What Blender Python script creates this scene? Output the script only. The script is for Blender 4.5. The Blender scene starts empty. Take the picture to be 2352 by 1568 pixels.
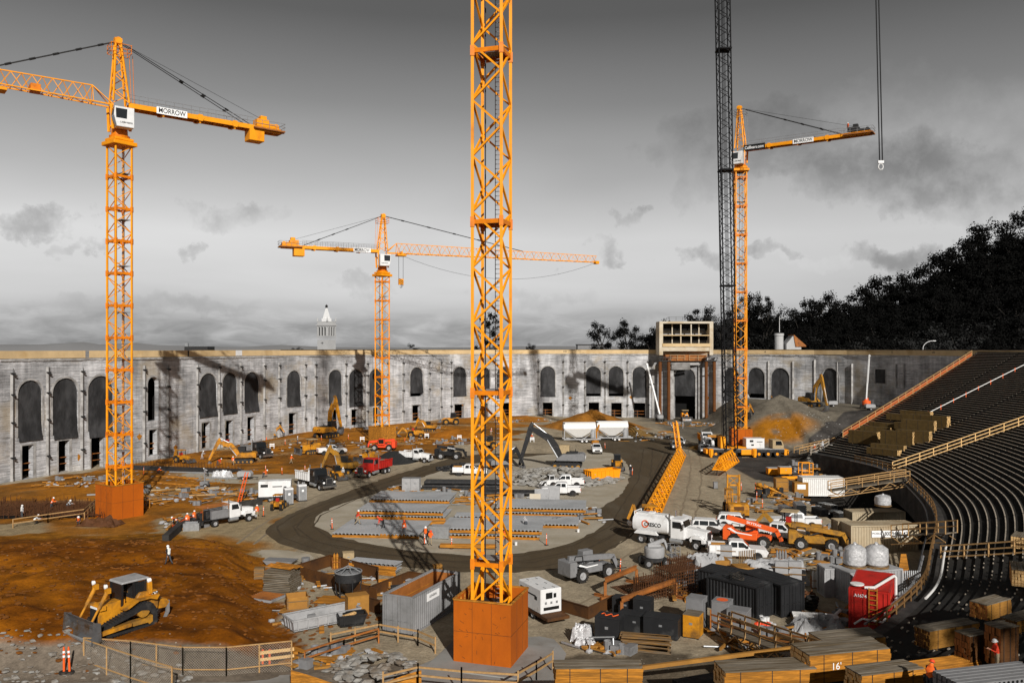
import bpy, math, random
from math import sin, cos, pi, atan2, radians, sqrt, hypot
from mathutils import Vector as V, Matrix, noise
from mathutils.geometry import tessellate_polygon
rnd = random.Random(11)
scn = bpy.context.scene
COL = scn.collection
# ---------------------------------------------------------------- camera
FP, CH, HY = 1900.0, 21.4, 800.0      # focal length and horizon row, on a 2352 x 1568 picture
cam = bpy.data.cameras.new('camera'); camo = bpy.data.objects.new('camera', cam); COL.objects.link(camo)
cam.sensor_width = 36; cam.lens = 36 * FP / 2352; cam.shift_y = 16 / 2352
cam.clip_start = .3; cam.clip_end = 30000
camo.location = (0, 0, CH); camo.rotation_euler = (pi / 2, 0, 0)
scn.camera = camo
# ---------------------------------------------------------------- world
SUN_EL, SUN_AZ = radians(27), radians(17)     # sun behind the camera and to its right
w = bpy.data.worlds.new('World'); scn.world = w; w.use_nodes = True
nt = w.node_tree; nt.nodes.clear(); N = nt.nodes.new; L = nt.links.new
def nd(t, **k):
 n = N(t)
 for a, b in k.items(): setattr(n, a, b)
 return n
out = nd('ShaderNodeOutputWorld'); bg = nd('ShaderNodeBackground')
sky = nd('ShaderNodeTexSky', sky_type='NISHITA', sun_disc=False)
sky.sun_elevation = SUN_EL; sky.sun_rotation = pi - SUN_AZ
bw = nd('ShaderNodeRGBToBW'); L(sky.outputs[0], bw.inputs[0])
skm = nd('ShaderNodeMath', operation='MULTIPLY'); L(bw.outputs[0], skm.inputs[0]); skm.inputs[1].default_value = .045
tc = nd('ShaderNodeTexCoord'); sep = nd('ShaderNodeSeparateXYZ'); L(tc.outputs['Generated'], sep.inputs[0])
# clouds: direction projected on a high flat layer
def mth(op, a, b=None, clamp=False):
 n = nd('ShaderNodeMath', operation=op, use_clamp=clamp)
 for i, q in enumerate((a, b)):
  if q is None: continue
  if isinstance(q, (int, float)): n.inputs[i].default_value = q
  else: L(q, n.inputs[i])
 return n.outputs[0]
zz = mth('ADD', mth('MAXIMUM', sep.outputs[2], 0.0), .10)
comb = nd('ShaderNodeCombineXYZ')
L(mth('DIVIDE', sep.outputs[0], zz), comb.inputs[0]); L(mth('DIVIDE', sep.outputs[1], zz), comb.inputs[1])
def noi(scale, det, rough, vec, dist=0):
 n = nd('ShaderNodeTexNoise'); n.inputs['Scale'].default_value = scale; n.inputs['Detail'].default_value = det
 n.inputs['Roughness'].default_value = rough; n.inputs['Distortion'].default_value = dist; L(vec, n.inputs['Vector']); return n.outputs[0]
def ramp(f, *st, interp='LINEAR'):
 n = nd('ShaderNodeValToRGB'); n.color_ramp.interpolation = interp; e = n.color_ramp.elements
 while len(e) < len(st): e.new(.5)
 for q, (p, c) in zip(e, st): q.position = p; q.color = (c, c, c, 1)
 L(f, n.inputs[0]); return n.outputs[0]
grad = ramp(sep.outputs[2], (0, .34), (.025, .42), (.06, .64), (.13, .70), (.20, .48), (.28, .26), (.37, .12), (.6, .07))
c1 = ramp(noi(.40, 5, .45, comb.outputs[0], .2), (.34, 1.06), (.52, .97), (.66, .86))
# low cloud bank near the horizon: billowy, from the direction itself
mp = nd('ShaderNodeMapping'); mp.inputs['Scale'].default_value = (9, 9, 34); L(tc.outputs['Generated'], mp.inputs[0])
bank = ramp(noi(1.5, 8, .6, mp.outputs[0], .5), (.34, .70), (.5, .98), (.66, 1.32))
bmask = ramp(sep.outputs[2], (.018, 1), (.052, .0))
# separate clouds: soft ragged ellipses placed by compass bearing (u) and height (v)
yy = mth('MAXIMUM', sep.outputs[1], .05); wn_ = nd('ShaderNodeTexNoise'); wn_.inputs['Scale'].default_value = 17; wn_.inputs['Roughness'].default_value = .62; wn_.inputs['Detail'].default_value = 8; L(tc.outputs['Generated'], wn_.inputs['Vector'])
ws = nd('ShaderNodeSeparateColor'); L(wn_.outputs['Color'], ws.inputs[0])
U = mth('ADD', mth('DIVIDE', sep.outputs[0], yy), mth('MULTIPLY', mth('SUBTRACT', ws.outputs[0], .5), .22)); Vv = mth('ADD', mth('DIVIDE', sep.outputs[2], yy), mth('MULTIPLY', mth('SUBTRACT', ws.outputs[1], .5), .105))
puff = 1.0; dn = ramp(ws.outputs[2], (.36, .35), (.58, 1.3))
for x_, y_, a_, b_, k_ in ((110, 505, 85, 34, .30), (160, 562, 45, 18, .2), (510, 492, 130, 32, .26), (440, 572, 42, 20, .22), (1430, 495, 52, 22, .25), (1385, 578, 62, 28, .28), (1600, 585, 95, 34, .30), (1745, 575, 65, 26, .28), (2090, 592, 130, 36, .38), (820, 668, 70, 20, .14), (1190, 685, 150, 26, .12), (330, 700, 330, 28, .14), (1750, 330, 300, 95, .26), (2080, 400, 330, 90, .36), (2250, 470, 160, 60, .25), (1620, 430, 150, 50, .16), (2150, 250, 260, 110, -.22), (1900, 600, 160, 20, -.08)):
 q = mth('SUBTRACT', 1.0, mth('ADD', mth('POWER', mth('ABSOLUTE', mth('DIVIDE', mth('SUBTRACT', U, (x_ - 1176) / 1900), a_ / 1900)), 2), mth('POWER', mth('ABSOLUTE', mth('DIVIDE', mth('SUBTRACT', Vv, (800 - y_) / 1900), b_ / 1900)), 2)), True)
 puff = mth('MULTIPLY', puff, mth('SUBTRACT', 1.0, mth('MULTIPLY', mth('MULTIPLY', mth('POWER', q, .9), k_ * .95), dn)))
mx = nd('ShaderNodeMix', data_type='FLOAT'); L(bmask, mx.inputs[0]); mx.inputs[2].default_value = 1.0; L(bank, mx.inputs[3])
vis = mth('MULTIPLY', mth('MULTIPLY', mth('MULTIPLY', grad, c1), puff), mx.outputs[0])
# the eastern half of the sky (to the right) is greyer
east = ramp(sep.outputs[0], (.0, 1.0), (.55, .80))
vis = mth('MULTIPLY', vis, east)
up = ramp(sep.outputs[2], (.42, 0), (.75, 1))
mxf = nd('ShaderNodeMix', data_type='FLOAT'); L(up, mxf.inputs[0]); L(vis, mxf.inputs[2]); L(skm.outputs[0], mxf.inputs[3])
L(mxf.outputs[0], bg.inputs[0]); bg.inputs[1].default_value = 1.0
L(bg.outputs[0], out.inputs[0])
# ---------------------------------------------------------------- sun
sl = bpy.data.lights.new('sun', 'SUN'); sl.energy = 4.6; sl.angle = radians(.5); sl.color = (1, .96, .9)
so = bpy.data.objects.new('sun', sl); COL.objects.link(so)
sd = V((sin(SUN_AZ) * cos(SUN_EL), -cos(SUN_AZ) * cos(SUN_EL), sin(SUN_EL)))
so.rotation_euler = sd.to_track_quat('Z', 'Y').to_euler()
scn.view_settings.view_transform = 'Standard'; scn.view_settings.look = 'None'
scn.view_settings.exposure = 0.0; scn.view_settings.gamma = 1
# ---------------------------------------------------------------- materials
MATS = {}
def mat(name, c=None, rough=.65, metal=0., var=.18, sc=1.2, bump=0., c2=None, bsc=8, thr=(.42, .62), spec=.3, stretch=(1, 1, 1), em=None):
 """noise-varied paint/soil; c2 = second colour mixed in as stains"""
 if c is None: return MATS[name]
 if name in MATS: return MATS[name]
 m = bpy.data.materials.new(name); m.use_nodes = True; t = m.node_tree
 b = t.nodes['Principled BSDF']; b.inputs['Roughness'].default_value = rough; b.inputs['Metallic'].default_value = metal
 b.inputs['Specular IOR Level'].default_value = spec
 tc = t.nodes.new('ShaderNodeTexCoord'); mp = t.nodes.new('ShaderNodeMapping'); mp.inputs['Scale'].default_value = stretch
 t.links.new(tc.outputs['Object'], mp.inputs[0])
 def nz(s, d=6):
  n = t.nodes.new('ShaderNodeTexNoise'); n.inputs['Scale'].default_value = s; n.inputs['Detail'].default_value = d
  n.inputs['Roughness'].default_value = .62; t.links.new(mp.outputs[0], n.inputs['Vector']); return n.outputs[0]
 r = t.nodes.new('ShaderNodeValToRGB'); e = r.color_ramp.elements
 e[0].position = .3; e[0].color = (*[x * (1 - var) for x in c], 1); e[1].position = .7; e[1].color = (*[min(1, x * (1 + var * .7)) for x in c], 1)
 t.links.new(nz(sc), r.inputs[0]); col = r.outputs[0]
 if c2:
  k = t.nodes.new('ShaderNodeValToRGB'); k.color_ramp.elements[0].position = thr[0]; k.color_ramp.elements[1].position = thr[1]
  t.links.new(nz(sc * .45 + .03, 8), k.inputs[0])
  mx = t.nodes.new('ShaderNodeMix'); mx.data_type = 'RGBA'; t.links.new(k.outputs[0], mx.inputs[0]); t.links.new(col, mx.inputs[6])
  mx.inputs[7].default_value = (*c2, 1); col = mx.outputs[2]
 t.links.new(col, b.inputs['Base Color'])
 if bump:
  bp = t.nodes.new('ShaderNodeBump'); bp.inputs['Strength'].default_value = 1; bp.inputs['Distance'].default_value = bump
  t.links.new(nz(bsc, 4), bp.inputs['Height']); t.links.new(bp.outputs[0], b.inputs['Normal'])
 if em: b.inputs['Emission Color'].default_value = (*c, 1); b.inputs['Emission Strength'].default_value = em
 MATS[name] = m; return m
mat('crane_orange', (.86, .315, .002), .6, var=.14, sc=.9, c2=(.58, .19, .006), thr=(.58, .72))
mat('crane_orange_deep', (.72, .20, .002), .5, var=.2, sc=1.5, c2=(.40, .09, .004), thr=(.56, .74))
mat('ply_orange', (.43, .095, .001), .85, var=.2, sc=.8, c2=(.29, .06, .001), thr=(.52, .74), stretch=(1, 1, .5))
mat('ply_tan', (.36, .17, .03), .8, var=.25, sc=1.5, c2=(.3, .14, .03))
mat('cat_yellow', (.58, .24, .010), .6, var=.25, sc=2, c2=(.20, .095, .02), thr=(.44, .62))
mat('old_yellow', (.42, .20, .02), .6, var=.25, sc=2, c2=(.16, .09, .03), thr=(.46, .66))
mat('black_paint', (.012, .012, .013), .4, var=.3, spec=.5, c2=(.05, .05, .05), thr=(.55, .75))
mat('boom_black', (.007, .007, .008), .7, var=.2, spec=.12)
mat('dark_metal', (.022, .022, .023), .6, var=.35, sc=3, c2=(.06, .055, .05), thr=(.52, .7))
mat('rubber', (.018, .017, .016), .9, var=.4, sc=6, c2=(.07, .055, .04), thr=(.5, .72))
mat('white_paint', (.72, .72, .72), .4, var=.09, sc=1.5, spec=.5, c2=(.42, .40, .37), thr=(.55, .72))
mat('grey_paint', (.20, .20, .205), .55, var=.14, sc=2, c2=(.12, .12, .12), thr=(.55, .7))
mat('light_grey', (.34, .34, .345), .6, var=.15, sc=2, c2=(.2, .2, .2), thr=(.52, .7))
mat('galv', (.36, .37, .38), .4, .5, var=.2, sc=3)
mat('chrome', (.6, .6, .6), .2, .9, var=.1)
mat('steel_blade', (.16, .16, .165), .35, .5, var=.3, sc=2, c2=(.10, .055, .02), thr=(.5, .66))
mat('glass', (.012, .014, .016), .12, var=.2, spec=.8)
mat('red_paint', (.42, .018, .012), .5, var=.2, sc=2, c2=(.2, .02, .012), thr=(.55, .72))
mat('red_bright', (.75, .07, .02), .5, var=.12)
mat('orange_red', (.80, .12, .02), .5, var=.12)
mat('vest_orange', (.95, .16, .02), .8, var=.1)
mat('vest_lime', (.8, .82, .8), .8, var=.05)
mat('hat_white', (.82, .82, .82), .35, var=.04)
mat('denim', (.06, .065, .075), .9, var=.3, sc=9)
mat('khaki', (.32, .25, .16), .9, var=.2, sc=9)
mat('dark_cloth', (.018, .018, .02), .9, var=.3, sc=9)
mat('grey_cloth', (.42, .42, .43), .9, var=.1, sc=9)
mat('red_cloth', (.72, .06, .025), .9, var=.15, sc=9)
mat('skin', (.42, .22, .14), .6, var=.08)
mat('rust_plate', (.11, .043, .010), .75, var=.3, sc=.8, c2=(.045, .02, .008), thr=(.46, .66))
mat('rust_beam', (.34, .12, .025), .7, var=.3, sc=1.2, c2=(.15, .055, .018), thr=(.46, .66))
mat('rebar', (.085, .032, .010), .8, var=.3, sc=2)
mat('timber', (.24, .125, .035), .8, var=.6, sc=3, c2=(.15, .11, .07), thr=(.45, .6), stretch=(.25, 4, 5))
mat('rust_dark', (.13, .045, .010), .8, var=.3, sc=1.5)
mat('net_orange', (.42, .075, .015), .85, var=.25, sc=3)
mat('rail_dark', (.17, .09, .03), .8, var=.3, sc=3)
mat('timber_dark', (.085, .052, .014), .85, var=.3, sc=3)
mat('timber_top', (.20, .17, .13), .8, var=.5, sc=3, c2=(.11, .08, .045), thr=(.45, .6), stretch=(.25, 4, 5))
mat('timber_orange', (.50, .20, .02), .8, var=.45, sc=3, c2=(.24, .10, .012), stretch=(.4, 3, 4))
mat('timber_light', (.72, .46, .20), .8, var=.2, sc=6)
mat('rail_wood', (.40, .24, .10), .8, var=.25, sc=4)
mat('lath', (.36, .31, .25), .8, var=.3, sc=2)
mat('form_face', (.44, .45, .465), .5, var=.12, sc=.8, c2=(.33, .34, .35))
mat('fabric_mesh', (.045, .045, .047), .8, var=.5, sc=.7, bump=.2, bsc=.6, stretch=(1, 1, .5), c2=(.018, .018, .019), thr=(.44, .6))
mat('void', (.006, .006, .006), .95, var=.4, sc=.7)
mat('interior', (.02, .014, .01), .9, var=.6, sc=.6, c2=(.10, .035, .006), thr=(.58, .66))
mat('cream', (.60, .44, .24), .75, var=.14, sc=.35, c2=(.42, .27, .11), thr=(.5, .72))
mat('cream_light', (.58, .52, .42), .75, var=.12, sc=.5, c2=(.45, .36, .24))
mat('stone', (.42, .42, .42), .8, var=.1, sc=.15, bump=.1, bsc=1)
mat('stone_light', (.75, .75, .75), .7, var=.06, sc=.2)
mat('plaster_trim', (.40, .39, .38), .8, var=.22, sc=1.2, c2=(.22, .21, .2))
mat('rubble', (.34, .33, .31), .85, var=.35, sc=1.2, c2=(.18, .16, .13))
mat('rock', (.30, .29, .27), .85, var=.35, sc=2, c2=(.15, .12, .09))
mat('concrete_pad', (.30, .295, .28), .85, var=.16, sc=.6, c2=(.2, .185, .165), bump=.01)
mat('asphalt_pile', (.022, .022, .022), .95, var=.4, sc=4, bump=.1)
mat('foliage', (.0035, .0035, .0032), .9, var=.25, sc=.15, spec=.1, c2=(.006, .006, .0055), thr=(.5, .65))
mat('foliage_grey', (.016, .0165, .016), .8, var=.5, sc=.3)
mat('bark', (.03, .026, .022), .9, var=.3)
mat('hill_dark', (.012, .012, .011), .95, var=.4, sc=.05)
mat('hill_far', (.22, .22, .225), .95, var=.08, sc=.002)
mat('tarp', (.36, .36, .365), .45, var=.2, sc=1.5, bump=.05, bsc=3)
mat('plastic_wrap', (.50, .50, .51), .25, var=.35, sc=4, bump=.06, bsc=5, spec=.8)
mat('bleacher_deck', (.009, .008, .007), .95, var=.5, sc=.5, c2=(.018, .016, .013))
mat('debris_soil', (.05, .046, .042), .95, var=.5, sc=.8, c2=(.022, .02, .02), bump=.1, bsc=2)
mat('dirt_orange', (.30, .115, .012), .95, var=.25, sc=.4, c2=(.17, .06, .008), bump=.25, bsc=1.2)
mat('dirt_brown', (.20, .10, .025), .95, var=.25, sc=.4, c2=(.13, .06, .012), bump=.25, bsc=1.2)
mat('dirt_grey', (.14, .125, .10), .95, var=.25, sc=.4, c2=(.10, .085, .06), bump=.25, bsc=1.2)
mat('sign_white', (.85, .85, .85), .5, var=.03)
mat('sign_black', (.01, .01, .01), .5, var=.1)
mat('cable', (.015, .015, .016), .5, var=.2)
mat('pvc', (.74, .73, .71), .4, var=.08, sc=3)
mat('sand_tan', (.40, .30, .17), .8, var=.2, sc=3)
mat('tan_container', (.46, .38, .26), .65, var=.18, sc=.8, c2=(.3, .22, .13))
mat('mid_grey', (.25, .25, .255), .6, var=.15, sc=1, c2=(.17, .17, .17))
mat('dark_container', (.016, .0165, .018), .6, var=.3, sc=1, c2=(.07, .07, .07), thr=(.56, .72))
mat('lamp_glass', (.9, .9, .9), .2, var=.02)
# ---------------------------------------------------------------- mesh builder
class MB:
 def __init__(s): s.v = []; s.f = []
 def add(s, vs, fs):
  n = len(s.v); s.v += [tuple(a) for a in vs]; s.f += [tuple(i + n for i in f) for f in fs]; return s
 def bb(s, x0, y0, z0, x1, y1, z1):
  return s.add([(x0, y0, z0), (x1, y0, z0), (x1, y1, z0), (x0, y1, z0), (x0, y0, z1), (x1, y0, z1), (x1, y1, z1), (x0, y1, z1)],
     [(0, 3, 2, 1), (4, 5, 6, 7), (0, 1, 5, 4), (1, 2, 6, 5), (2, 3, 7, 6), (3, 0, 4, 7)])
 def box(s, x, y, z, sx, sy, sz, rz=0, ry=0, rx=0):
  M = Matrix.Translation((x, y, z)) @ Matrix.Rotation(rz, 4, 'Z') @ Matrix.Rotation(ry, 4, 'Y') @ Matrix.Rotation(rx, 4, 'X')
  n = len(s.v); s.bb(-sx / 2, -sy / 2, -sz / 2, sx / 2, sy / 2, sz / 2)
  for i in range(n, len(s.v)): s.v[i] = tuple(M @ V(s.v[i]))
  return s
 def frame(s, p, q):
  d = (V(q) - V(p)); l = d.length
  if l < 1e-6: return None
  d /= l; u = V((0, 0, 1)) if abs(d.z) < .95 else V((0, 1, 0))
  a = d.cross(u).normalized(); b = a.cross(d).normalized(); return a, b
 def bar(s, p, q, w, h=None):
  fr = s.frame(p, q)
  if not fr: return s
  a, b = fr; h = h or w; p = V(p); q = V(q); vs = []
  for c in (p, q):
   for i, j in ((-1, -1), (1, -1), (1, 1), (-1, 1)): vs.append(c + a * w / 2 * i + b * h / 2 * j)
  return s.add(vs, [(0, 1, 2, 3), (7, 6, 5, 4), (0, 4, 5, 1), (1, 5, 6, 2), (2, 6, 7, 3), (3, 7, 4, 0)])
 def tube(s, p, q, r, r2=None, n=8, cap=True):
  fr = s.frame(p, q)
  if not fr: return s
  a, b = fr; r2 = r if r2 is None else r2; vs = []
  for c, rr in ((V(p), r), (V(q), r2)):
   for i in range(n): t = 2 * pi * i / n; vs.append(c + (a * cos(t) + b * sin(t)) * rr)
  fs = [(i, (i + 1) % n, n + (i + 1) % n, n + i) for i in range(n)]
  if cap: fs += [tuple(range(n - 1, -1, -1)), tuple(range(n, 2 * n))]
  return s.add(vs, fs)
 def path(s, pts, r, n=6):
  for a, b in zip(pts, pts[1:]): s.tube(a, b, r, n=n)
  return s
 def lathe(s, prof, n=16, c=(0, 0, 0), axis='z'):
  vs = []; m = len(prof)
  for i in range(n):
   t = 2 * pi * i / n
   for r, h in prof:
    if axis == 'z': vs.append((c[0] + r * cos(t), c[1] + r * sin(t), c[2] + h))
    elif axis == 'y': vs.append((c[0] + r * cos(t), c[1] + h, c[2] + r * sin(t)))
    else: vs.append((c[0] + h, c[1] + r * cos(t), c[2] + r * sin(t)))
  fs = [(i * m + j, ((i + 1) % n) * m + j, ((i + 1) % n) * m + j + 1, i * m + j + 1) for i in range(n) for j in range(m - 1)]
  return s.add(vs, fs)
 def prism(s, poly, a0, a1, axis='y', t0=1, t1=1):
  """poly in (x,z) extruded along y (or (y,z) along x, or (x,y) along z)"""
  n = len(poly)
  def mk(u, w_, a): return (u, a, w_) if axis == 'y' else ((a, u, w_) if axis == 'x' else (u, w_, a))
  vs = [mk(u, w_, a0) for u, w_ in poly] + [mk(u, w_, a1) for u, w_ in poly]
  tr = tessellate_polygon([[V((u, w_, 0)) for u, w_ in poly]])
  fs = [tuple(t) for t in tr] + [tuple(n + i for i in reversed(t)) for t in tr]
  fs += [(i, (i + 1) % n, n + (i + 1) % n, n + i) for i in range(n)]
  return s.add(vs, fs)
 def blob(s, x, y, z, sx, sy, sz, seed=0, j=.3, n=1):
  g = (1 + 5 ** .5) / 2; k = V((x, y, z))
  vs = [(-1, g, 0), (1, g, 0), (-1, -g, 0), (1, -g, 0), (0, -1, g), (0, 1, g), (0, -1, -g), (0, 1, -g), (g, 0, -1), (g, 0, 1), (-g, 0, -1), (-g, 0, 1)]
  fs = [(0, 11, 5), (0, 5, 1), (0, 1, 7), (0, 7, 10), (0, 10, 11), (1, 5, 9), (5, 11, 4), (11, 10, 2), (10, 7, 6), (7, 1, 8), (3, 9, 4), (3, 4, 2), (3, 2, 6), (3, 6, 8), (3, 8, 9), (4, 9, 5), (2, 4, 11), (6, 2, 10), (8, 6, 7), (9, 8, 1)]
  rr = random.Random(seed); o = []
  for v in vs:
   f = (1 - j + 2 * j * rr.random()) / 1.9
   o.append((x + v[0] * sx * f * .5 * 1.0, y + v[1] * sy * f * .5, z + v[2] * sz * f * .5))
  return s.add(o, fs)
 def mesh(s, name):
  m = bpy.data.meshes.new(name); m.from_pydata(s.v, [], s.f); m.validate(); m.update(); return m
 def build(s, name, mt, parent=None, smooth=False, bev=0, label=None, kind=None):
  m = s.mesh(name)
  if isinstance(mt, str): mt = MATS[mt]
  m.materials.append(mt)
  if smooth:
   for p in m.polygons: p.use_smooth = True
  import bmesh
  if len(s.f) < 40000:
   b = bmesh.new(); b.from_mesh(m); bmesh.ops.recalc_face_normals(b, faces=b.faces); b.to_mesh(m); b.free()
  if smooth:
   try: m.set_sharp_from_angle(angle=radians(40))
   except Exception: pass
  o = bpy.data.objects.new(name, m); COL.objects.link(o)
  if parent: o.parent = parent
  if bev:
   d = o.modifiers.new('bevel', 'BEVEL'); d.width = bev; d.segments = 1; d.limit_method = 'ANGLE'
  if label: o['label'] = label
  if kind: o['kind'] = kind
  return o
def tag(o, label=None, cat=None, group=None, kind=None):
 if label: o['label'] = label
 if cat: o['category'] = cat
 if group: o['group'] = group
 if kind: o['kind'] = kind
 return o
def root(name):
 o = bpy.data.objects.new(name, None); o.empty_display_size = .3; COL.objects.link(o); return o
def copy_tree(o, parent=None):
 c = o.copy(); COL.objects.link(c)
 if parent: c.parent = parent
 for ch in list(o.children): copy_tree(ch, c)
 return c
# ---------------------------------------------------------------- picture point -> place on the terrain
def SM(a, b, x):
 t = (x - a) / (b - a); t = 0 if t < 0 else 1 if t > 1 else t; return t * t * (3 - 2 * t)
def nz(x, y, s=1., sd=0.): return noise.noise(V((x * s, y * s, sd)))
def xb(Y): return -16 - (Y - 58) * .37          # right edge of the near dirt plateau
R1A, R1B = V((52, 142)), V((99, 175))            # top-left edge of the seating
def cone(X, Y, cx, cy, h, sl, sx=1.): return max(0., h - sl * hypot((X - cx) * sx, Y - cy))
def height(X, Y):
 h = 0.
 if X < 0 and Y < 92:
  h = 1.7 * SM(0, 5, xb(Y) - X + .8 * nz(X, Y, .15)) * SM(53, 57.5, Y) * (1 - SM(84, 91, Y))
  h += (.32 * nz(X, Y, .35) + .30 * abs(nz(X * .6 + Y * .5, Y * 1.4, .7, 5)) + .1 * nz(X, Y, 1.3)) * min(1, h) + 1.2 * SM(-24, -42, X) * SM(53, 60, Y) * (1 - SM(76, 88, Y))
 if X < 25 and Y > 168: h = max(h, .7 * SM(168, 178, Y) * (1 - SM(6, 20, X)) * SM(-60, -50, X))
 m = cone(X, Y, 21.5, 222, 5.0, .42, .8); h = max(h, m * (1 + .1 * nz(X, Y, .4)))
 m = cone(X, Y, -13, 196, 2.6, .42, .55); h = max(h, m)
 m = cone(X, Y, 30, 204, 2.2, .55, .8); h = max(h, m)
 m = cone(X, Y, 44, 178, 1.9, .45, .7); h = max(h, m)
 pl = 6.8 * SM(56, 67, X) * SM(180, 197, Y + .5 * (X - 66) * (1 if X > 66 else 0))
 h = max(h, pl)
 m = cone(X, Y, 63.7, 197, 10.6, .52 if X < 63 else .42); h = max(h, m * (1 + .05 * nz(X, Y, .3)))
 if X > 30 and Y > 120:
  d = V((X, Y)) - R1A; t = (R1B - R1A); l = t.length; t /= l
  a = d.dot(t); b = -d.x * t.y + d.y * t.x       # b>0 : towards the wall
  if a > -12 and b > -3:
   hl = 3.2 + 17.5 * max(0, min(1, a / l)) if a > 0 else max(0, 3.2 + .27 * a)
   g = hl - .62 * max(0, b) + .35 * nz(X, Y, .5)
   if b < 0: g = hl - 1.2 * (-b) - 0.3
   h = max(h, g) if b > -1.5 else h
 if 36 < X < 60 and 86 < Y < 128:
  q = SM(0, 3, X - (38.5 + (Y - 90) * .09)) * SM(88, 92, Y) * (1 - SM(120, 126, Y))
  if h < .5: h = h - 3.2 * q
 return h
def G(x, y, dz=0):
 """first terrain point seen through picture point (x,y)"""
 Y = 38.
 while Y < 285:
  X = (x - 1176) / FP * Y; z = CH - (y - HY) * Y / FP
  if z <= height(X, Y): break
  Y += .4
 return V(((x - 1176) / FP * Y, Y, height((x - 1176) / FP * Y, Y) + dz))
def P(x, y, z=0.):
 Y = (CH - z) * FP / (y - HY); return V(((x - 1176) / FP * Y, Y, z))
def A(x, y, Y): return V(((x - 1176) / FP * Y, Y, CH - (y - HY) * Y / FP))
def put(r, x, y, head=0, label=None, cat=None, group=None, z=None, loc=None):
 r.location = loc if loc is not None else (G(x, y) if z is None else P(x, y, z)); r.rotation_euler = (0, 0, radians(head)); return tag(r, label, cat, group)
# ---------------------------------------------------------------- lettering
TXT = {}
def text(s, width, origin, xaxis, parent, mt, name='lettering', height_=None, up=(0, 0, 1), label=None, bold=.0):
 if s not in TXT:
  c = bpy.data.curves.new('t', 'FONT'); c.body = s; c.align_x = 'CENTER'; c.align_y = 'CENTER'; c.extrude = .004; c.offset = min(bold, .012)
  o = bpy.data.objects.new('t', c); COL.objects.link(o); dg = bpy.context.evaluated_depsgraph_get()
  m = bpy.data.meshes.new_from_object(o.evaluated_get(dg)); bpy.data.objects.remove(o)
  xs = [v.co.x for v in m.vertices]; ys = [v.co.y for v in m.vertices]; TXT[s] = (m, max(xs) - min(xs), max(ys) - min(ys))
 m, w0, h0 = TXT[s]; m = m.copy(); m.materials.clear(); m.materials.append(MATS[mt])
 o = bpy.data.objects.new(name, m); COL.objects.link(o); o.parent = parent
 x = V(xaxis).normalized(); u = V(up); zN = x.cross(u).normalized(); u = zN.cross(x)
 sx = width / w0; sy = (height_ / h0) if height_ else sx
 o.matrix_local = Matrix(((x.x * sx, u.x * sy, zN.x, origin[0]), (x.y * sx, u.y * sy, zN.y, origin[1]), (x.z * sx, u.z * sy, zN.z, origin[2]), (0, 0, 0, 1)))
 if label: o['label'] = label
 return o
# ================================================================ SETTING: ground
def inpoly(x, y, poly):
 c = False; n = len(poly); j = n - 1
 for i in range(n):
  xi, yi = poly[i]; xj, yj = poly[j]
  if (yi > y) != (yj > y) and x < (xj - xi) * (y - yi) / (yj - yi) + xi: c = not c
  j = i
 return c
def pg(*pts): return [tuple(P(x, y)[:2]) for x, y in pts]
ORANGE = pg((-200, 1240), (60, 1195), (330, 1215), (395, 1190), (460, 1170), (560, 1130), (640, 1100), (700, 1088), (790, 1085), (900, 1045), (1010, 1040), (1180, 1015), (1215, 985), (1260, 966), (1190, 956), (1050, 956), (950, 962), (840, 975), (690, 992), (590, 1010), (480, 1030), (340, 1060), (100, 1100), (-200, 1130))
FORE = [(-200, 95), (-40, 95), (-32, 90), (-25, 84), (-21, 76), (-18, 66), (-14, 58), (-12.5, 53), (-60, 52), (-200, 60)]
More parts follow.
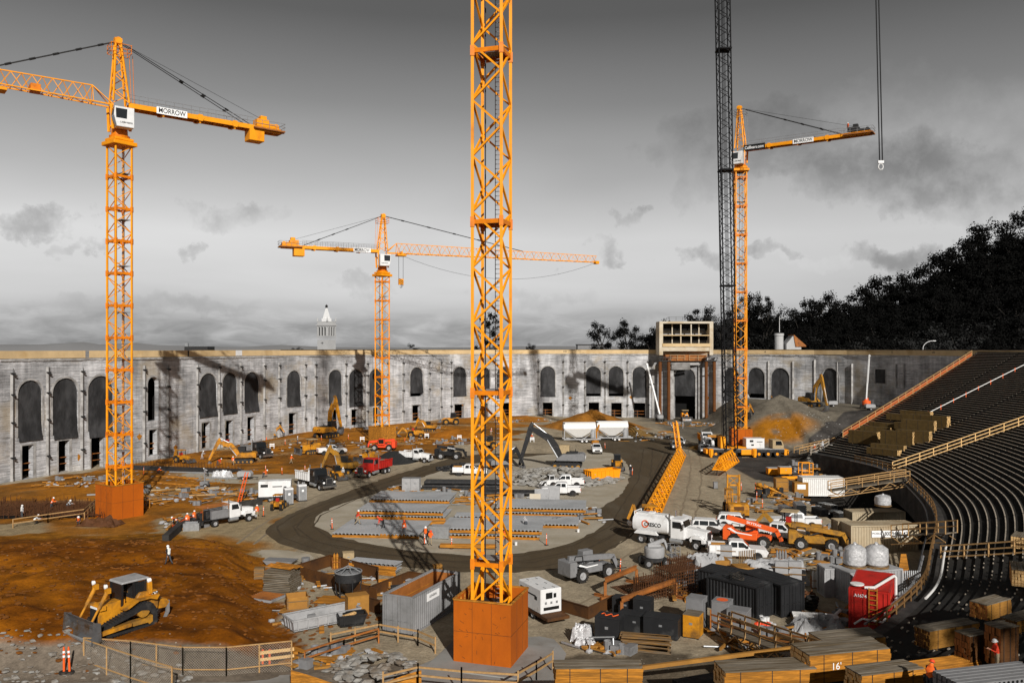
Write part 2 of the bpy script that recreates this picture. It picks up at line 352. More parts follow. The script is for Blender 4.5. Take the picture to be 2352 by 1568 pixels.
def ground_colour(X, Y):
 j1 = nz(X, Y, .12, 3) * 5 + nz(X, Y, .5, 1) * 1.6
 a = nz(X, Y, .06, 7); b = nz(X, Y, .3, 9)
 tan = V((.345, .285, .20)); c = tan * (1 + .16 * a + .10 * b)
 if inpoly(X + j1, Y - j1 * .8, ORANGE):
  c = V((.40, .150, .012)).lerp(V((.20, .085, .014)), SM(-.25, .35, a + b * .6)).lerp(V((.36, .25, .13)), SM(.15, .4, nz(X, Y, .11, 21)) * .7)
 elif inpoly(X + j1 * .5, Y + j1 * .5, FORE):
  c = V((.185, .056, .002)).lerp(V((.30, .100, .004)), SM(-.3, .4, a + b * .5)); c = c.lerp(V((.27, .12, .012)), SM(76, 92, Y) * .7)
  c = c * (1 + .6 * nz(X, Y, 1.1, 4)) * (1 - .45 * SM(.1, .35, nz(X * .5 + Y * .5, Y * 1.6 - X * .3, .5, 8)))
 elif X < -8 and Y > 84 and Y < 130 and X < -22 - (Y - 84) * .25:
  c = V((.33, .255, .15)).lerp(V((.30, .125, .018)), SM(.0, .3, nz(X, Y, .14, 5)))
 if X < 10 and Y < 56: c = V((.16, .13, .10)) * (1 + .5 * b)
 if 0 < X < 30 and Y < 57 + nz(X, Y, .3) * 2 + .12 * X: c = V((.12, .095, .065)) * (1 + .5 * b)
 if X > 30 and Y > 168:
  g = V((.155, .135, .105)) * (1 + .25 * b + .2 * a); f = SM(34, 44, X + j1)
  c = c.lerp(g, f)
  o = SM(6.5, 3, hypot((X - 59 - j1 * .3) * .62, Y - 184 - j1 * .2)) if X > 40 else 0
  c = c.lerp(V((.34, .135, .010)), o * SM(-.5, .1, b + .3))
 if X > 40 and 118 < Y:
  d = V((X, Y)) - R1A; t = (R1B - R1A).normalized(); bb_ = -d.x * t.y + d.y * t.x; aa = d.dot(t)
  if aa > -14 and bb_ < 19 + j1 * .4 + aa * .12: c = V((.055, .05, .046)) * (1 + .7 * b)
 for cx, cy, r, col in ((21.5, 222, 15, (.30, .125, .02)), (-13, 196, 9, (.32, .115, .012)), (30, 204, 5, (.20, .12, .04)), (44, 178, 6, (.26, .14, .03))):
  d = hypot(X - cx, Y - cy) + j1 * .5
  if d < r: c = c.lerp(V(col) * (1 + .3 * b), SM(r, r * .8, d))
 h = height(X, Y)
 if h < -.4: c = V((.02, .018, .016))
 return c
def ground():
 x0, x1, y0, y1 = -128, 122, 36, 290; st = .62
 nx = int((x1 - x0) / st); ny = int((y1 - y0) / st)
 vs = []; cols = []
 for j in range(ny + 1):
  Y = y0 + j * st
  for i in range(nx + 1):
   X = x0 + i * st; vs.append((X, Y, height(X, Y))); c = ground_colour(X, Y); cols += [c[0], c[1], c[2], 1]
 fs = [(j * (nx + 1) + i, j * (nx + 1) + i + 1, (j + 1) * (nx + 1) + i + 1, (j + 1) * (nx + 1) + i) for j in range(ny) for i in range(nx)]
 m = bpy.data.meshes.new('ground'); m.from_pydata(vs, [], fs); m.update()
 at = m.color_attributes.new('soil', 'FLOAT_COLOR', 'POINT'); at.data.foreach_set('color', cols)
 for p in m.polygons: p.use_smooth = True
 o = bpy.data.objects.new('ground', m); COL.objects.link(o); tag(o, kind='structure')
 mt = bpy.data.materials.new('soil'); mt.use_nodes = True; t = mt.node_tree; b = t.nodes['Principled BSDF']
 b.inputs['Roughness'].default_value = .95; b.inputs['Specular IOR Level'].default_value = .1
 a = t.nodes.new('ShaderNodeVertexColor'); a.layer_name = 'soil'
 tc = t.nodes.new('ShaderNodeTexCoord')
 def n_(s, d=8, r=.65, st=None):
  n = t.nodes.new('ShaderNodeTexNoise'); n.inputs['Scale'].default_value = s; n.inputs['Detail'].default_value = d; n.inputs['Roughness'].default_value = r
  if st:
   mp = t.nodes.new('ShaderNodeMapping'); mp.inputs['Scale'].default_value = st; mp.inputs['Rotation'].default_value = (0, 0, .5); t.links.new(tc.outputs['Object'], mp.inputs[0]); t.links.new(mp.outputs[0], n.inputs['Vector'])
  else: t.links.new(tc.outputs['Object'], n.inputs['Vector'])
  return n.outputs[0]
 def rp(f, p0, v0, p1, v1):
  r = t.nodes.new('ShaderNodeMapRange'); r.inputs[1].default_value = p0; r.inputs[2].default_value = p1; r.inputs[3].default_value = v0; r.inputs[4].default_value = v1; t.links.new(f, r.inputs[0]); return r.outputs[0]
 def mul(x, y):
  q = t.nodes.new('ShaderNodeMath'); q.operation = 'MULTIPLY'; t.links.new(x, q.inputs[0]); t.links.new(y, q.inputs[1]); return q.outputs[0]
 f = mul(mul(rp(n_(.9), .3, .72, .7, 1.28), rp(n_(5), .3, .75, .72, 1.22)), rp(n_(.28, 7, .6, (1, .18, 1)), .4, .86, .62, 1.10))
 vm = t.nodes.new('ShaderNodeVectorMath'); vm.operation = 'SCALE'; t.links.new(a.outputs[0], vm.inputs[0]); t.links.new(f, vm.inputs['Scale'])
 vo = t.nodes.new('ShaderNodeTexVoronoi'); vo.inputs['Scale'].default_value = 1.3; t.links.new(tc.outputs['Object'], vo.inputs['Vector'])
 sp = t.nodes.new('ShaderNodeMix'); sp.data_type = 'RGBA'; t.links.new(rp(vo.outputs['Distance'], .055, .7, .09, 0), sp.inputs[0]); t.links.new(vm.outputs[0], sp.inputs[6]); sp.inputs[7].default_value = (.42, .38, .32, 1)
 t.links.new(sp.outputs[2], b.inputs['Base Color'])
 bp = t.nodes.new('ShaderNodeBump'); bp.inputs['Distance'].default_value = .22; bp.inputs['Strength'].default_value = .55
 t.links.new(n_(2.2, 9, .7), bp.inputs['Height']); t.links.new(bp.outputs[0], b.inputs['Normal'])
 m.materials.append(mt)
ground()
o = MB().add([(-9000, -3000, -6), (9000, -3000, -6), (9000, 12000, -6), (-9000, 12000, -6)], [(0, 1, 2, 3)]).build('outer_ground', 'hill_dark'); tag(o, kind='structure')
def sheet(name, pts, mt, z, jit=.35, step=1.2, seed=0, world=False):
 w_ = [V(p) for p in pts] if world else [P(x, y).to_2d() for x, y in pts]
 o = []; n = len(w_)
 for i in range(n):
  p0, p1, p2, p3 = w_[i - 1], w_[i], w_[(i + 1) % n], w_[(i + 2) % n]
  k = max(1, int((p2 - p1).length / step))
  for q in range(k):
   t = q / k
   c = .5 * ((2 * p1) + (p2 - p0) * t + (2 * p0 - 5 * p1 + 4 * p2 - p3) * t * t + (3 * p1 - p0 - 3 * p2 + p3) * t ** 3)
   o.append(c + V((nz(c.x, c.y, .7, seed), nz(c.x, c.y, .7, seed + 9))) * jit)
 vs = [(c.x, c.y, z) for c in o]; tr = tessellate_polygon([[V((c.x, c.y, 0)) for c in o]])
 m = MB().add(vs, [tuple(t) for t in tr]); ob = m.build(name, mt); tag(ob, kind='structure'); return ob
mat('road_brown', (.075, .052, .026), .95, var=.18, sc=.35, c2=(.10, .078, .05), thr=(.5, .7), bump=.05, bsc=3, stretch=(1, .3, 1))
mat('island_sand', (.41, .365, .29), .95, var=.12, sc=.5, c2=(.33, .285, .21), bump=.05, bsc=3)
sheet('haul_road', [(1120, 1040), (1040, 1052), (930, 1083), (840, 1113), (720, 1158), (655, 1185), (614, 1212), (622, 1236), (690, 1262), (800, 1284), (920, 1300), (1060, 1312), (1180, 1314), (1300, 1300), (1390, 1268), (1450, 1226), (1480, 1180), (1510, 1110), (1540, 1050), (1565, 1020), (1530, 1006), (1450, 1012), (1330, 1018), (1180, 1030)], 'road_brown', .012, .5)
sheet('storage_island', [(1130, 1058), (1020, 1080), (930, 1110), (850, 1137), (770, 1163), (726, 1188), (728, 1208), (780, 1233), (880, 1255), (1000, 1270), (1100, 1275), (1200, 1269), (1300, 1250), (1366, 1218), (1392, 1196), (1362, 1180), (1420, 1140), (1445, 1100), (1440, 1065), (1400, 1040), (1300, 1040)], 'island_sand', .024, .5, seed=3)
sheet('wet_patch', [(1250, 1012), (1330, 1022), (1440, 1020), (1520, 1012), (1480, 1004), (1350, 1006)], 'road_brown', .03, .5, seed=6)
sheet('pale_mud', [(600, 1262), (690, 1268), (720, 1285), (650, 1292), (590, 1280)], 'island_sand', .012, .5, seed=6)
mat('rut_dark', (.058, .040, .021), .95, var=.3, sc=1)
mat('rut_pale', (.245, .195, .13), .95, var=.2, sc=1)
def rut(pts, mt, z, wv=.34, seed=0):
 w_ = [P(x, y) for x, y in pts]
 for off in (-.95, .95):
  m = MB(); vs = []; q = []
  for a, b in zip(w_, w_[1:]):
   k = max(1, int((b - a).length / 1.0))
   for i in range(k): q.append((a.lerp(b, i / k), (b - a).normalized()))
  for i, (c, d) in enumerate(q):
   n = V((-d.y, d.x, 0)); j = .25 * nz(c.x, c.y, .3, seed); ww = wv * (.5 + .6 * abs(nz(c.x, c.y, .8, seed + 3)) * 1.6)
   vs += [tuple(c + n * (off + j - ww / 2) + V((0, 0, z))), tuple(c + n * (off + j + ww / 2) + V((0, 0, z)))]
  m.add(vs, [(2 * i, 2 * i + 2, 2 * i + 3, 2 * i + 1) for i in range(len(q) - 1)]); tag(m.build('tyre_track', mt), kind='structure')
rut([(1540, 1040), (1505, 1110), (1470, 1180), (1430, 1230), (1350, 1272), (1230, 1296), (1060, 1298), (900, 1282), (760, 1262), (668, 1232), (655, 1208), (700, 1180), (850, 1125), (1010, 1070)], 'rut_dark', .022)
rut([(1490, 1030), (1480, 1100), (1440, 1170), (1420, 1210), (1330, 1256), (1200, 1282), (1050, 1284), (880, 1266), (740, 1240), (700, 1210), (720, 1182), (860, 1122), (1000, 1076)], 'rut_dark', .026, .3, 5)
rut([(1640, 1350), (1560, 1250), (1590, 1150), (1600, 1080), (1590, 1020)], 'rut_pale', .008, .4, 9)
rut([(1290, 1440), (1400, 1360), (1440, 1290), (1520, 1240)], 'rut_pale', .009, .4, 12)
rut([(560, 1250), (640, 1190), (740, 1140), (860, 1100), (930, 1075)], 'rut_pale', .007, .4, 14)
rut([(480, 1150), (620, 1105), (760, 1070), (900, 1050)], 'rut_pale', .005, .4, 17)
rut([(700, 1260), (560, 1290), (420, 1240)], 'rut_pale', .006, .4, 19)
# ================================================================ stadium wall
WC = [(-87, 112), (-82.5, 127), (-79.5, 136), (-75, 147), (-69.5, 158), (-66, 168), (-62.5, 179), (-58.5, 190), (-52.5, 203), (-46, 212), (-38, 220), (-27, 233), (-16, 246), (0, 254), (12, 257), (30, 257), (42, 255.5), (54, 253), (66, 244), (76, 235), (86, 225), (94, 207), (98, 190), (100, 172), (100, 150), (98.5, 128), (96, 108)]
WALLP = []
for i in range(len(WC) - 1):
 p0 = V(WC[max(0, i - 1)]); p1 = V(WC[i]); p2 = V(WC[i + 1]); p3 = V(WC[min(len(WC) - 1, i + 2)])
 for q in range(6):
  t = q / 6; WALLP.append(.5 * ((2 * p1) + (p2 - p0) * t + (2 * p0 - 5 * p1 + 4 * p2 - p3) * t * t + (3 * p1 - p0 - 3 * p2 + p3) * t ** 3))
WALLP.append(V(WC[-1]))
def wall_at(px):
 k = (px - 1176) / FP
 for a, b in zip(WALLP, WALLP[1:]):
  fa = a.x - k * a.y; fb = b.x - k * b.y
  if fa <= 0 <= fb or fb <= 0 <= fa:
   t = fa / (fa - fb) if fa != fb else 0; return a.lerp(b, t)
 return WALLP[0] if px < 1000 else WALLP[-1]
# openings: centre x, half width, top y, bottom y  | door x0,x1,top,bottom  (picture units)
OPN = [((69, 28, 873, 1003), (50, 77, 1022, 1099)), ((150, 29, 868, 997), (134, 160, 1011, 1083)), ((231, 29, 863, 988), (209, 238, 1000, 1078)),
 ((352, 13, 865, 966), (342, 361, 986, 1045)), ((478, 21, 857, 950), (463, 482, 970, 1030)), ((528, 17, 855, 943), (517, 535, 965, 1025)),
 ((578, 17, 854, 938), (568, 584, 957, 1012)), ((675, 16, 851, 930), (663, 681, 948, 1000)), ((770, 15, 849, 925), (763, 778, 940, 986)),
 ((818, 16, 848, 926), (807, 822, 940, 976)), ((863, 15, 847, 922), (857, 872, 935, 972)), ((957, 15, 843, 910), (947, 966, 930, 966)),
 ((1056, 15, 842, 910), (1044, 1065, 928, 960)), ((1110, 15, 842, 910), (1103, 1120, 926, 958)), ((1158, 17, 842, 911), (1150, 1172, 925, 958)),
 ((1258, 17, 841, 911), (1247, 1269, 924, 957)), ((1363, 17, 841, 910), (1352, 1376, 924, 957)), ((1415, 17, 841, 910), (1404, 1428, 925, 958)),
 ((1469, 16, 842, 912), (1456, 1482, 925, 961)), ((1573, 24, 843, 965), None), ((1680, 17, 844, 912), None), ((1737, 19, 844, 914), None), ((1792, 21, 845, 925), None),
 ((1907, 19, 845, 932), None), ((2022, 12, 848, 880), None)]
mat('board_concrete', (.43, .43, .435), .85, var=.10, sc=.5)
def wall_material():
 m = MATS['board_concrete']; t = m.node_tree; b = t.nodes['Principled BSDF']; tc = t.nodes.new('ShaderNodeTexCoord')
 def n_(s, st, d=6, r=.6):
  mp = t.nodes.new('ShaderNodeMapping'); mp.inputs['Scale'].default_value = st; t.links.new(tc.outputs['Object'], mp.inputs[0])
  n = t.nodes.new('ShaderNodeTexNoise'); n.inputs['Scale'].default_value = s; n.inputs['Detail'].default_value = d; n.inputs['Roughness'].default_value = r; t.links.new(mp.outputs[0], n.inputs['Vector']); return n.outputs[0]
 def rp(f, p0, v0, p1, v1):
  r = t.nodes.new('ShaderNodeMapRange'); r.inputs[1].default_value = p0; r.inputs[2].default_value = p1; r.inputs[3].default_value = v0; r.inputs[4].default_value = v1; t.links.new(f, r.inputs[0]); return r.outputs[0]
 def mul(x, y):
  q = t.nodes.new('ShaderNodeMath'); q.operation = 'MULTIPLY'; t.links.new(x, q.inputs[0]); t.links.new(y, q.inputs[1]); return q.outputs[0]
 boards = n_(1, (.14, .14, 4.2), 5, .75); runs = n_(1, (.9, .9, .07), 5, .7); blot = n_(.16, (1, 1, 1), 8, .6); fine = n_(1, (.6, .6, 9), 3, .6)
 f = mul(mul(rp(boards, .34, .60, .60, 1.18), rp(runs, .35, .80, .6, 1.12)), mul(rp(blot, .36, .52, .62, 1.2), rp(fine, .38, .70, .5, 1.08)))
 sp = t.nodes.new('ShaderNodeSeparateXYZ'); t.links.new(tc.outputs['Object'], sp.inputs[0])
 md = t.nodes.new('ShaderNodeMath'); md.operation = 'PINGPONG'; md.inputs[1].default_value = 1.75; t.links.new(sp.outputs[2], md.inputs[0])
 f = mul(f, rp(md.outputs[0], .0, .72, .09, 1))
 vm = t.nodes.new('ShaderNodeVectorMath'); vm.operation = 'SCALE'; vm.inputs[0].default_value = (.46, .46, .47); t.links.new(f, vm.inputs['Scale'])
 rust = t.nodes.new('ShaderNodeMix'); rust.data_type = 'RGBA'; t.links.new(rp(n_(.10, (1, 1, 1.4), 7, .6), .53, 0, .66, .6), rust.inputs[0]); t.links.new(vm.outputs[0], rust.inputs[6]); rust.inputs[7].default_value = (.34, .27, .17, 1)
 t.links.new(rust.outputs[2], b.inputs['Base Color'])
 bp = t.nodes.new('ShaderNodeBump'); bp.inputs['Distance'].default_value = .12; t.links.new(boards, bp.inputs['Height']); t.links.new(bp.outputs[0], b.inputs['Normal'])
wall_material()
stadium = root('stadium_wall'); tag(stadium, 'board-marked grey concrete stadium wall with arched openings and a cream band along its rim', 'wall')
ZT = 21.0; wb = MB(); par = MB(); capb = MB(); voidb = MB(); DW = 1.1
edges = [-60, 20]
for i, (a, b) in enumerate(zip(OPN, OPN[1:])):
 edges.append((a[0][0] + b[0][0]) / 2 if a[0][0] < 2000 else 2040)
edges += [2045]
PIL = []; BRK = []
def outn(a, b):
 d = (b - a).normalized(); n = V((-d.y, d.x)); return n if n.dot((a + b) / 2 - V((5, 140))) > 0 else -n
def add_bay(e0, e1, op):
 a, b = wall_at(e0), wall_at(e1); L_ = (b - a).length; d = (b - a) / L_; n = outn(a, b)
 def uof(px):
  k = (px - 1176) / FP; return (k * a.y - a.x) / (d.x - k * d.y)
 def pt(u, z, o=0.): q = a + d * u + n * o; return (q.x, q.y, z)
 zb = -1.5; outer = [(0, zb), (L_, zb), (L_, ZT - 1.2), (0, ZT - 1.2)]; holes = []
 if op:
  (cx, hw, ty, by), door = op; u0, u1 = uof(cx - hw), uof(cx + hw); uc = (u0 + u1) / 2; Yc = (a + d * uc).y; hwm = (u1 - u0) / 2
  zt = CH - (ty - HY) * Yc / FP; zbm = CH - (by - HY) * Yc / FP; gz = height(*(a + d * uc - n * 1.5)) - .1
  if cx == 1573: zbm = gz
  if cx > 1700 and cx < 2000: zbm = max(zbm, gz + .0)
  if cx == 2022: arch = [(uc - hwm, zbm), (uc + hwm, zbm), (uc + hwm, zt), (uc - hwm, zt)]
  else: arch = [(uc - hwm, zbm), (uc + hwm, zbm)] + [(uc + hwm * cos(t * pi / 12), zt - hwm + hwm * sin(t * pi / 12)) for t in range(13)]
  holes.append(('arch', arch, zbm, zt, uc, hwm))
  if door:
   v0, v1 = uof(door[0]), uof(door[1]); Yd = (a + d * (v0 + v1) / 2).y
   holes.append(('door', [(v0, max(gz, CH - (door[3] - HY) * Yd / FP)), (v1, max(gz, CH - (door[3] - HY) * Yd / FP)), (v1, CH - (door[2] - HY) * Yd / FP), (v0, CH - (door[2] - HY) * Yd / FP)], 0, 0, (v0 + v1) / 2, (v1 - v0) / 2))
 loops = [outer] + [h[1] for h in holes]; flat = [p for l in loops for p in l]
 tr = tessellate_polygon([[V((u, z, 0)) for u, z in l] for l in loops])
 wb.add([pt(u, z) for u, z in flat], [tuple(t) for t in tr])
 for h in holes:
  l = h[1]; k = len(l)
  wb.add([pt(u, z) for u, z in l] + [pt(u, z, DW) for u, z in l], [(i, (i + 1) % k, k + (i + 1) % k, k + i) for i in range(k)])
  c = h[4]
  if h[0] == 'arch':
   cx = op[0][0]; tr2 = tessellate_polygon([[V((u, z, 0)) for u, z in l]])
   wn = root('arched_window' if cx != 2022 else 'square_window'); wn.parent = stadium
   s = MB(); pr = l[2:] if cx != 2022 else l[2:] + l[:2]; rows = []
   full = [l[1]] + list(l[2:]) + [l[0]] if cx != 2022 else [l[0], l[1], l[2], l[3], l[0]]
   g_ = .34
   for off, o1 in ((0, -.06), (g_, -.06), (g_, .0)):
    row = []
    for (u, z) in full:
     du, dz = u - c, (z - (h[3] - h[5])) if z > h[3] - h[5] else 0
     m_ = hypot(du, dz) or 1; row.append(pt(u + du / m_ * off, z + dz / m_ * off, o1))
    rows.append(row)
   k2 = len(full); s.add([p for r in rows for p in r], [(r * k2 + i, r * k2 + i + 1, (r + 1) * k2 + i + 1, (r + 1) * k2 + i) for r in range(2) for i in range(k2 - 1)])
   s.build('surround', 'plaster_trim', wn)
   if cx not in (352,):
    g = MB(); nu, nv = 10, 16; zb_ = h[2] - (.0 if cx in (957, 1056, 1258, 1363, 1415, 1469, 2022) else rnd.uniform(.1, 1.3)); vs = []
    if cx == 1573: zb_ = h[2] + 7.0
    if cx == 1737: zb_ = h[2] + 1.3
    if cx in (957, 1363, 1415): zb_ += .9
    for jv in range(nv + 1):
     z = h[3] - (h[3] - zb_) * jv / nv; zr = h[3] - h[5]
     wv = h[5] * .985 if z < zr else sqrt(max(0, h[5] ** 2 - (z - zr) ** 2)) * .985
     if cx == 2022: wv = h[5]
     for iu in range(nu + 1):
      q = iu / nu * 2 - 1; low = max(0, (jv / nv - .6) / .4)
      vs.append(pt(c + q * wv * (1 + .05 * low * sin(cx)), z, .22 - .34 * low * (cx not in (1573, 2022)) + .07 * noise.noise(V((q * 2, z * .5, cx))) - (.1 if z < h[2] else 0)))
    g.add(vs, [(j * (nu + 1) + i, j * (nu + 1) + i + 1, (j + 1) * (nu + 1) + i + 1, (j + 1) * (nu + 1) + i) for j in range(nv) for i in range(nu)])
    g.build('mesh_curtain', 'fabric_mesh', wn, smooth=True)
  else:
   dn = root('doorway'); dn.parent = stadium; s = MB(); u0, z0 = l[0]; u1, z1 = l[2]; t_ = .28
   for q in (((u0 - t_, z0), (u0, z1 + t_)), ((u1, z0), (u1 + t_ * 1.5, z1 + t_)), ((u0, z1), (u1, z1 + t_))):
    (ua, za), (ub, zb2) = q; s.add([pt(ua, za, -.07), pt(ub, za, -.07), pt(ub, zb2, -.07), pt(ua, zb2, -.07), pt(ua, za, .1), pt(ub, za, .1), pt(ub, zb2, .1), pt(ua, zb2, .1)], [(0, 1, 2, 3), (0, 1, 5, 4), (1, 2, 6, 5), (2, 3, 7, 6), (3, 0, 4, 7)])
   s.build('door_frame', 'plaster_trim', dn)
   s = MB(); hh = z1 - z0
   for zz_ in (.25, .45): s.bar(pt(u0, z0 + hh * zz_, .8), pt(u1, z0 + hh * zz_, .8), .12)
   s.bar(pt(u0 + .3 * (u1 - u0), z0, .8), pt(u0 + .3 * (u1 - u0), z0 + hh * .5, .8), .1)
   s.build('guard_rail', 'rust_beam', dn)
 voidb.add([pt(0, zb, DW + 3), pt(L_, zb, DW + 3), pt(L_, ZT - .1, DW + 3), pt(0, ZT - .1, DW + 3), pt(0, ZT - .1, DW), pt(L_, ZT - .1, DW)], [(0, 1, 2, 3), (2, 3, 4, 5)])  # near-black backing sheet, its colour stands in for shade behind the openings
 wb.add([pt(0, ZT - 1.3, DW), pt(L_, ZT - 1.3, DW), pt(L_, ZT - 1.3, 0), pt(0, ZT - 1.3, 0)], [(0, 1, 2, 3)])
 par.add([pt(0, ZT - 1.25, -.1), pt(L_, ZT - 1.25, -.1), pt(L_, ZT, -.1), pt(0, ZT, -.1), pt(0, ZT, 2), pt(L_, ZT, 2), pt(0, ZT - 1.25, .1), pt(L_, ZT - 1.25, .1)], [(0, 1, 2, 3), (3, 2, 5, 4), (0, 6, 7, 1)])
 if e0 > 640: capb.add([pt(0, ZT, -.16), pt(L_, ZT, -.16), pt(L_, ZT + .12, -.16), pt(0, ZT + .12, -.16), pt(0, ZT + .12, 1.5), pt(L_, ZT + .12, 1.5)], [(0, 1, 2, 3), (3, 2, 5, 4)])
 return pt, L_, n
for i, op in enumerate(OPN):
 cx = op[0][0]; e0 = edges[i + 1] if i else 20; e1 = (OPN[i + 1][0][0] + cx) / 2 if i < len(OPN) - 1 else 2055
 lo, hi = cx - op[0][1] * 1.6 - 6, cx + op[0][1] * 1.6 + 8
 lo = max(lo, e0); hi = min(hi, e1)
 if lo - e0 > 12: add_bay(e0, lo, None)
 else: lo = e0
 if e1 - hi > 12: add_bay(lo, hi, op); add_bay(hi, e1, None)
 else: add_bay(lo, e1, op)
e = -60
add_bay(-60, 20, None)
e = 2055
for nx_ in (2080, 2110, 2145, 2180, 2220, 2265, 2310, 2360, 2420, 2500, 2600): add_bay(e, nx_, None); e = nx_
wb.build('wall', 'board_concrete', stadium); par.build('cream_band', 'cream', stadium); capb.build('rim_cap', 'dark_metal', stadium); voidb.build('shade_backing', 'void', stadium)
# ribs and steel anchors on the wall
for px in (26, 108, 187, 262, 330, 384, 452, 502, 552, 606, 640, 700, 724, 794, 843, 890, 925, 985, 1012, 1035, 1090, 1236, 1294, 1344, 1390, 1442, 1490, 1500, 1608, 1712, 1766, 1822, 1872, 1925, 1958, 2060, 2078):
 q = wall_at(px); q2 = wall_at(px + 1); n = outn(q, q2); d = (q2 - q).normalized(); gz = height(*(q - n * 1.2))
 if px in (2060, 2078): gz = 21 - (21 - 12)
 s = MB(); c = q - n * .14
 s.bar((c.x, c.y, gz - .3), (c.x, c.y, ZT - 2.6 - rnd.random()), .5 if px < 1500 or px > 1700 else .7, .3)
 s.build('wall_rib', 'plaster_trim', stadium)
 if px < 1500:
  s = MB(); c2 = q - n * .42
  s.bar((c2.x, c2.y, gz + .5), (c2.x, c2.y, ZT - 2.8), .06)
  for z in (gz + 3.2 + rnd.random(), (gz + ZT) * .5 - 1, (gz + ZT) * .5 + 3.5, ZT - 3.6):
   s.box(c2.x, c2.y, z, rnd.uniform(.5, .9), .35, .16, atan2(d.y, d.x)); s.box(c2.x - n.x * .2, c2.y - n.y * .2, z - .2, .25, .5, .2, atan2(d.y, d.x))
  s.build('anchor_rod', 'dark_metal', stadium)
s = MB()     # drip course of broken plaster under the band
for px in range(0, 2080, 9):
 q = wall_at(px); n = outn(q, wall_at(px + 2)); q2 = wall_at(px + 9.3)
 s.bar((q.x - n.x * .05, q.y - n.y * .05, ZT - 1.5 - .12 * rnd.random()), (q2.x - n.x * .05, q2.y - n.y * .05, ZT - 1.5 - .12 * rnd.random()), .3, .28)
s.build('broken_cornice', 'plaster_trim', stadium)
for px, wv, mt in ((195, 22, 'galv'), (540, 15, 'white_paint'), (430, 3, 'dark_metal'), (667, 5, 'white_paint')):
 a, b = wall_at(px), wall_at(px + wv); n = outn(a, b); s = MB()
 s.add([(a.x - n.x * .14, a.y - n.y * .14, ZT - 1.2), (b.x - n.x * .14, b.y - n.y * .14, ZT - 1.2), (b.x - n.x * .14, b.y - n.y * .14, ZT - .02), (a.x - n.x * .14, a.y - n.y * .14, ZT - .02)], [(0, 1, 2, 3)]); s.build('patch_panel', mt, stadium)
for px, z, wv, t_ in ((1720, 19.75, 0, 'A'), (1758, 19.75, 0, 'A'), (1880, 19.8, 0, 'XX'), (2050, 19.8, 0, 'X'), (2145, 19.8, 0, 'VW'), (2220, 19.8, 0, 'W'), (980, 19.8, 0, 'EE'), (1298, 19.8, 0, 'DD'), (1560, 19.8, 0, 'C'), (1400, 19.8, 0, 'BB')):
 if px in (1720, 1560): continue
 q = wall_at(px); q2 = wall_at(px + 3); n = outn(q, q2); d = (q2 - q).normalized(); text(t_, .55 * len(t_), (q.x - n.x * .13, q.y - n.y * .13, z + .65), (d.x, d.y, 0), stadium, 'dark_metal', 'section_letter')
for px, y in ((65, 1105), (320, 1003), (403, 1028), (720, 993), (1063, 927), (1450, 912), (1400, 1010), (1605, 905), (1770, 912), (1310, 914), (1625, 914), (180, 1050)):
 q = wall_at(px); n = outn(q, wall_at(px + 2)); d = (wall_at(px + 2) - q).normalized(); z = CH - (y - HY) * q.y / FP
 if z < .5: continue
 s = MB(); s.add([(q.x + d.x * .55 * cos(t) * (1 + .3 * sin(3 * t)) - n.x * .02, q.y + d.y * .55 * cos(t) * (1 + .3 * sin(3 * t)) - n.y * .02, z + .5 * sin(t) * (1 + .25 * cos(4 * t))) for t in [k * pi / 6 for k in range(12)]], [tuple(range(12))]); s.build('spray_mark', 'timber_orange', stadium)
# ================================================================ press box over the gate
pb = root('press_box'); tag(pb, 'cream two-storey open-fronted press box standing on the wall rim over the tall gate', 'press box')
q = wall_at(1573); pb.location = (q.x - .5, q.y - 4, 0)
def bx(name, mt, *bs, parent=pb, bev=0):
 s = MB()
 for b in bs: s.bb(*b)
 return s.build(name, mt, parent, bev=bev)
Zb, Zt = 19.8, 28.9
bx('frame', 'cream_light', (-8.2, -1, 19.4, -7.1, 5, Zt), (6.9, -1, 19.4, 8.0, 5, Zt), (-8.2, -1.06, Zt, 8.0, 5, Zt + .6), (-7.1, -.9, 20.6, 6.9, 5, 21.8))
bx('fascia', 'cream', (-7.3, -1.2, 21.9, 7.1, -.9, 22.9), (-7.1, -.95, 25.2, 6.9, 4, 25.45))
bx('window_mullion', 'cream_light', (-1.8, -.6, 22.9, -1.5, .0, Zt), (1.3, -.6, 22.9, 1.6, 0, Zt), (-4.1, 1, 22.9, -3.8, 1.3, Zt), (4, 1, 22.9, 4.3, 1.3, Zt))
bx('back_wall', 'grey_paint', (-7.1, 3.6, 21.8, 6.9, 3.9, Zt)); bx('dark_recess', 'void', (-7.05, 1.8, 26.9, 6.85, 3.5, 28.88), (-7.05, 1.8, 23.9, 6.85, 3.5, 25.1))
s = MB()
for x in range(-5, 8, 2): s.bar((x, 0, Zt + .9), (x, 0, Zt + 2), .07)
for z in (1.5, 2.0): s.bar((-5.5, 0, Zt + z), (7.6, 0, Zt + z), .07)
s.build('roof_rail', 'dark_metal', pb)
s = MB();
for z in (18.0, 18.9): s.bar((-5, -1.3, z + .6), (-.6, -1.3, z + .6), .1); s.bar((.8, -1.3, z + .6), (6, -1.3, z + .6), .1)
for x in (-5, -2.8, -.6, .8, 3.4, 6): s.bar((x, -1.3, 17.9), (x, -1.3, 19.5), .1)
s.build('balcony_rail', 'sand_tan', pb)
bx('soffit', 'rust_beam', (-6.3, -.8, 17.7, 6.1, 3, 19.55))
for x in (-8.2, -5.6, 5.6, 8.0):
 s = MB(); s.tube((x, -2.2, height(q.x + x, q.y - 6) - .3), (x, -2.2, 17.6), .5, n=10); s.build('steel_column', 'rust_dark', pb)
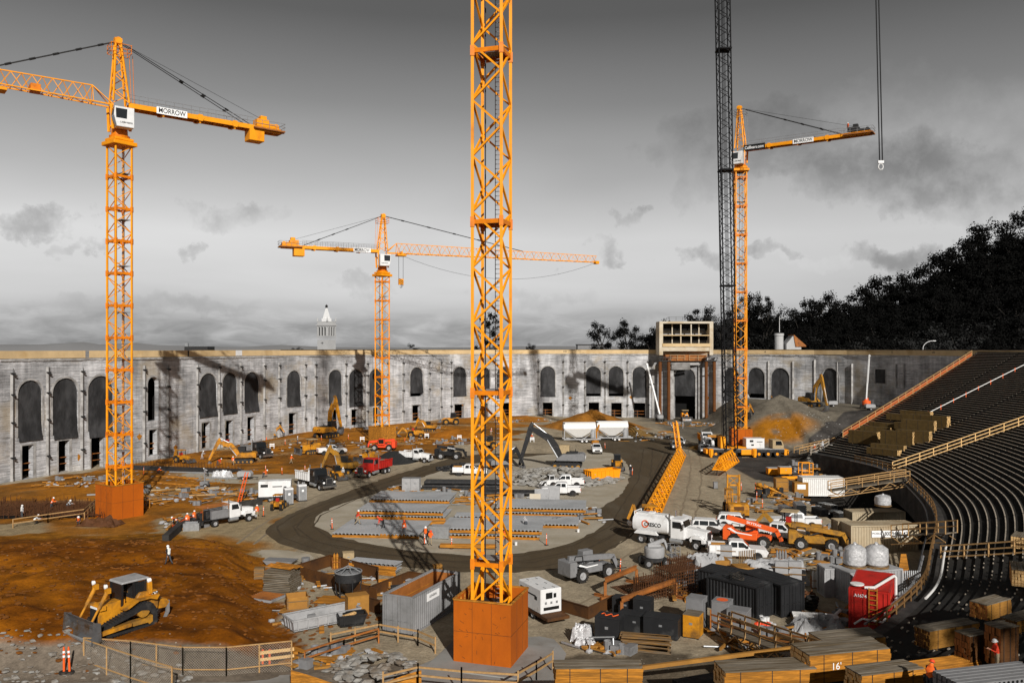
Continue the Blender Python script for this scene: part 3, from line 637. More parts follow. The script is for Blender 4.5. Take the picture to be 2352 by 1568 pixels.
for x in (-6.9, 6.8):
 s = MB()
 for z in (17.6, 18.6): s.bb(x - 1.8, -3, z, x + 1.8, -1.5, z + .25)
 for k in range(5): s.bar((x - 1.6 + k * .8, -3, 17.6), (x - 1.2 + k * .8, -3, 18.8), .15)
 s.bar((x - 1.5, -2.2, 14.6), (x + 1.5, -2.2, 14.6), .3); s.build('jacking_frame', 'dark_metal', pb)
bx('pier_wall', 'plaster_trim', (-4.6, .6, -1, -3.6, 1.6, 17.5), (3.9, .6, -1, 4.9, 1.6, 17.5), (-4.4, .3, 16.4, 4.7, .9, 17.6))
s = MB()
for z in (15.5, 16.5): s.box(-1.6, -.1, z, 5.5, .2, 1.1, 0, 0, .5)
s.build('loose_boards', 'plaster_trim', pb)
# ================================================================ seating bank
SEC = [((52, 142), (99, 176)), ((55, 132), (100, 150)), ((56, 120), (98, 116)), ((50.5, 100), (93, 86)), ((45.5, 87), (82, 60)), ((39.9, 77), (67, 38)), ((33.3, 66.3), (50, 20)), ((22.6, 54.8), (34, 6)), ((10, 49), (18, 1))]
def cr(pts, t):
 n = len(pts) - 1; t = max(0, min(n - 1e-6, t)); i = int(t); f = t - i
 p0, p1, p2, p3 = (V(pts[max(0, i - 1)]), V(pts[i]), V(pts[i + 1]), V(pts[min(n, i + 2)]))
 return .5 * ((2 * p1) + (p2 - p0) * f + (2 * p0 - 5 * p1 + 4 * p2 - p3) * f * f + (3 * p1 - p0 - 3 * p2 + p3) * f ** 3)
SI = [s[0] for s in SEC]; SO = [s[1] for s in SEC]; NR = 60
def zrow(u, t=0):
 u = max(0, u); k = SM(3.6, 5.6, t); z0 = 3.5 - 2 * k; return z0 + (20.7 - z0) * (u ** 1.04 * (1 - k) + (.58 * u + .42 * u * u) * k)
def SP(t, u, dz=0.): a = cr(SI, t); b = cr(SO, t); q = a.lerp(b, u); return V((q.x, q.y, zrow(u, t) + dz))
gs = root('seating_bank'); tag(gs, 'curved dark seating bank of bare concentric rows climbing to the right hand rim', 'grandstand')
deck = MB(); NT = 64; vs = []
for r in range(NR + 1):
 for k in range(NT + 1):
  t = k / NT * 8; a = SP(t, r / NR); z0 = a.z; vs += [(a.x, a.y, z0 - (z0 - zrow((r - 1) / NR, t) if r else 3.2)), (a.x, a.y, z0)]
W2 = 2 * (NT + 1)
for r in range(NR + 1):
 for k in range(NT):
  i = r * W2 + 2 * k
  deck.f.append((i, i + 2, i + 3, i + 1))
  if r < NR: deck.f.append((i + 1, i + 3, i + W2 + 2, i + W2))
deck.v = vs; deck.build('stepped_deck', 'bleacher_deck', gs)
from mathutils.bvhtree import BVHTree
BV = BVHTree.FromPolygons(vs, deck.f)
def B(x, y):
 h = BV.ray_cast(V((0, 0, CH)), V(((x - 1176) / FP, 1, (HY - y) / FP)))[0]
 return h if h else P(x, y, 3)
GAPS = [1.33, 2.42, 3.55, 4.86]
for r in range(1, NR):
 s = MB()
 for k in range(NT * 2):
  t0 = k / (NT * 2) * 5.05; t1 = (k + 1) / (NT * 2) * 5.05
  g = any(t0 < g_ < t1 for g_ in (.62, 1.33, 2.0, 2.42, 3.0, 3.55, 4.2))
  s.bar(SP(t0, r / NR, .05), SP(t1, r / NR, .05), .04 if g else .10, .03 if g else .08)
 s.build('seat_board', 'lath', gs)
s = MB()
for r in range(1, 40):
 t = 5.1 + .04 * (r % 3)
 while t < 7.2:
  if rnd.random() < .5: s.bar(SP(t, r / NR, .06), SP(t + rnd.uniform(.008, .022), r / NR, .06), .09, .08)
  t += .085
s.build('seat_bracket', 'lath', gs, kind='stuff')
# stair rails running up the bank
def stair_rail(t, u0, u1, label, mt='rail_wood', sheet_=False, step=.045, dt=.0):
 o = root('stair_rail'); tag(o, label, 'railing'); s = MB(); u = u0; pts = []
 while u <= u1: pts.append(SP(t + dt * (u - u0), u)); u += step
 for p in pts: s.bar(p - V((0, 0, .3)), p + V((0, 0, 1.15)), .12)
 s.build('post', mt, o)
 for zq in (.1, .6, 1.12):
  s = MB()
  for a, b in zip(pts, pts[1:]): s.bar(a + V((0, 0, zq)), b + V((0, 0, zq)), .1, .12)
  s.build('rail', mt, o)
 if sheet_:
  s = MB()
  for a, b in zip(pts, pts[1:]): s.add([a + V((0, 0, .15)), b + V((0, 0, .15)), b + V((0, 0, .8)), a + V((0, 0, .8))], [(0, 1, 2, 3)])
  s.build('safety_netting', 'net_orange', o)
  s = MB()
  for a, b in zip(pts, pts[1:]):
   d = (b - a); side = V((d.y, -d.x, 0)).normalized() * .9
   s.add([a + V((0, 0, -.05)), b + V((0, 0, -.05)), b + side + V((0, 0, -.05)), a + side + V((0, 0, -.05))], [(0, 1, 2, 3)])
  s.build('stair_tread', 'rust_dark', o)
 return o
stair_rail(.03, .14, .985, 'long stair rail hung with orange netting, farthest of the stair rails on the seating bank', 'rail_wood', True)
stair_rail(.0, -.02, .10, 'short pale timber rail at the foot of the orange netted stair', 'lath')
stair_rail(1.85, .0, .62, 'bare timber stair rail across the middle of the seating bank', 'timber_light', dt=.25)
stair_rail(5.0, .0, .5, 'bare timber stair rail nearest the red container, low on the seating bank', 'rail_wood', dt=.2)
o = root('white_pipe_run'); tag(o, 'long thin white pipe laid up the upper seating rows behind the timber piles', 'pipe')
s = MB(); pts = [SP(.78 + .2 * (u - .3), u, .5) for u in [.26 + i * .02 for i in range(36)]]; s.path(pts, .07); s.build('pipe', 'pvc', o)
s = MB()
for p in pts[::3]: s.bar(p - V((0, 0, .6)), p + V((0, 0, .3)), .1)
s.build('bracket', 'orange_red', o)
# inner kerb, walkway rails along its foot
o = root('inner_kerb'); tag(o, 'curved concrete kerb and retaining wall at the foot of the seating rows', 'wall')
s = MB(); pts = [SP(i / 60 * 8, 0) for i in range(61)]
for a, b in zip(pts, pts[1:]):
 ia = V((a.x, a.y, 0)); n = V((-(b - a).y, (b - a).x, 0)).normalized()
 if n.dot(V((10, 110, 0)) - a) < 0: n = -n
 for c in ((0, .0),): s.add([a + n * .0, b, b + n * .9, a + n * .9, a + n * .9 - V((0, 0, 4)), b + n * .9 - V((0, 0, 4))], [(0, 1, 2, 3), (3, 2, 5, 4)])
s.build('kerb', 'debris_soil', o)
for zq, off, nm in ((.9, .8, 'rail'), (.45, .8, 'rail'), (.15, 1.6, 'pipe')):
 s = MB()
 for a, b in zip(pts[8:50], pts[9:51]):
  n = V((-(b - a).y, (b - a).x, 0)).normalized(); n = n if n.dot(V((10, 110, 0)) - a) > 0 else -n
  s.bar(a + n * off + V((0, 0, zq)), b + n * off + V((0, 0, zq)), .12)
 s.build(nm, 'rail_dark' if nm == 'rail' else 'grey_paint', o)
s = MB()
for a, b in zip(pts[8:50], pts[9:51]):
 n = V((-(b - a).y, (b - a).x, 0)).normalized(); n = n if n.dot(V((10, 110, 0)) - a) > 0 else -n
 s.bar(a + n * .8, a + n * .8 + V((0, 0, 1)), .1)
s.build('rail_post', 'rail_dark', o)
# ================================================================ backdrop
def hills(name, Y, pts, mt, depth=600):
 s = MB(); vs = []; n = len(pts)
 for x, y in pts: c = A(x, y, Y); vs += [(c.x, Y, -10), (c.x, Y + depth * .3, c.z * .6 if c.z > 0 else 0), (c.x, Y + depth, c.z)]
 s.add(vs, [(i * 3 + j, (i + 1) * 3 + j, (i + 1) * 3 + j + 1, i * 3 + j + 1) for i in range(n - 1) for j in range(2)]); o = s.build(name, mt, smooth=True); tag(o, kind='structure'); return o
px = [(-300, 795), (-100, 790), (0, 790), (60, 787), (110, 784), (150, 790), (210, 788), (240, 786), (300, 792), (380, 794), (500, 797), (560, 793), (600, 791), (640, 793), (720, 797), (900, 798), (1100, 797), (1250, 794), (1400, 795), (1500, 797)]
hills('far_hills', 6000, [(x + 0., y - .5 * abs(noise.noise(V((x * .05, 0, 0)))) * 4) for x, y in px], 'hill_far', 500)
# wooded hill on the right
def hillz(X, Y): return max(2, 10 + .17 * (X - 70) * SM(60, 120, X) + .02 * (Y - 300) + 3 * nz(X, Y, .03))
s = MB(); vs = []; n1, n2 = 50, 26
for j in range(n2 + 1):
 for i in range(n1 + 1):
  X = 25 + i * 10; Y = 262 + j * 14; lo = SM(25, 75, X)
  vs.append((X + (0 if Y > 300 else 30), Y, (hillz(X, Y)) * lo * SM(255, 300, Y) - 3))
s.add(vs, [(j * (n1 + 1) + i, j * (n1 + 1) + i + 1, (j + 1) * (n1 + 1) + i + 1, (j + 1) * (n1 + 1) + i) for j in range(n2) for i in range(n1)])
tag(s.build('wooded_hill', 'hill_dark', smooth=True), kind='structure')
def crown_mesh(kind, seed, mt='foliage'):
 """unit tree (height 1): trunk with limbs, crown of leaf clumps"""
 r = random.Random(seed); lm = MB(); tm = MB()
 def limb(p, q, a, b): tm.tube(p, q, a, b, n=6, cap=False)
 clumps = []
 if kind == 'gum':
  limb((0, 0, 0), (.02, .01, .55), .022, .014)
  for k in range(11):
   a = k * 2.4 + r.random(); z0 = .32 + .04 * k * r.uniform(.7, 1.1); e = V((cos(a) * r.uniform(.1, .27), sin(a) * r.uniform(.1, .27), min(.96, z0 + r.uniform(.14, .3))))
   limb((.01, 0, min(z0, .6)), e, .011, .004); clumps += [(e, r.uniform(.09, .14)), (e + V((r.uniform(-.07, .07), r.uniform(-.07, .07), r.uniform(-.07, .05))), r.uniform(.08, .11))]
  clumps.append((V((0, 0, .93)), .07))
 elif kind == 'pine':
  limb((0, 0, 0), (0, 0, .97), .02, .004)
  for k in range(26):
   z0 = .25 + .72 * k / 26; a = k * 2.4; l = .30 * (1 - (z0 - .2) * .95) * r.uniform(.7, 1.15) + .02
   e = V((cos(a) * l, sin(a) * l, z0 + .02)); limb((0, 0, z0 - .02), e, .006, .002); clumps += [(e, .045), (e * .6 + V((0, 0, z0 * .4)), .045)]
 else:
  limb((0, 0, 0), (0, 0, .5), .03, .015)
  for k in range(24):
   a = r.random() * 6.28; q = r.random() ** .5; z = r.uniform(.12, .92); wv = .34 * sqrt(max(.05, 1 - ((z - .45) / .58) ** 2)); clumps.append((V((cos(a) * q * wv, sin(a) * q * wv, z)), r.uniform(.08, .13)))
   if k % 4 == 0: limb((0, 0, .3), clumps[-1][0], .01, .003)
 for c, rad in clumps:
  for _ in range(150 if kind != 'pine' else 40):
   d = V((r.gauss(0, 1), r.gauss(0, 1), r.gauss(0, .62))).normalized() * rad * r.uniform(.35, 1.0); p = c + d; sz = r.uniform(.008, .018)
   n = (d.normalized() + V((r.uniform(-.7, .7), r.uniform(-.7, .7), r.uniform(-.3, .9)))).normalized(); u = n.orthogonal().normalized(); v = n.cross(u)
   an = r.random() * 3; u, v = u * cos(an) + v * sin(an), v * cos(an) - u * sin(an)
   lm.add([p - u * sz, p + v * sz * .6, p + u * sz, p - v * sz * .6], [(0, 1, 2, 3)])
 return tm.mesh('trunk'), lm.mesh('crown')
TM = {}
for k, sd_ in (('gum', 1), ('gum', 2), ('gum', 3), ('pine', 4), ('bush', 5), ('bush', 6)):
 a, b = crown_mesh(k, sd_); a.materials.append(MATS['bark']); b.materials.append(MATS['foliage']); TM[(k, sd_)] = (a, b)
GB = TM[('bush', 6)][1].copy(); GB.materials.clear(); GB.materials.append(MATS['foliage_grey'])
def tree(kind, sd_, loc, h, wf, label, name='tree', group=None, grey=False):
 o = root(name); o.location = loc; o.rotation_euler = (0, 0, rnd.random() * 6.28); tag(o, label, 'tree', group)
 for nm, m in zip(('trunk', 'crown'), TM[(kind, sd_)]):
  c = bpy.data.objects.new(nm, GB if grey and nm == 'crown' else m); COL.objects.link(c); c.parent = o; c.scale = (h * wf, h * wf, h)
 return o
def tree_at(x, ytop, Y, h, kind, sd_, wf, label, name='tree', group=None, grey=False):
 c = A(x, ytop, Y); return tree(kind, sd_, (c.x, Y, c.z - h), h, wf, label, name, group, grey)
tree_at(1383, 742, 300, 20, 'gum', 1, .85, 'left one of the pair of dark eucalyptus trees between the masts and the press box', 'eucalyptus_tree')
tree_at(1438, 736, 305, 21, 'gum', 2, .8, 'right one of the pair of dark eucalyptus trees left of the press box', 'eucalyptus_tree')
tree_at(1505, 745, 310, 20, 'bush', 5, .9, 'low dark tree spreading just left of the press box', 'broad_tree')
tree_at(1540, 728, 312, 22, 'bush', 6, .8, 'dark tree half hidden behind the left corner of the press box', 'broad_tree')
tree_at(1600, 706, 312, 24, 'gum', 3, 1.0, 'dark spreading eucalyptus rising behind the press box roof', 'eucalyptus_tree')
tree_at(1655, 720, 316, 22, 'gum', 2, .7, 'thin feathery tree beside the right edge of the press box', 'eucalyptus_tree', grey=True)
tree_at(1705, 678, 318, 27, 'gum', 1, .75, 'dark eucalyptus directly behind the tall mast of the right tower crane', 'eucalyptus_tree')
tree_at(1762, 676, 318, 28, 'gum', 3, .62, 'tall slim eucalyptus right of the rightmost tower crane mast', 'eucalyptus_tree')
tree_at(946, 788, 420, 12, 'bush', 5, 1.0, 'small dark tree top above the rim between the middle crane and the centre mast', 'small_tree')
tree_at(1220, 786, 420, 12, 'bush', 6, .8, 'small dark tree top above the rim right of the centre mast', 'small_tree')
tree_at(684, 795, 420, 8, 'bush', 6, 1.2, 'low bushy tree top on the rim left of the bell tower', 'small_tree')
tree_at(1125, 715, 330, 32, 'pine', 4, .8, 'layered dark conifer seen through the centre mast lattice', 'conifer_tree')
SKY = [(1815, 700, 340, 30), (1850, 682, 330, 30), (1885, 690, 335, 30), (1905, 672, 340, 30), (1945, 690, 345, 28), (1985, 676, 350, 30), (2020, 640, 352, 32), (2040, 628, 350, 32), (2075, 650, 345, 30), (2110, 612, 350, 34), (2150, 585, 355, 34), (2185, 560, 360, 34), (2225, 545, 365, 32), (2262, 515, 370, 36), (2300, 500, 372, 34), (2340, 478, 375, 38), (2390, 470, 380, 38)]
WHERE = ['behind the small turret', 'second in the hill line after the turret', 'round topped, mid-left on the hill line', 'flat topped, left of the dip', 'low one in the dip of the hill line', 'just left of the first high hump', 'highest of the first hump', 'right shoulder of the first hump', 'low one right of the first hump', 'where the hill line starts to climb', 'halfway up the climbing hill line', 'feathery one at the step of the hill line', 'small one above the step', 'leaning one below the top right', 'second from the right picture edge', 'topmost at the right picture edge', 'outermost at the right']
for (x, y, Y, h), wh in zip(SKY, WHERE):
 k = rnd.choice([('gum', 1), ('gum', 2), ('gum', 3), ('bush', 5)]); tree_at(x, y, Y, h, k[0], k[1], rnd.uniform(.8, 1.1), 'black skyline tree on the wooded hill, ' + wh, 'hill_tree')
SKL = [(1480, 790), (1500, 752), (1600, 722), (1650, 728), (1720, 700), (1800, 712), (1900, 700), (2000, 680), (2060, 660), (2110, 640), (2200, 585), (2260, 550), (2352, 515), (2500, 470)]
def skyl(x):
 for (a, b), (c, d) in zip(SKL, SKL[1:]):
  if a <= x <= c: return b + (d - b) * (x - a) / (c - a)
 return SKL[-1][1]
n = 0
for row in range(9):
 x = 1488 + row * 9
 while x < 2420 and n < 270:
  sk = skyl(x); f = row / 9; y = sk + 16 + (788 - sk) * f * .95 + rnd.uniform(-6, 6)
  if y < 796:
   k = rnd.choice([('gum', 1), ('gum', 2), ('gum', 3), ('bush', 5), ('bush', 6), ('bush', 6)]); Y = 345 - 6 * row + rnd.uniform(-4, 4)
   tree_at(x, y, Y, rnd.uniform(20, 30), k[0], k[1], rnd.uniform(1.0, 1.4), 'unseen dark tree behind the camera, added to shade the seating bank', 'wood_tree', 'trees of the dense hillside wood', grey=(row > 5 and rnd.random() < .3)); n += 1
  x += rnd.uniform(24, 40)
s = MB(); s.add([(22, -8, 19), (260, -8, 24), (260, -220, 60), (30, -220, 50)], [(0, 1, 2, 3)]); tag(s.build('unseen_rear_hill', 'hill_dark'), kind='structure')  # unseen slope added behind the camera to carry the shading trees
for i, (X, Y, h) in enumerate(((47, -14, 21), (54, -22, 22), (61, -14, 23), (69, -24, 29), (77, -14, 31), (85, -26, 34), (93, -12, 36), (102, -26, 40), (112, -10, 38), (122, -22, 40), (133, -8, 40), (142, -20, 42), (66, -38, 29), (90, -44, 40), (75, -36, 32), (110, -40, 44))):  # out-of-view trees added behind the camera, sized to shade the seating bank
 tree('bush' if i % 3 else 'gum', 5 if i % 3 else 2, (X, Y, 20 + (-Y) * .15), h, .9, 'unseen dark tree behind the camera, added to shade the seating bank', 'wood_tree', 'trees of the dense hillside wood')
# bell tower
bt = root('bell_tower'); tag(bt, 'distant pale stone bell tower with pointed spire above the stadium rim', 'tower'); bt.location = (*A(750, 800, 640).to_2d(), 0); bt.rotation_euler = (0, 0, radians(-28))
k = 640 / FP
def tz(y): return CH - (y - HY) * k
w5 = 4.9
s = MB().bb(-w5, -w5, 0, w5, w5, tz(780)); s.build('shaft', 'stone', bt)
s = MB()
for a, b, c in ((775, 777, .5), (771, 773, .35), (745, 748, .9), (748, 751, .4)): s.bb(-w5 - c, -w5 - c, tz(b), w5 + c, w5 + c, tz(a))
s.bb(-w5, -w5, tz(745), w5, w5, tz(738)); s.build('cornice', 'stone', bt)
s = MB()
for i in range(4):
 for sx, sy in ((1, 0), (0, 1), (-1, 0), (0, -1)):
  q = -w5 + .7 + i * (2 * w5 - 1.4) / 3 * 1.0
  if sx: s.bb(sx * w5 - .45, q - .5, tz(771), sx * w5 + .45, q + .5, tz(751))
  else: s.bb(q - .5, sy * w5 - .45, tz(771), q + .5, sy * w5 + .45, tz(751))
s.build('belfry_column', 'stone', bt); MB().bb(-w5 + .9, -w5 + .9, tz(772), w5 - .9, w5 - .9, tz(750)).build('belfry_void', 'void', bt)
s = MB(); c = 2.6; s.bb(-c, -c, tz(738), c, c, tz(731)); top = (0, 0, tz(706)); s.add([(-2.0, -2.0, tz(731)), (2.0, -2.0, tz(731)), (2.0, 2.0, tz(731)), (-2.0, 2.0, tz(731)), (.35, -.35, tz(705)), (.35, .35, tz(705)), (-.35, .35, tz(705)), (-.35, -.35, tz(705))], [(0, 1, 4, 7), (1, 2, 5, 4), (2, 3, 6, 5), (3, 0, 7, 6), (4, 5, 6, 7)]); s.build('spire', 'stone_light', bt)
MB().lathe([(0, tz(698)), (.3, tz(700)), (1.2, tz(702)), (.7, tz(704)), (1.3, tz(706)), (0, tz(707))], 8).build('lantern', 'dark_metal', bt)
for sx in (-1, 1):
 for sy in (-1, 1): s = MB(); s.tube((sx * w5, sy * w5, tz(738)), (sx * w5, sy * w5, tz(728)), .8, .1, 6); s.build('pinnacle', 'stone', bt)
for sx, sy in ((0, -1), (-1, 0)):
 s = MB()
 if sy: s.bb(-1.4, -w5 - .1, tz(788), 1.4, -w5 + .1, tz(787.3)); s.bb(-.25, -w5 - .1, tz(790), .25, -w5 + .1, tz(785))
 else: s.bb(-w5 - .1, -1.4, tz(788), -w5 + .1, 1.4, tz(787.3)); s.bb(-w5 - .1, -.25, tz(790), -w5 + .1, .25, tz(785))
 s.build('clock_hands', 'dark_metal', bt)
b = root('distant_building'); tag(b, 'long low dark roofline with vents peeping over the left rim', 'building'); c = A(450, 800, 500); b.location = (c.x, 500, 0)
MB().bb(-7, 0, 10, 7, 12, 22.6).build('wall', 'dark_metal', b); s = MB()
for i in range(14): s.bar((-6.8 + i, 0, 22.6), (-6.8 + i, 0, 23.3), .2)
s.bb(-6.6, 0, 22.6, -5, 2, 24.6); s.build('roof_vent', 'galv', b)
b = root('roadside_block'); tag(b, 'plain grey block of a building behind the pair of eucalyptus trees', 'building'); c = A(1350, 797, 330); b.location = (c.x, 330, 0); MB().bb(-4, 0, 10, 7, 8, 22.8).build('wall', 'grey_paint', b); MB().bb(-4.3, -.3, 22.8, 7.3, 8.3, 23.1).build('roof', 'dark_metal', b)
b = root('turret_house'); tag(b, 'small pale round turret with an orange roofed house below the wooded hill', 'house'); c = A(1789, 800, 285); b.location = (c.x, 285, 0)
MB().lathe([(1.5, 10), (1.5, 25.6), (1.65, 25.8), (1.65, 26.6), (1.3, 26.6), (0, 26.4)], 16).build('turret', 'stone', b); s = MB(); s.tube((.2, 0, 27), (.2, 0, 32.5), .12, .06, 6); s.tube((.2, 0, 31.5), (1.8, 0, 32), .05, n=5); s.build('flag_pole', 'white_paint', b)
MB().prism([(2, 10), (7, 10), (7, 23), (4.5, 26), (2, 23)], -2, 3).build('gable_wall', 'stone', b); MB().prism([(4.3, 26.2), (8.6, 22.4), (8.6, 22), (5, 22)], -2.3, 3.3).build('roof', 'rust_beam', b)
o = root('street_lamp'); tag(o, 'thin curved white street lamp against the black trees', 'street lamp'); c = A(2120, 802, 215); o.location = c; s = MB(); pts = [(0, 0, -3), (0, 0, .2)] + [(2.6 * (1 - cos(a)), 0, .2 + 2.0 * sin(a)) for a in [i * pi / 16 for i in range(1, 9)]]; s.path(pts, .08); s.build('pole', 'white_paint', o); MB().bb(2.5, -.15, 2.1, 3.3, .15, 2.3).build('lamp_head', 'white_paint', o)
# ================================================================ TOWER CRANES
def truss(mb, p, q, wv, hv, n, rc, rb, up=V((0, 0, 1)), tri=False, square=True, taper=1.0):
 """box (or triangular) lattice between p and q"""
 p, q = V(p), V(q); d = (q - p).normalized(); a = d.cross(up).normalized(); b = a.cross(d).normalized()
 def sec(t):
  c = p.lerp(q, t); k = 1 + (taper - 1) * t
  if tri: return [c - a * wv / 2 * k, c + a * wv / 2 * k, c + b * hv * k]
  return [c + a * wv / 2 * i * k + b * hv / 2 * j * k for i, j in ((-1, -1), (1, -1), (1, 1), (-1, 1))]
 S = [sec(i / n) for i in range(n + 1)]; m = len(S[0])
 for i in range(m): mb.bar(S[0][i], S[n][i], rc)
 for k in range(n):
  for i in range(m):
   j = (i + 1) % m
   if k % 2 == 0: mb.bar(S[k][i], S[k + 1][j], rb)
   else: mb.bar(S[k][j], S[k + 1][i], rb)
   if tri and i == 0 or k == 0: mb.bar(S[k][i], S[k][j], rb)
 return S
def crate_shell(mb, hw, hl, h, th=.12, inset=.0):
 for x in (-1, 1): mb.bb(min(x * hw, x * (hw - th)), -hl, 0, max(x * hw, x * (hw - th)), hl, h)
 for y in (-1, 1): mb.bb(-hw + th, min(y * hl, y * (hl - th)), 0, hw - th, max(y * hl, y * (hl - th)), h)
def tower_crane(label, X, Y, zb, th, ztop, jd, zj, zap, cjl, jl, sect, boxlab, bh=4.2, weight=True, boards=(), winch='crane_orange', ph=1.8, box_mat='ply_orange', panels=False, rb=.11, side=2.1):
 o = root('tower_crane'); tag(o, label, 'tower crane', 'orange tower cranes'); o.location = (X, Y, zb); c, s_ = cos(th), sin(th)
 def W(x, y, z): return V((x * c - y * s_, x * s_ + y * c, z - zb))     # mast frame -> root frame, absolute heights
 h = side / 2
 m = MB()
 for sx, sy in ((-1, -1), (1, -1), (1, 1), (-1, 1)): m.bar(W(sx * h, sy * h, zb + .1), W(sx * h, sy * h, ztop), .21)
 m.build('mast_chord', 'crane_orange', o); m = MB(); n = int((ztop - zb) / ph); hh = (ztop - zb) / n
 cs = [(-h, -h), (h, -h), (h, h), (-h, h)]
 for k in range(n):
  z0 = zb + k * hh; z1 = z0 + hh
  for i in range(4):
   a, b = cs[i], cs[(i + 1) % 4]
   if (k + i) % 2: a, b = b, a
   m.bar(W(*a, z0), W(*b, z1), rb)
 m.build('mast_bracing', 'crane_orange', o)
 z = zb + sect * .55
 while z < ztop:
  m = MB()
  for i in range(4):
   a, b = cs[i], cs[(i + 1) % 4]; m.bar(W(*a, z), W(*b, z), .14, .30)
  for a in cs: m.bar(W(*a, z - .35), W(*a, z + .35), .30)
  m.build('section_collar', 'crane_orange_deep', o); z += sect
 m = MB(); z = zb + 1
 while z < ztop - 1: m.bar(W(.15, .35, z), W(.55, .35, z), .04); z += .32
 m.bar(W(.15, .35, zb), W(.15, .35, ztop), .05); m.bar(W(.55, .35, zb), W(.55, .35, ztop), .05); m.build('ladder', 'grey_paint', o)
 z = zb + sect * .55 + .2
 while z < ztop:
  q = MB(); pts = [W(*p, z) for p in ((-.9, -.2), (.95, -.2), (.95, .95), (-.9, .95))]; q.add(pts + [p + V((0, 0, -.08)) for p in pts], [(0, 1, 2, 3), (7, 6, 5, 4), (0, 4, 5, 1), (1, 5, 6, 2), (2, 6, 7, 3), (3, 7, 4, 0)]); q.build('rest_platform', 'grey_paint', o); z += max(sect, 5.9)
 m = MB(); m.path([W(-.3, -.5, zb + .5), W(-.3, -.45, (zb + ztop) / 2), W(-.3, -.5, ztop)], .05, 5); m.build('power_cable', 'cable', o)
 if bh:
  m = MB(); hw = 2.05; crate_shell(m, hw, hw, bh);
  for i in range(len(m.v)): x, y, z = m.v[i]; m.v[i] = tuple(W(x, y, z + zb))
  bo = m.build('base_enclosure', box_mat, o, label=boxlab); m = MB()
  for k in range(6):
   t = -hw + .3 + k * .72
   m.bar(W(t, -hw + .2, zb + bh + .02), W(t, -hw - .02, zb + bh + .02), .09); m.bar(W(hw - .16, t, zb), W(hw - .16, t, zb + bh - .03), .1); m.bar(W(-hw + .16, t, zb), W(-hw + .16, t, zb + bh - .03), .1)
  for a, b in (((-hw, -hw), (hw, -hw)), ((hw, -hw), (hw, hw)), ((hw, hw), (-hw, hw)), ((-hw, hw), (-hw, -hw))): m.bar(W(a[0] * 1.0, a[1], zb + bh + .05), W(b[0], b[1], zb + bh + .05), .14, .1)
  m.build('timber_frame', 'timber_orange', bo)
  m = MB(); pts = [W(x, y, zb + bh - .8) for x, y in ((-1.7, -1.7), (1.7, -1.7), (1.7, 1.7), (-1.7, 1.7))]; m.add(pts, [(0, 1, 2, 3)]); m.build('inner_floor', 'dark_metal', bo)
  m = MB(); hx = hw + .004
  for f in (-.34, .33): m.bar(W(f * hw, -hx, zb + .05), W(f * hw, -hx, zb + bh), .02); m.bar(W(hx, f * hw, zb + .05), W(hx, f * hw, zb + bh), .02)
  m.bar(W(-hw, -hx, zb + bh * .5), W(hw, -hx, zb + bh * .5), .02); m.bar(W(hx, -hw, zb + bh * .5), W(hx, hw, zb + bh * .5), .02); r_ = random.Random(int(X))
  for _ in range(22): a = r_.uniform(-.85, .85) * hw; z = zb + r_.uniform(.3, bh - .3); m.bar(W(a, -hx, z), W(a + r_.uniform(-.3, .3), -hx, z - r_.uniform(.02, .25)), .02)
  m.build('panel_joint', 'rust_plate', bo)
  if panels:
   for i in range(3):
    for k in range(2):
     if (i + k) % 2: m = MB(); x0 = -hw + i * 1.37; z0 = zb + k * bh / 2; m.add([W(x0, -hw - .02, z0), W(x0 + 1.36, -hw - .02, z0), W(x0 + 1.36, -hw - .02, z0 + bh / 2), W(x0, -hw - .02, z0 + bh / 2)], [(0, 1, 2, 3)]); m.build('plywood_panel', 'timber_orange', bo)
 if ztop > 100: return o
 d = V((jd[0], jd[1], 0)).normalized(); nrm = V((d.y, -d.x, 0)); nrm = nrm if nrm.y < 0 else -nrm   # nrm faces the camera
 def J(a, b, z): q = d * a + nrm * b; return V((q.x, q.y, z - zb))
 m = MB()
 for z, hw, t_ in ((ztop, 1.55, .5), (ztop + .6, 1.25, .35)):
  pts = [W(x * hw, y * hw, z) for x, y in ((-1, -1), (1, -1), (1, 1), (-1, 1))]; m.add(pts + [p + V((0, 0, t_)) for p in pts], [(0, 3, 2, 1), (4, 5, 6, 7), (0, 1, 5, 4), (1, 2, 6, 5), (2, 3, 7, 6), (3, 0, 4, 7)])
 m.build('climbing_collar', 'crane_orange', o, bev=.05)
 m = MB(); q = W(0, 0, ztop + .95); m.lathe([(0, 0), (1.2, 0), (1.25, .3), (1.0, .35), (.95, 1.3), (1.1, 1.4), (0, 1.4)], 20, q); m.build('slewing_ring', 'crane_orange_deep', o)
 m = MB()
 for a in (-1, 1):
  for b in (-1, 1): m.bar(J(a * 1.0, b * 1.0, ztop + 1.9), J(a * 1.15, b * .9, zj - .1), .3)
 m.bar(J(-1.1, -.9, ztop + 2.4), J(1.1, -.9, zj - .8), .2); m.bar(J(-1.1, .9, ztop + 2.4), J(1.1, .9, ztop + 3.2), .25); m.build('turntable_frame', 'crane_orange', o)
 ca = root('operator_cab'); ca.parent = o
 m = MB(); z0 = zj - 3.0; y0, y1 = 1.05, 2.45; x0, x1 = -1.25, 1.15
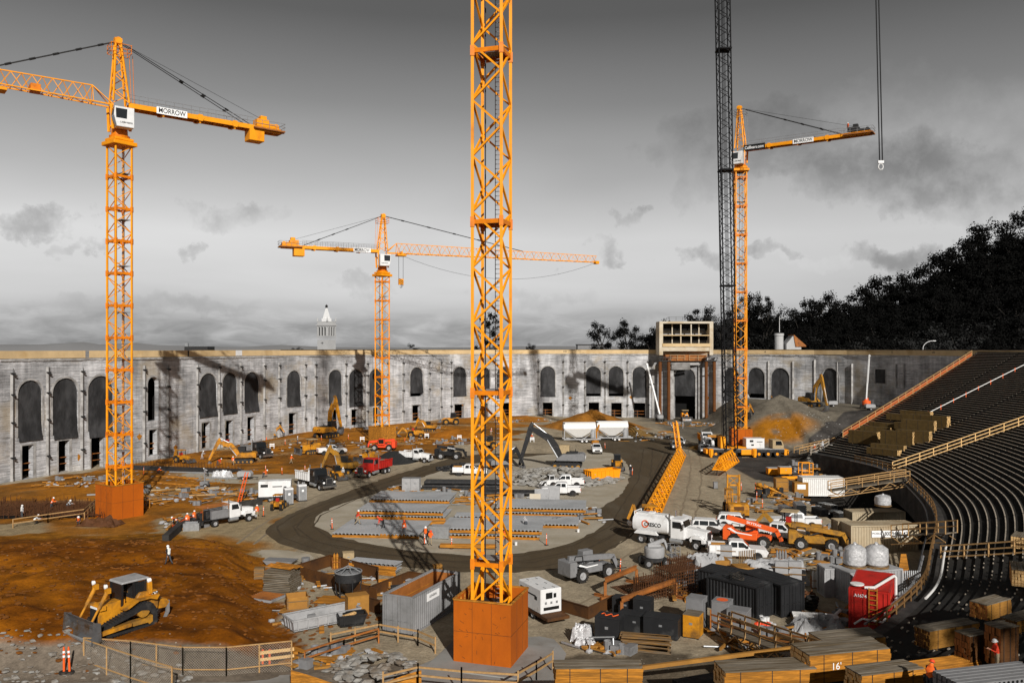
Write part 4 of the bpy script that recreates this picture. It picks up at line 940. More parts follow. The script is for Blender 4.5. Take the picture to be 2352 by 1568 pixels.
 m.add([J(x0 + .35, y0, z0), J(x1, y0, z0), J(x1, y1, z0), J(x0 + .35, y1, z0), J(x0, y0, z0 + 1.4), J(x0, y1, z0 + 1.4), J(x0 + .1, y0, z0 + 2.5), J(x1, y0, z0 + 2.5), J(x1, y1, z0 + 2.5), J(x0 + .1, y1, z0 + 2.5)],
  [(0, 1, 2, 3), (6, 7, 8, 9), (1, 2, 8, 7), (0, 4, 5, 3), (4, 6, 9, 5), (0, 1, 7, 6, 4), (3, 2, 8, 9, 5)]); m.build('cab_shell', 'white_paint', ca, bev=.05)
 flip = 1
 m = MB(); e = y1 + .02; m.add([J(-1.0, e, z0 + 1.05), J(.25, e, z0 + 1.05), J(.3, e, z0 + 2.25), J(-1.05, e, z0 + 2.25)], [(0, 1, 2, 3)])
 m.add([J(x0 - .02, y0 + .1, z0 + 1.45), J(x0 - .02, y1 - .1, z0 + 1.45), J(x0 + .08, y1 - .1, z0 + 2.4), J(x0 + .08, y0 + .1, z0 + 2.4)], [(0, 1, 2, 3)])
 m.add([J(x0 + .31, y0 + .1, z0 + .1), J(x0 + .31, y1 - .1, z0 + .1), J(x0 - .0, y1 - .1, z0 + 1.35), J(x0 - .0, y0 + .1, z0 + 1.35)], [(0, 1, 2, 3)]); m.build('window', 'glass', ca)
 tx = d if d.cross(V((0, 0, 1))).dot(nrm) > 0 else -d
 text('LIEBHERR', 1.5, J(.2, e, z0 + .55), tx, ca, 'sign_black', 'lettering', .2, bold=.02)
 m = MB(); top = J(-.2, 0, zap)
 ft = [J(a * .95, b * .95, zj + .5) for a, b in ((-1, -1), (1, -1), (1, 1), (-1, 1))]; tp = [top + d * a * .28 + nrm * b * .28 for a, b in ((-1, -1), (1, -1), (1, 1), (-1, 1))]
 for a, b in zip(ft, tp): m.bar(a, b, .2)
 K = 7
 for k in range(K):
  for i in range(4):
   j = (i + 1) % 4; a, b = ft[i].lerp(tp[i], k / K), ft[j].lerp(tp[j], (k + 1) / K)
   if k % 2: a, b = ft[j].lerp(tp[j], k / K), ft[i].lerp(tp[i], (k + 1) / K)
   m.bar(a, b, .1)
 m.box(top.x, top.y, top.z, .9, .7, .7, atan2(d.y, d.x)); m.tube(top - nrm * .5, top + nrm * .5, .45, n=10); m.build('tower_head', 'crane_orange', o)
 m = MB(); zp = zap - 1.6
 for a, b in (((-1.2, -1.0), (1.2, -1.0)), ((1.2, -1), (1.2, 1)), ((1.2, 1), (-1.2, 1)), ((-1.2, 1), (-1.2, -1))):
  for q in (0, .5, 1.05): m.bar(J(*a, zp + q), J(*b, zp + q), .06)
  m.bar(J(*a, zp), J(*a, zp + 1.1), .06)
 m.bar(J(1.1, .3, zp), J(1.35, .3, zj + .6), .05); m.bar(J(1.5, .3, zp), J(1.7, .3, zj + .6), .05); m.build('head_platform', 'crane_orange_deep' if not boards or boards[0][0] != 'CalBears.com' else 'grey_paint', o)
 cj = root('counter_jib'); cj.parent = o; m = MB()
 for b in (-.8, .8): m.bar(J(.9, b, zj + .25), J(cjl - .3, b, zj + .25), .28, .62)
 for k in range(int(cjl / 1.4)):
  a0 = 1 + k * 1.4; m.bar(J(a0, -.8, zj + .1), J(a0 + 1.3, .8, zj + .1), .1); m.bar(J(a0, .8, zj + .05), J(a0, -.8, zj + .05), .12)
 for k in range(3):
  a0 = cjl * (.24 + .22 * k); m.tube(J(a0, .66, zj + .25), J(a0, 1.02, zj + .25), .50, n=6); m.tube(J(a0, -.66, zj + .25), J(a0, -1.02, zj + .25), .50, n=6); m.bar(J(a0, -.8, zj - .1), J(a0, .8, zj - .35), .2)
 m.build('girder', 'crane_orange', cj)
 m = MB(); pts = [J(1, -.75, zj + .5), J(cjl, -.75, zj + .5), J(cjl, .75, zj + .5), J(1, .75, zj + .5)]; m.add(pts, [(0, 1, 2, 3)]); pts = [J(cjl * .8, -1.4, zj + .1), J(cjl + .2, -1.4, zj + .1), J(cjl + .2, 1.4, zj + .1), J(cjl * .8, 1.4, zj + .1)]
 m.add(pts + [p + V((0, 0, .2)) for p in pts], [(0, 3, 2, 1), (4, 5, 6, 7), (0, 1, 5, 4), (1, 2, 6, 5), (2, 3, 7, 6), (3, 0, 4, 7)]); m.build('walkway', 'rust_beam', cj)
 m = MB()
 for b in (-.95, .95):
  for q in (1.1, 1.6): m.bar(J(1, b, zj + q), J(cjl * .8, b, zj + q), .05)
  for k in range(int(cjl * .8 / 1.1)): m.bar(J(1 + k * 1.1, b, zj + .5), J(1 + k * 1.1, b, zj + 1.6), .045)
 for b in (-1.4, 1.4):
  for q in (.8, 1.3): m.bar(J(cjl * .8, b, zj + q), J(cjl + .2, b, zj + q), .05)
  for k in range(5): m.bar(J(cjl * .8 + k * cjl * .05, b, zj + .3), J(cjl * .8 + k * cjl * .05, b, zj + 1.3), .045)
 for q in (.8, 1.3): m.bar(J(cjl + .2, -1.4, zj + q), J(cjl + .2, 1.4, zj + q), .05)
 m.build('handrail', 'grey_paint', cj)
 m = MB()
 if weight:
  pts = [J(cjl * .775, -.95, zj - 1.6), J(cjl * .875, -.95, zj - 1.6), J(cjl * .875, .95, zj - 1.6), J(cjl * .775, .95, zj - 1.6)]; m.add(pts + [p + V((0, 0, 1.7)) for p in pts], [(0, 3, 2, 1), (4, 5, 6, 7), (0, 1, 5, 4), (1, 2, 6, 5), (2, 3, 7, 6), (3, 0, 4, 7)]); m.build('counterweight', 'crane_orange', cj, bev=.06)
 m = MB(); yaw = atan2(d.y, d.x)
 for a0, sx, sz in ((.87, 1.8, 1.3), (.93, 1.0, .8)): q = J(cjl * a0, 0, zj + .35 + sz / 2); m.box(q.x, q.y, q.z, sx, 1.5, sz, yaw)
 q = J(cjl * .88, 0, zj + 1.9); m.box(q.x, q.y, q.z, .9, .9, .6, yaw); m.tube(J(cjl * .965, -.6, zj + .9), J(cjl * .965, .6, zj + .9), .42, n=12)
 m.build('hoist_winch', winch, cj, bev=.04)
 m = MB()
 e1 = J(cjl * .78, .5, zj + .7); e2 = J(cjl * .78, -.5, zj + .7)
 m.path([top + nrm * .2, e1], .055, 5); m.path([top - nrm * .2, e2], .055, 5); m.tube(top, J(cjl * .9, 0, zj + 1.6), .025, n=4)
 for e in (e1, e2):
  for f in (.45, .62, .8): q = top.lerp(e, f); m.tube(q, q + (e - top).normalized() * .5, .13, n=6)
 m.build('pendant_cable', 'cable', o)
 for tt, a0, wv, bg_, fg, hv in boards:
  sg = root('name_board'); sg.parent = cj; m = MB(); y = 1.04
  pts = [J(a0 - wv / 2, y, zj + .25 - hv / 2), J(a0 + wv / 2, y, zj + .25 - hv / 2), J(a0 + wv / 2, y, zj + .25 + hv / 2), J(a0 - wv / 2, y, zj + .25 + hv / 2)]
  m.add(pts + [p - nrm * .08 for p in pts], [(0, 1, 2, 3), (7, 6, 5, 4), (0, 4, 5, 1), (1, 5, 6, 2), (2, 6, 7, 3), (3, 7, 4, 0)]); m.build('board', bg_, sg); text(tt, wv * .88, J(a0, y + .012, zj + .25), tx, sg, fg, 'lettering', hv * (.72 if tt == 'MORROW' else .5), bold=.02)
 if jl:
  jb = root('jib'); jb.parent = o; m = MB(); nn = int(jl / 1.25); jt = 2.15
  m_ = MB(); p = J(-3.2, 0, zj + .05); q = J(-jl, 0, zj + .35); S = truss(m_, p, q, 1.5, jt, nn, .13, .075, tri=True, taper=.72)
  for b in (-.75, .75): m_.bar(J(-.9, b, zj), J(-3.2, b, zj + .05), .16)
  m_.bar(J(-.9, 0, zj + .4), S[0][2], .12); m_.bar(J(-.9, .75, zj + .1), S[0][2], .1); m_.bar(J(-.9, -.75, zj + .1), S[0][2], .1)
  m_.build('lattice', 'crane_orange', jb)
  m = MB(); e = S[int(nn * .62)][2]; m.path([top, e], .09, 5)
  for f in (.12, .3, .48, .66, .84): r_ = top.lerp(e, f); m.tube(r_, r_ + (e - top).normalized() * .7, .15, n=6)
  m.build('tie_rod', 'cable', jb)
  ta = 4.2 if jl > 50 else 13.5
  m = MB(); q = J(-ta, 0, zj - .35); m.box(q.x, q.y, q.z, 2.0, 1.9, .35, yaw); m.box(q.x, q.y, q.z + .4, .3, 1.9, .8, yaw); m.build('trolley', 'crane_orange', jb, bev=.03)
  if jl > 50:
   hz = 31.0 + 5.5; m = MB(); m.tube(J(-ta - .5, 0, zj - .5), J(-ta - .5, 0, hz), .04, n=4); m.tube(J(-ta + .5, 0, zj - .5), J(-ta + .5, 0, hz), .04, n=4); m.build('hoist_rope', 'cable', jb)
   m = MB(); q = J(-ta, 0, hz); m.box(q.x, q.y, q.z - .6, 1.1, .5, 1.3, yaw); hb = m.build('hook_block', 'crane_orange', jb, bev=.05); m = MB()
   for k in range(3): q2 = J(-ta, .27, hz - .25 - k * .4); m.box(q2.x, q2.y, q2.z, 1.15, .02, .14, yaw, -.6)
   m.build('black_stripe', 'sign_black', jb); m = MB(); m.path([V(q) + V((.25 * sin(t), 0, -1.6 - .25 * cos(t))) for t in [i * .6 for i in range(-2, 7)]], .07, 6); m.build('hook', 'dark_metal', jb)
   m = MB(); p0 = J(-ta, 0, zj - .3); p1 = J(-jl, 0, zj + .3); m.path([p0.lerp(p1, f) - V((0, 0, 4.6 * 4 * f * (1 - f))) for f in [i / 16 for i in range(17)]], .03, 4); m.build('slack_rope', 'cable', jb)
   m = MB(); q = J(-jl, 0, zj + .3); m.box(q.x, q.y, q.z, .9, 1.2, .7, yaw); m.build('jib_nose', 'crane_orange', jb)
  else:
   m = MB()
   q = J(-9.5, 0, zj + .5); m.box(q.x, q.y, q.z, 1.1, 1.2, 1.0, yaw); m.build('trolley_winch', 'crane_orange_deep', jb, bev=.05)
 return o
tower_crane('foreground tower crane whose mast rises out of the picture from an orange box', -1.42, 57.85, .05, atan2(-.30, .953), 104, (-1, 0), 0, 0, 0, 0, 11.8, 'big orange plywood box around the mast foot', ph=1.9, rb=.135)
# its jib and counter jib stay above the picture
cl = [c for c in bpy.data.objects if c.name == 'tower_crane'][0]; m = MB(); truss(m, (9, -6, 105), (-38, 22, 105), 1.6, 2.2, 36, .18, .1, tri=True); m.build('jib', 'crane_orange', cl)
tower_crane('left tower crane with white cab and its jib running out of the left side', -50.2, 105.8, .0, -.628, 47.2, (.772, .636), 52.2, 60.6, 21.6, 22, 4.1, 'orange box around the left crane foot', boards=(('MORROW', 6.2, 3.9, 'sign_white', 'sign_black', .9),), ph=1.35, rb=.085)
tower_crane('middle tower crane standing right of the bell tower, its jib passing behind the centre mast', -28.0, 178.5, .7, -.67, 36.9, (-.903, -.430), 42.0, 50.0, 21.6, 53.8, 4.1, 'two-tone plywood box around the middle crane foot', bh=3.9, boards=(('MORROW', 4.7, 3.7, 'sign_white', 'sign_black', .95),), ph=1.35, rb=.08, box_mat='timber_orange', panels=True)
tower_crane('right tower crane with one counter jib and no front jib, behind the mobile crane', 46.4, 168.0, .6, -.12, 57.2, (.836, -.548), 61.4, 70.2, 25.0, 0, 5.8, 'orange box around the right crane foot', bh=4.6, weight=False, winch='dark_metal', boards=(('CalBears.com', 3.1, 4.3, 'sign_black', 'sign_white', 1.2), ('MORROW', 12.6, 3.9, 'sign_white', 'sign_black', .9)), ph=1.8, rb=.1)
# timber guard stair beside the left box
o = root('access_stair'); tag(o, 'small orange timber stair leading to the left crane box', 'stair'); o.location = P(312, 1168); m = MB()
for k in range(5): m.bb(-.2 + k * .35, -.6, .9 - k * .2, .15 + k * .35, .6, .96 - k * .2)
m.bb(-1.6, -.6, .9, -.2, .6, 1.0); m.build('tread', 'timber_orange', o); m = MB()
for y in (-.6, .6):
 m.bar((-1.6, y, 2), (-.2, y, 2), .1); m.bar((-.2, y, 2), (1.6, y, 1.1), .1); m.bar((-1.6, y, 1.5), (-.2, y, 1.5), .1)
 for x, z in ((-1.6, 2), (-.2, 2), (.7, 1.55), (1.6, 1.1)): m.bar((x, y, 0), (x, y, z), .1)
m.build('handrail', 'timber_orange', o)
# ================================================================ black lattice boom on the yellow mobile crane
mc = root('mobile_crane'); base = P(1712, 1048); mc.location = base; tag(mc, 'yellow six-axle mobile crane carrying a very tall black lattice boom', 'mobile crane')
L2 = 7.3
MB().bb(-L2, -1.4, .95, L2, 1.4, 1.55).build('chassis', 'dark_metal', mc, bev=.04); MB().bb(-L2 - .05, -1.45, 1.56, L2, 1.45, 1.68).build('deck', 'light_grey', mc)
m = MB(); m.bb(-1.2, -1.48, .5, 1.0, -1.0, 1.55); m.bb(L2, -1.3, .4, L2 + .9, 1.3, 1.5); m.bb(-L2 - .8, -1.3, .7, -L2, 1.3, 1.5); m.build('orange_locker', 'crane_orange', mc, bev=.05)
m = MB(); m.prism([(5.0, 1.7), (7.2, 1.7), (7.2, 2.4), (6.8, 3.4), (5.0, 3.4)], -1.35, 1.3, 'y'); m.build('carrier_cab', 'sand_tan', mc, bev=.06); m = MB(); m.prism([(5.6, 2.4), (6.9, 2.4), (6.65, 3.2), (5.6, 3.2)], -1.37, -1.34); m.build('window', 'glass', mc)
for x in (-6.2, -4.7, -3.1): pass
for x in (-6.2, -4.4, -2.6, 2.3, 4.1, 5.9):
 for y in (-1.5, 1.1):
  tb = MB().lathe([(.3, 0), (.62, 0), (.68, .08), (.68, .32), (.62, .4), (.3, .4)], 20, (x, y, .68), 'y').build('tyre', 'rubber', mc, smooth=True); MB().lathe([(0, .1), (.2, .04), (.33, .06), (.33, .34), (0, .3)], 14, (x, y, .68), 'y').build('rim', 'crane_orange', tb)
for x in (-7.2, 1.3):
 m = MB(); m.bb(x - .4, -1.9, .4, x + .4, -1.2, 1.7); m.tube((x, -1.9, .1), (x, -1.9, 1.6), .3, n=10); m.build('outrigger', 'crane_orange', mc, bev=.03)
m = MB(); m.bb(-5.2, -1.2, 1.75, -4.0, 1.2, 4.0); m.bb(-4, -1.3, 1.75, 0, 1.3, 2.0); m.build('superstructure', 'crane_orange', mc, bev=.06)
m = MB(); m.bb(-.2, -1.3, 1.75, 3.4, 1.2, 3.7); g = m.build('engine_housing', 'white_paint', mc, bev=.05); [MB().bb(*q).build('vent', 'sign_black', g) for q in ((.5, -1.33, 3.0, 1.2, -1.29, 3.4), (1.9, -1.33, 3.0, 3.0, -1.29, 3.12), (.8, -1.33, 2.3, 1.3, -1.29, 2.6))]
p0 = A(1678, 1028, 163) - base; p1 = A(1659.5, 0, 150) - base; p1 = p0 + (p1 - p0) * 1.12
m = MB(); truss(m, p0, p1, 2.15, 2.15, 68, .2, .09, up=V((0, 1, .1))); m.build('lattice_boom', 'boom_black', mc)
m = MB()
for f in (.12, .34, .57, .8): q = V(p0).lerp(V(p1), f); MB().box(q.x, q.y, q.z, 2.5, 2.5, .28).build('boom_splice', 'boom_black', mc)
m = MB(); q = V(p0).lerp(V(p1), .97); m.tube((-4.5, .6, 3.5), q + V((-.2, 1, 0)), .05, n=4); m.tube((-4.5, -.6, 3.5), q, .05, n=4)
for i in range(6): m.tube(V(p0) + V((-.3 + i * .12, 0, 0)), q + V((-.3 + i * .12, 0, 0)), .03, n=4)
m.build('hoist_line', 'cable', mc)
m = MB(); m.bb(-7, -2.4, .02, -4, -1.6, .5); m.bb(-5, -3, .02, -1.5, -2.2, .3); m.build('outrigger_mat', 'dark_metal', mc)
hk = root('crane_hook'); tag(hk, 'white double crane hook hanging on dark ropes from above the picture', 'crane hook'); c = A(2023, 378, 130); hk.location = c
m = MB()
for dx in (-.22, .22): m.tube((dx, 0, .5), (dx - .9, 0, 40), .06, n=5); m.tube((dx + .1, 0, .5), (dx - .8, 0, 40), .04, n=5)
m.build('rope', 'cable', hk); m = MB(); m.bb(-.45, -.15, .2, .45, .15, .6)
for sx in (-1, 1): m.path([V((sx * (.05 + .32 * sin(t)), 0, -.35 + .45 * cos(t))) for t in [i * .4 for i in range(9)]], .09, 6)
m.build('hook', 'white_paint', hk)
# ================================================================ jib sections lying on the ground
def jib_section(label, a, b, wv, hv, n, mt='crane_orange'):
 o = root('jib_section'); tag(o, label, 'crane jib'); o.location = a; q = V(b) - V(a); m = MB(); truss(m, (0, 0, 0), q, wv, hv, n, .2, .11, tri=True); m.build('lattice', mt, o); return o
jib_section('very long orange lattice jib section lying beside the brown road', P(1487, 1200, .35), P(1562, 1045, .35), 2.2, 2.0, 34)
o = jib_section('short orange lattice jib section propped on black trestles on the open yard', P(1652, 1079, 1.2), P(1683, 1058, 1.2), 2.2, 2.1, 12)
m = MB(); e = (P(1683, 1058, 1.2) - P(1652, 1079, 1.2))
for f in (.15, .85):
 q = e * f
 for sx in (-.9, .9): m.bar(q + V((sx, 0, -1.2)), q + V((sx * .7, 0, -.1)), .12)
 m.bar(q + V((-.9, 0, -.12)), q + V((.9, 0, -.12)), .16)
m.build('trestle', 'dark_metal', o)
o = jib_section('slim orange lattice mast standing up beside the parked dark cars', P(1561, 1048, 0), P(1561, 1048, 0) + V((-.3, 3, 6.5)), .9, .8, 9)
# ================================================================ VEHICLES AND MACHINES (front towards +X)
WH = {}
def wheel(par, x, y, r, wv, rim='light_grey', hub=True, mud=False):
 k = (r, wv, rim)
 if k not in WH:
  t = MB().lathe([(r * .55, 0), (r * .92, 0), (r, wv * .15), (r, wv * .85), (r * .92, wv), (r * .55, wv)], 22, (0, -wv / 2, 0), 'y')
  if r > .55:
   for i in range(18): a = i * pi / 9; t.box(r * 1.0 * cos(a), 0, r * 1.0 * sin(a), .1, wv * .95, .10, 0, -a)
  to = t.build('wheel', 'rubber', None); q = MB().lathe([(0, -wv * .32), (r * .22, -wv * .36), (r * .3, -wv * .2), (r * .5, -wv * .25), (r * .58, -wv * .47), (r * .58, wv * .47), (r * .5, wv * .25), (r * .3, wv * .2), (r * .22, wv * .36), (0, wv * .32)], 16, (0, 0, 0), 'y').build('rim', rim, None, smooth=True)
  WH[k] = (to.data, q.data); bpy.data.objects.remove(to); bpy.data.objects.remove(q)
 a = bpy.data.objects.new('wheel', WH[k][0]); COL.objects.link(a); a.parent = par; a.location = (x, y, r)
 b = bpy.data.objects.new('rim', WH[k][1]); COL.objects.link(b); b.parent = a; return a
def car(kind='pickup', paint='white_paint', open_hatch=False, load=None):
 o = root({'pickup': 'pickup_truck', 'suv': 'suv', 'utility': 'utility_truck'}[kind]); hw = .97
 if kind == 'suv':
  L0, L1 = -2.35, 2.35; body = [(L0, .45), (-1.9, .35), (1.9, .35), (L1, .45), (L1, .85), (2.1, 1.0), (1.15, 1.08), (L0 + .05, 1.1)]; cab = [(L0 + .08, 1.08), (1.1, 1.08), (.45, 1.68), (.2, 1.74), (-1.8, 1.74), (L0 + .3, 1.62)]
  gl = [[(-2.0, 1.14), (-1.35, 1.14), (-1.35, 1.6), (-1.75, 1.6)], [(-1.25, 1.14), (-.3, 1.14), (-.3, 1.62), (-1.25, 1.62)], [(-.2, 1.14), (.85, 1.14), (.35, 1.6), (-.2, 1.62)]]; wx = (-1.45, 1.45)
 else:
  L0, L1 = -2.9, 2.9; body = [(-.95 if kind == 'utility' else -.95, .45), (2.3, .40), (L1, .5), (L1, 1.0), (2.65, 1.18), (1.25, 1.26), (-.95, 1.28)]; cab = [(-.95, 1.25), (1.2, 1.25), (.55, 1.88), (.3, 1.93), (-.75, 1.93), (-.93, 1.8)]
  gl = [[(-.75, 1.32), (-.1, 1.32), (-.1, 1.8), (-.7, 1.8)], [(.0, 1.32), (.98, 1.32), (.48, 1.78), (.0, 1.8)]]; wx = (-1.75, 1.85)
 m = MB(); m.prism(body, -hw, hw); m.build('body', paint, o, bev=.06)
 m = MB(); n = len(m.v); m.prism(cab, -hw + .06, hw - .06);
 for i in range(len(m.v)):
  x, y, z = m.v[i]; m.v[i] = (x, y * (1 - .20 * max(0, (z - 1.25)) / .6), z)
 cb = m.build('cab', paint, o, bev=.05)
 def yz(z): return (hw - .06) * (1 - .20 * max(0, z - 1.25) / .6) + .012
 for g in gl:
  for sy in (-1, 1): q = MB(); q.add([(x, sy * yz(z), z) for x, z in g], [(0, 1, 2, 3)]); q.build('window', 'glass', cb)
 a, b = (cab[1], cab[2]); q = MB(); f0, f1 = .1, .92
 P0 = (a[0] + (b[0] - a[0]) * f0, a[1] + (b[1] - a[1]) * f0); P1 = (a[0] + (b[0] - a[0]) * f1, a[1] + (b[1] - a[1]) * f1)
 q.add([(P0[0] + .02, -yz(P0[1]) + .1, P0[1] + .015), (P0[0] + .02, yz(P0[1]) - .1, P0[1] + .015), (P1[0] + .02, yz(P1[1]) - .1, P1[1] + .015), (P1[0] + .02, -yz(P1[1]) + .1, P1[1] + .015)], [(0, 1, 2, 3)]); q.build('windscreen', 'glass', cb)
 q = MB(); xr = cab[0][0] - .015; q.add([(xr, -.7, 1.35 if kind != 'suv' else 1.2), (xr, .7, 1.35 if kind != 'suv' else 1.2), (xr + (.02 if kind != 'suv' else .2), .65, 1.8 if kind != 'suv' else 1.6), (xr + (.02 if kind != 'suv' else .2), -.65, 1.8 if kind != 'suv' else 1.6)], [(0, 1, 2, 3)]); q.build('rear_window', 'glass', cb)
 if kind == 'pickup':
  m = MB(); m.bb(L0, -hw, .55, -.97, -hw + .1, 1.28); m.bb(L0, hw - .1, .55, -.97, hw, 1.28); m.bb(L0, -hw + .1, .55, L0 + .08, hw - .1, 1.26); m.bb(L0 + .08, -hw + .1, .6, -.97, hw - .1, .78); m.build('cargo_bed', paint, o, bev=.03)
  m = MB(); m.bb(L0 + .1, -hw + .12, .79, -1.0, hw - .12, 1.02); m.build('bed_load', 'dark_metal' if not load else load, o)
 if kind == 'utility':
  m = MB(); m.bb(L0, -1.05, .62, -1.0, -.55, 1.5); m.bb(L0, .55, .62, -1.0, 1.05, 1.5); m.bb(L0, -.55, .62, -1.0, .55, .8); m.build('service_body', paint, o, bev=.03)
  m = MB()
  for sy in (-1.06, 1.06):
   for x in (-2.85, -2.2, -1.55): m.bb(x + .04, sy - .004, .9, x + .5, sy + .004, 1.42)
  m.build('locker_door', 'sign_white', o); m = MB(); m.bb(-2.6, -.5, .85, -1.4, .5, 1.3); m.bb(-2.7, -.9, 1.51, -1.3, -.7, 1.75); m.build('bed_load', 'ply_tan', o)
 m = MB(); m.bb(L1 - .05, -hw + .05, .42, L1 + .1, hw - .05, .66); m.bb(L0 - .1, -hw + .08, .5, L0 + .02, hw - .08, .7); m.build('bumper', 'chrome' if kind != 'suv' else 'dark_metal', o, bev=.03)
 m = MB(); m.bb(L1 + .0, -.5, .68, L1 + .03, .5, .95); m.build('grille', 'dark_metal', o)
 for sy in (-1, 1):
  m = MB(); m.bb(L1 - .1, sy * .75 - .18, .74, L1 + .02, sy * .75 + .18, .95); m.build('headlight', 'lamp_glass', o); m = MB(); m.bb(L0 - .02, sy * .88 - .07, .85, L0 + .05, sy * .88 + .09, 1.15); m.build('tail_light', 'red_bright', o); MB().bb(.75, sy * 1.0 - .1, 1.3, .95, sy * 1.0 + .1, 1.5).build('wing_mirror', 'dark_metal', o)
 for x in wx:
  for sy in (-1, 1): wheel(o, x, sy * (hw - .12), .40, .26)
  for sy in (-1, 1): MB().tube((x, sy * (hw - .05), .42), (x, sy * (hw + .004), .42), .5, n=16).build('wheel_arch', 'dark_metal', o)
 if open_hatch: m = MB(); m.box(L0 - .35, 0, 1.85, 1.1, 1.5, .08, 0, .25); m.build('tailgate', paint, o);
 return o
def truck(cabp='black_paint', body='dump', bodyp='white_paint', load='dirt_brown', L0=-4.4):
 o = root({'dump': 'dump_truck', 'tank': 'tank_truck', 'service': 'service_truck'}[body]); hw = 1.15
 MB().bb(L0 + .3, -.45, .75, 3.6, .45, 1.05).build('chassis', 'dark_metal', o)
 m = MB(); m.prism([(1.35, 1.05), (3.75, 1.05), (3.8, 1.95), (1.35, 2.2)], -.62, .62); m.build('hood', cabp, o, bev=.07)
 m = MB(); m.prism([(-.15, .95), (1.45, .95), (1.45, 2.15), (1.2, 2.95), (.9, 3.05), (-.15, 3.05)], -hw + .05, hw - .05); cb = m.build('cab', cabp, o, bev=.07)
 for sy in (-1, 1):
  q = MB(); y = sy * (hw - .04); q.add([(.1, y, 2.1), (1.25, y, 2.1), (1.05, y, 2.8), (.1, y, 2.8)], [(0, 1, 2, 3)]); q.build('window', 'glass', cb)
  m = MB(); m.prism([(2.0, 1.05), (2.3, 1.55), (3.2, 1.55), (3.7, 1.2), (3.75, .8), (3.35, .75), (3.3, 1.2), (2.3, 1.2), (2.15, .8)], sy * .62, sy * hw); m.build('fender', cabp, o, bev=.04)
  MB().bb(3.70, sy * .9 - .15, 1.15, 3.8, sy * .9 + .15, 1.4).build('headlight', 'lamp_glass', o)
  m = MB(); m.tube((-.3, sy * .95, 1.2), (-.3, sy * .95, 3.6), .09, n=8); m.build('exhaust_stack', 'chrome', o); m = MB(); m.tube((-.2, sy * .85, .75), (1.1, sy * .85, .75), .32, n=12); m.build('fuel_tank', 'galv', o)
  m = MB(); m.bb(1.35, sy * 1.3 - .1, 2.1, 1.45, sy * 1.3 + .1, 2.7); m.bar((1.3, sy * 1.05, 2.4), (1.4, sy * 1.3, 2.4), .04); m.build('wing_mirror', 'chrome', o)
 q = MB(); q.add([(1.44, -.95, 2.25), (1.44, .95, 2.25), (1.23, .92, 2.88), (1.23, -.92, 2.88)], [(0, 1, 2, 3)]); q.build('windscreen', 'glass', cb)
 m = MB(); m.bb(3.78, -.55, .95, 3.86, .55, 1.9); g = m.build('grille', 'chrome', o); m = MB(); m.bb(3.86, -.46, 1.02, 3.875, .46, 1.83); m.build('mesh', 'dark_metal', g)
 MB().bb(3.8, -hw, .5, 4.05, hw, .85).build('bumper', 'chrome' if cabp != 'white_paint' else 'light_grey', o, bev=.03)
 for sy in (-1, 1):
  wheel(o, 2.8, sy * .98, .52, .3)
  for x in ((-2.2, -3.5) if body != 'service' else (-2.4,)): wheel(o, x, sy * .88, .52, .5)
 if body == 'dump':
  m = MB(); x0, x1 = L0, -.45
  m.prism([(x0, 1.1), (x1, 1.1), (x1 + .1, 2.5), (x0 - .2, 2.3)], -1.2, -1.12); m.prism([(x0, 1.1), (x1, 1.1), (x1 + .1, 2.5), (x0 - .2, 2.3)], 1.12, 1.2); m.bb(x0, -1.12, 1.1, x1, 1.12, 1.2); m.bb(x1, -1.2, 1.1, x1 + .1, 1.2, 2.8); m.bb(x0 - .08, -1.2, 1.1, x0, 1.2, 2.25)
  for k in range(7):
   for sy in (-1, 1): x = x0 + .1 + k * .62; m.bb(x, min(sy * 1.2, sy * 1.27), 1.1, x + .09, max(sy * 1.2, sy * 1.27), 2.35)
  for sy in (-1, 1): m.bb(x0 - .15, sy * 1.2 - .08, 2.3, x1 + .1, sy * 1.2 + .08, 2.46)
  m.build('dump_bed', bodyp, o, bev=.02)
  if load: m = MB(); [m.blob(x0 + .6 + k * .72, rnd.uniform(-.3, .3), 1.85 + .25 * sin(k), 1.4, 2.0, .9, k, .15) for k in range(5)]; m.build('earth_load', load, o, smooth=True)
 if body == 'tank':
  m = MB(); n = 20; vs = []
  for x, k in ((-4.6, .86), (-4.5, 1), (-.45, 1), (-.35, .86)):
   for i in range(n): t = 2 * pi * i / n; vs.append((x, 1.22 * k * (abs(cos(t)) ** .75) * (1 if cos(t) > 0 else -1), 2.15 + .98 * k * (abs(sin(t)) ** .75) * (1 if sin(t) > 0 else -1)))
  m.add(vs, [(r * n + i, r * n + (i + 1) % n, (r + 1) * n + (i + 1) % n, (r + 1) * n + i) for r in range(3) for i in range(n)] + [tuple(range(n)), tuple(range(3 * n, 4 * n))]); tk = m.build('water_tank', bodyp, o, smooth=True)
  m = MB(); m.bb(-4.4, -.5, 3.1, -.8, .5, 3.25); m.bb(-3, -.3, 3.25, -2.4, .3, 3.4); m.build('tank_walkway', 'white_paint', o); m = MB(); m.path([(-4.4, -.9, 2.9), (-4.4, -.9, 3.4), (-4.4, .9, 3.4), (-4.4, .9, 2.9)], .06); m.build('hose_rack', 'white_paint', o)
  for sy in (-1, 1): m = MB(); m.prism([(-4.3, 1.1), (-4.0, 1.45), (-1.8, 1.45), (-1.5, 1.1)], sy * 1.0, sy * 1.3); m.build('mudguard', 'white_paint', o)
  text('CRESCO', 1.9, (-2.1, -1.262, 2.2), (1, 0, 0), tk, 'sign_black', 'lettering', .42, bold=.03); m = MB(); m.lathe([(.30, 0), (.42, 0), (.42, .01), (.30, .01)], 20, (-3.0, -1.245, 2.22), 'y'); m.build('emblem_ring', 'orange_red', tk)
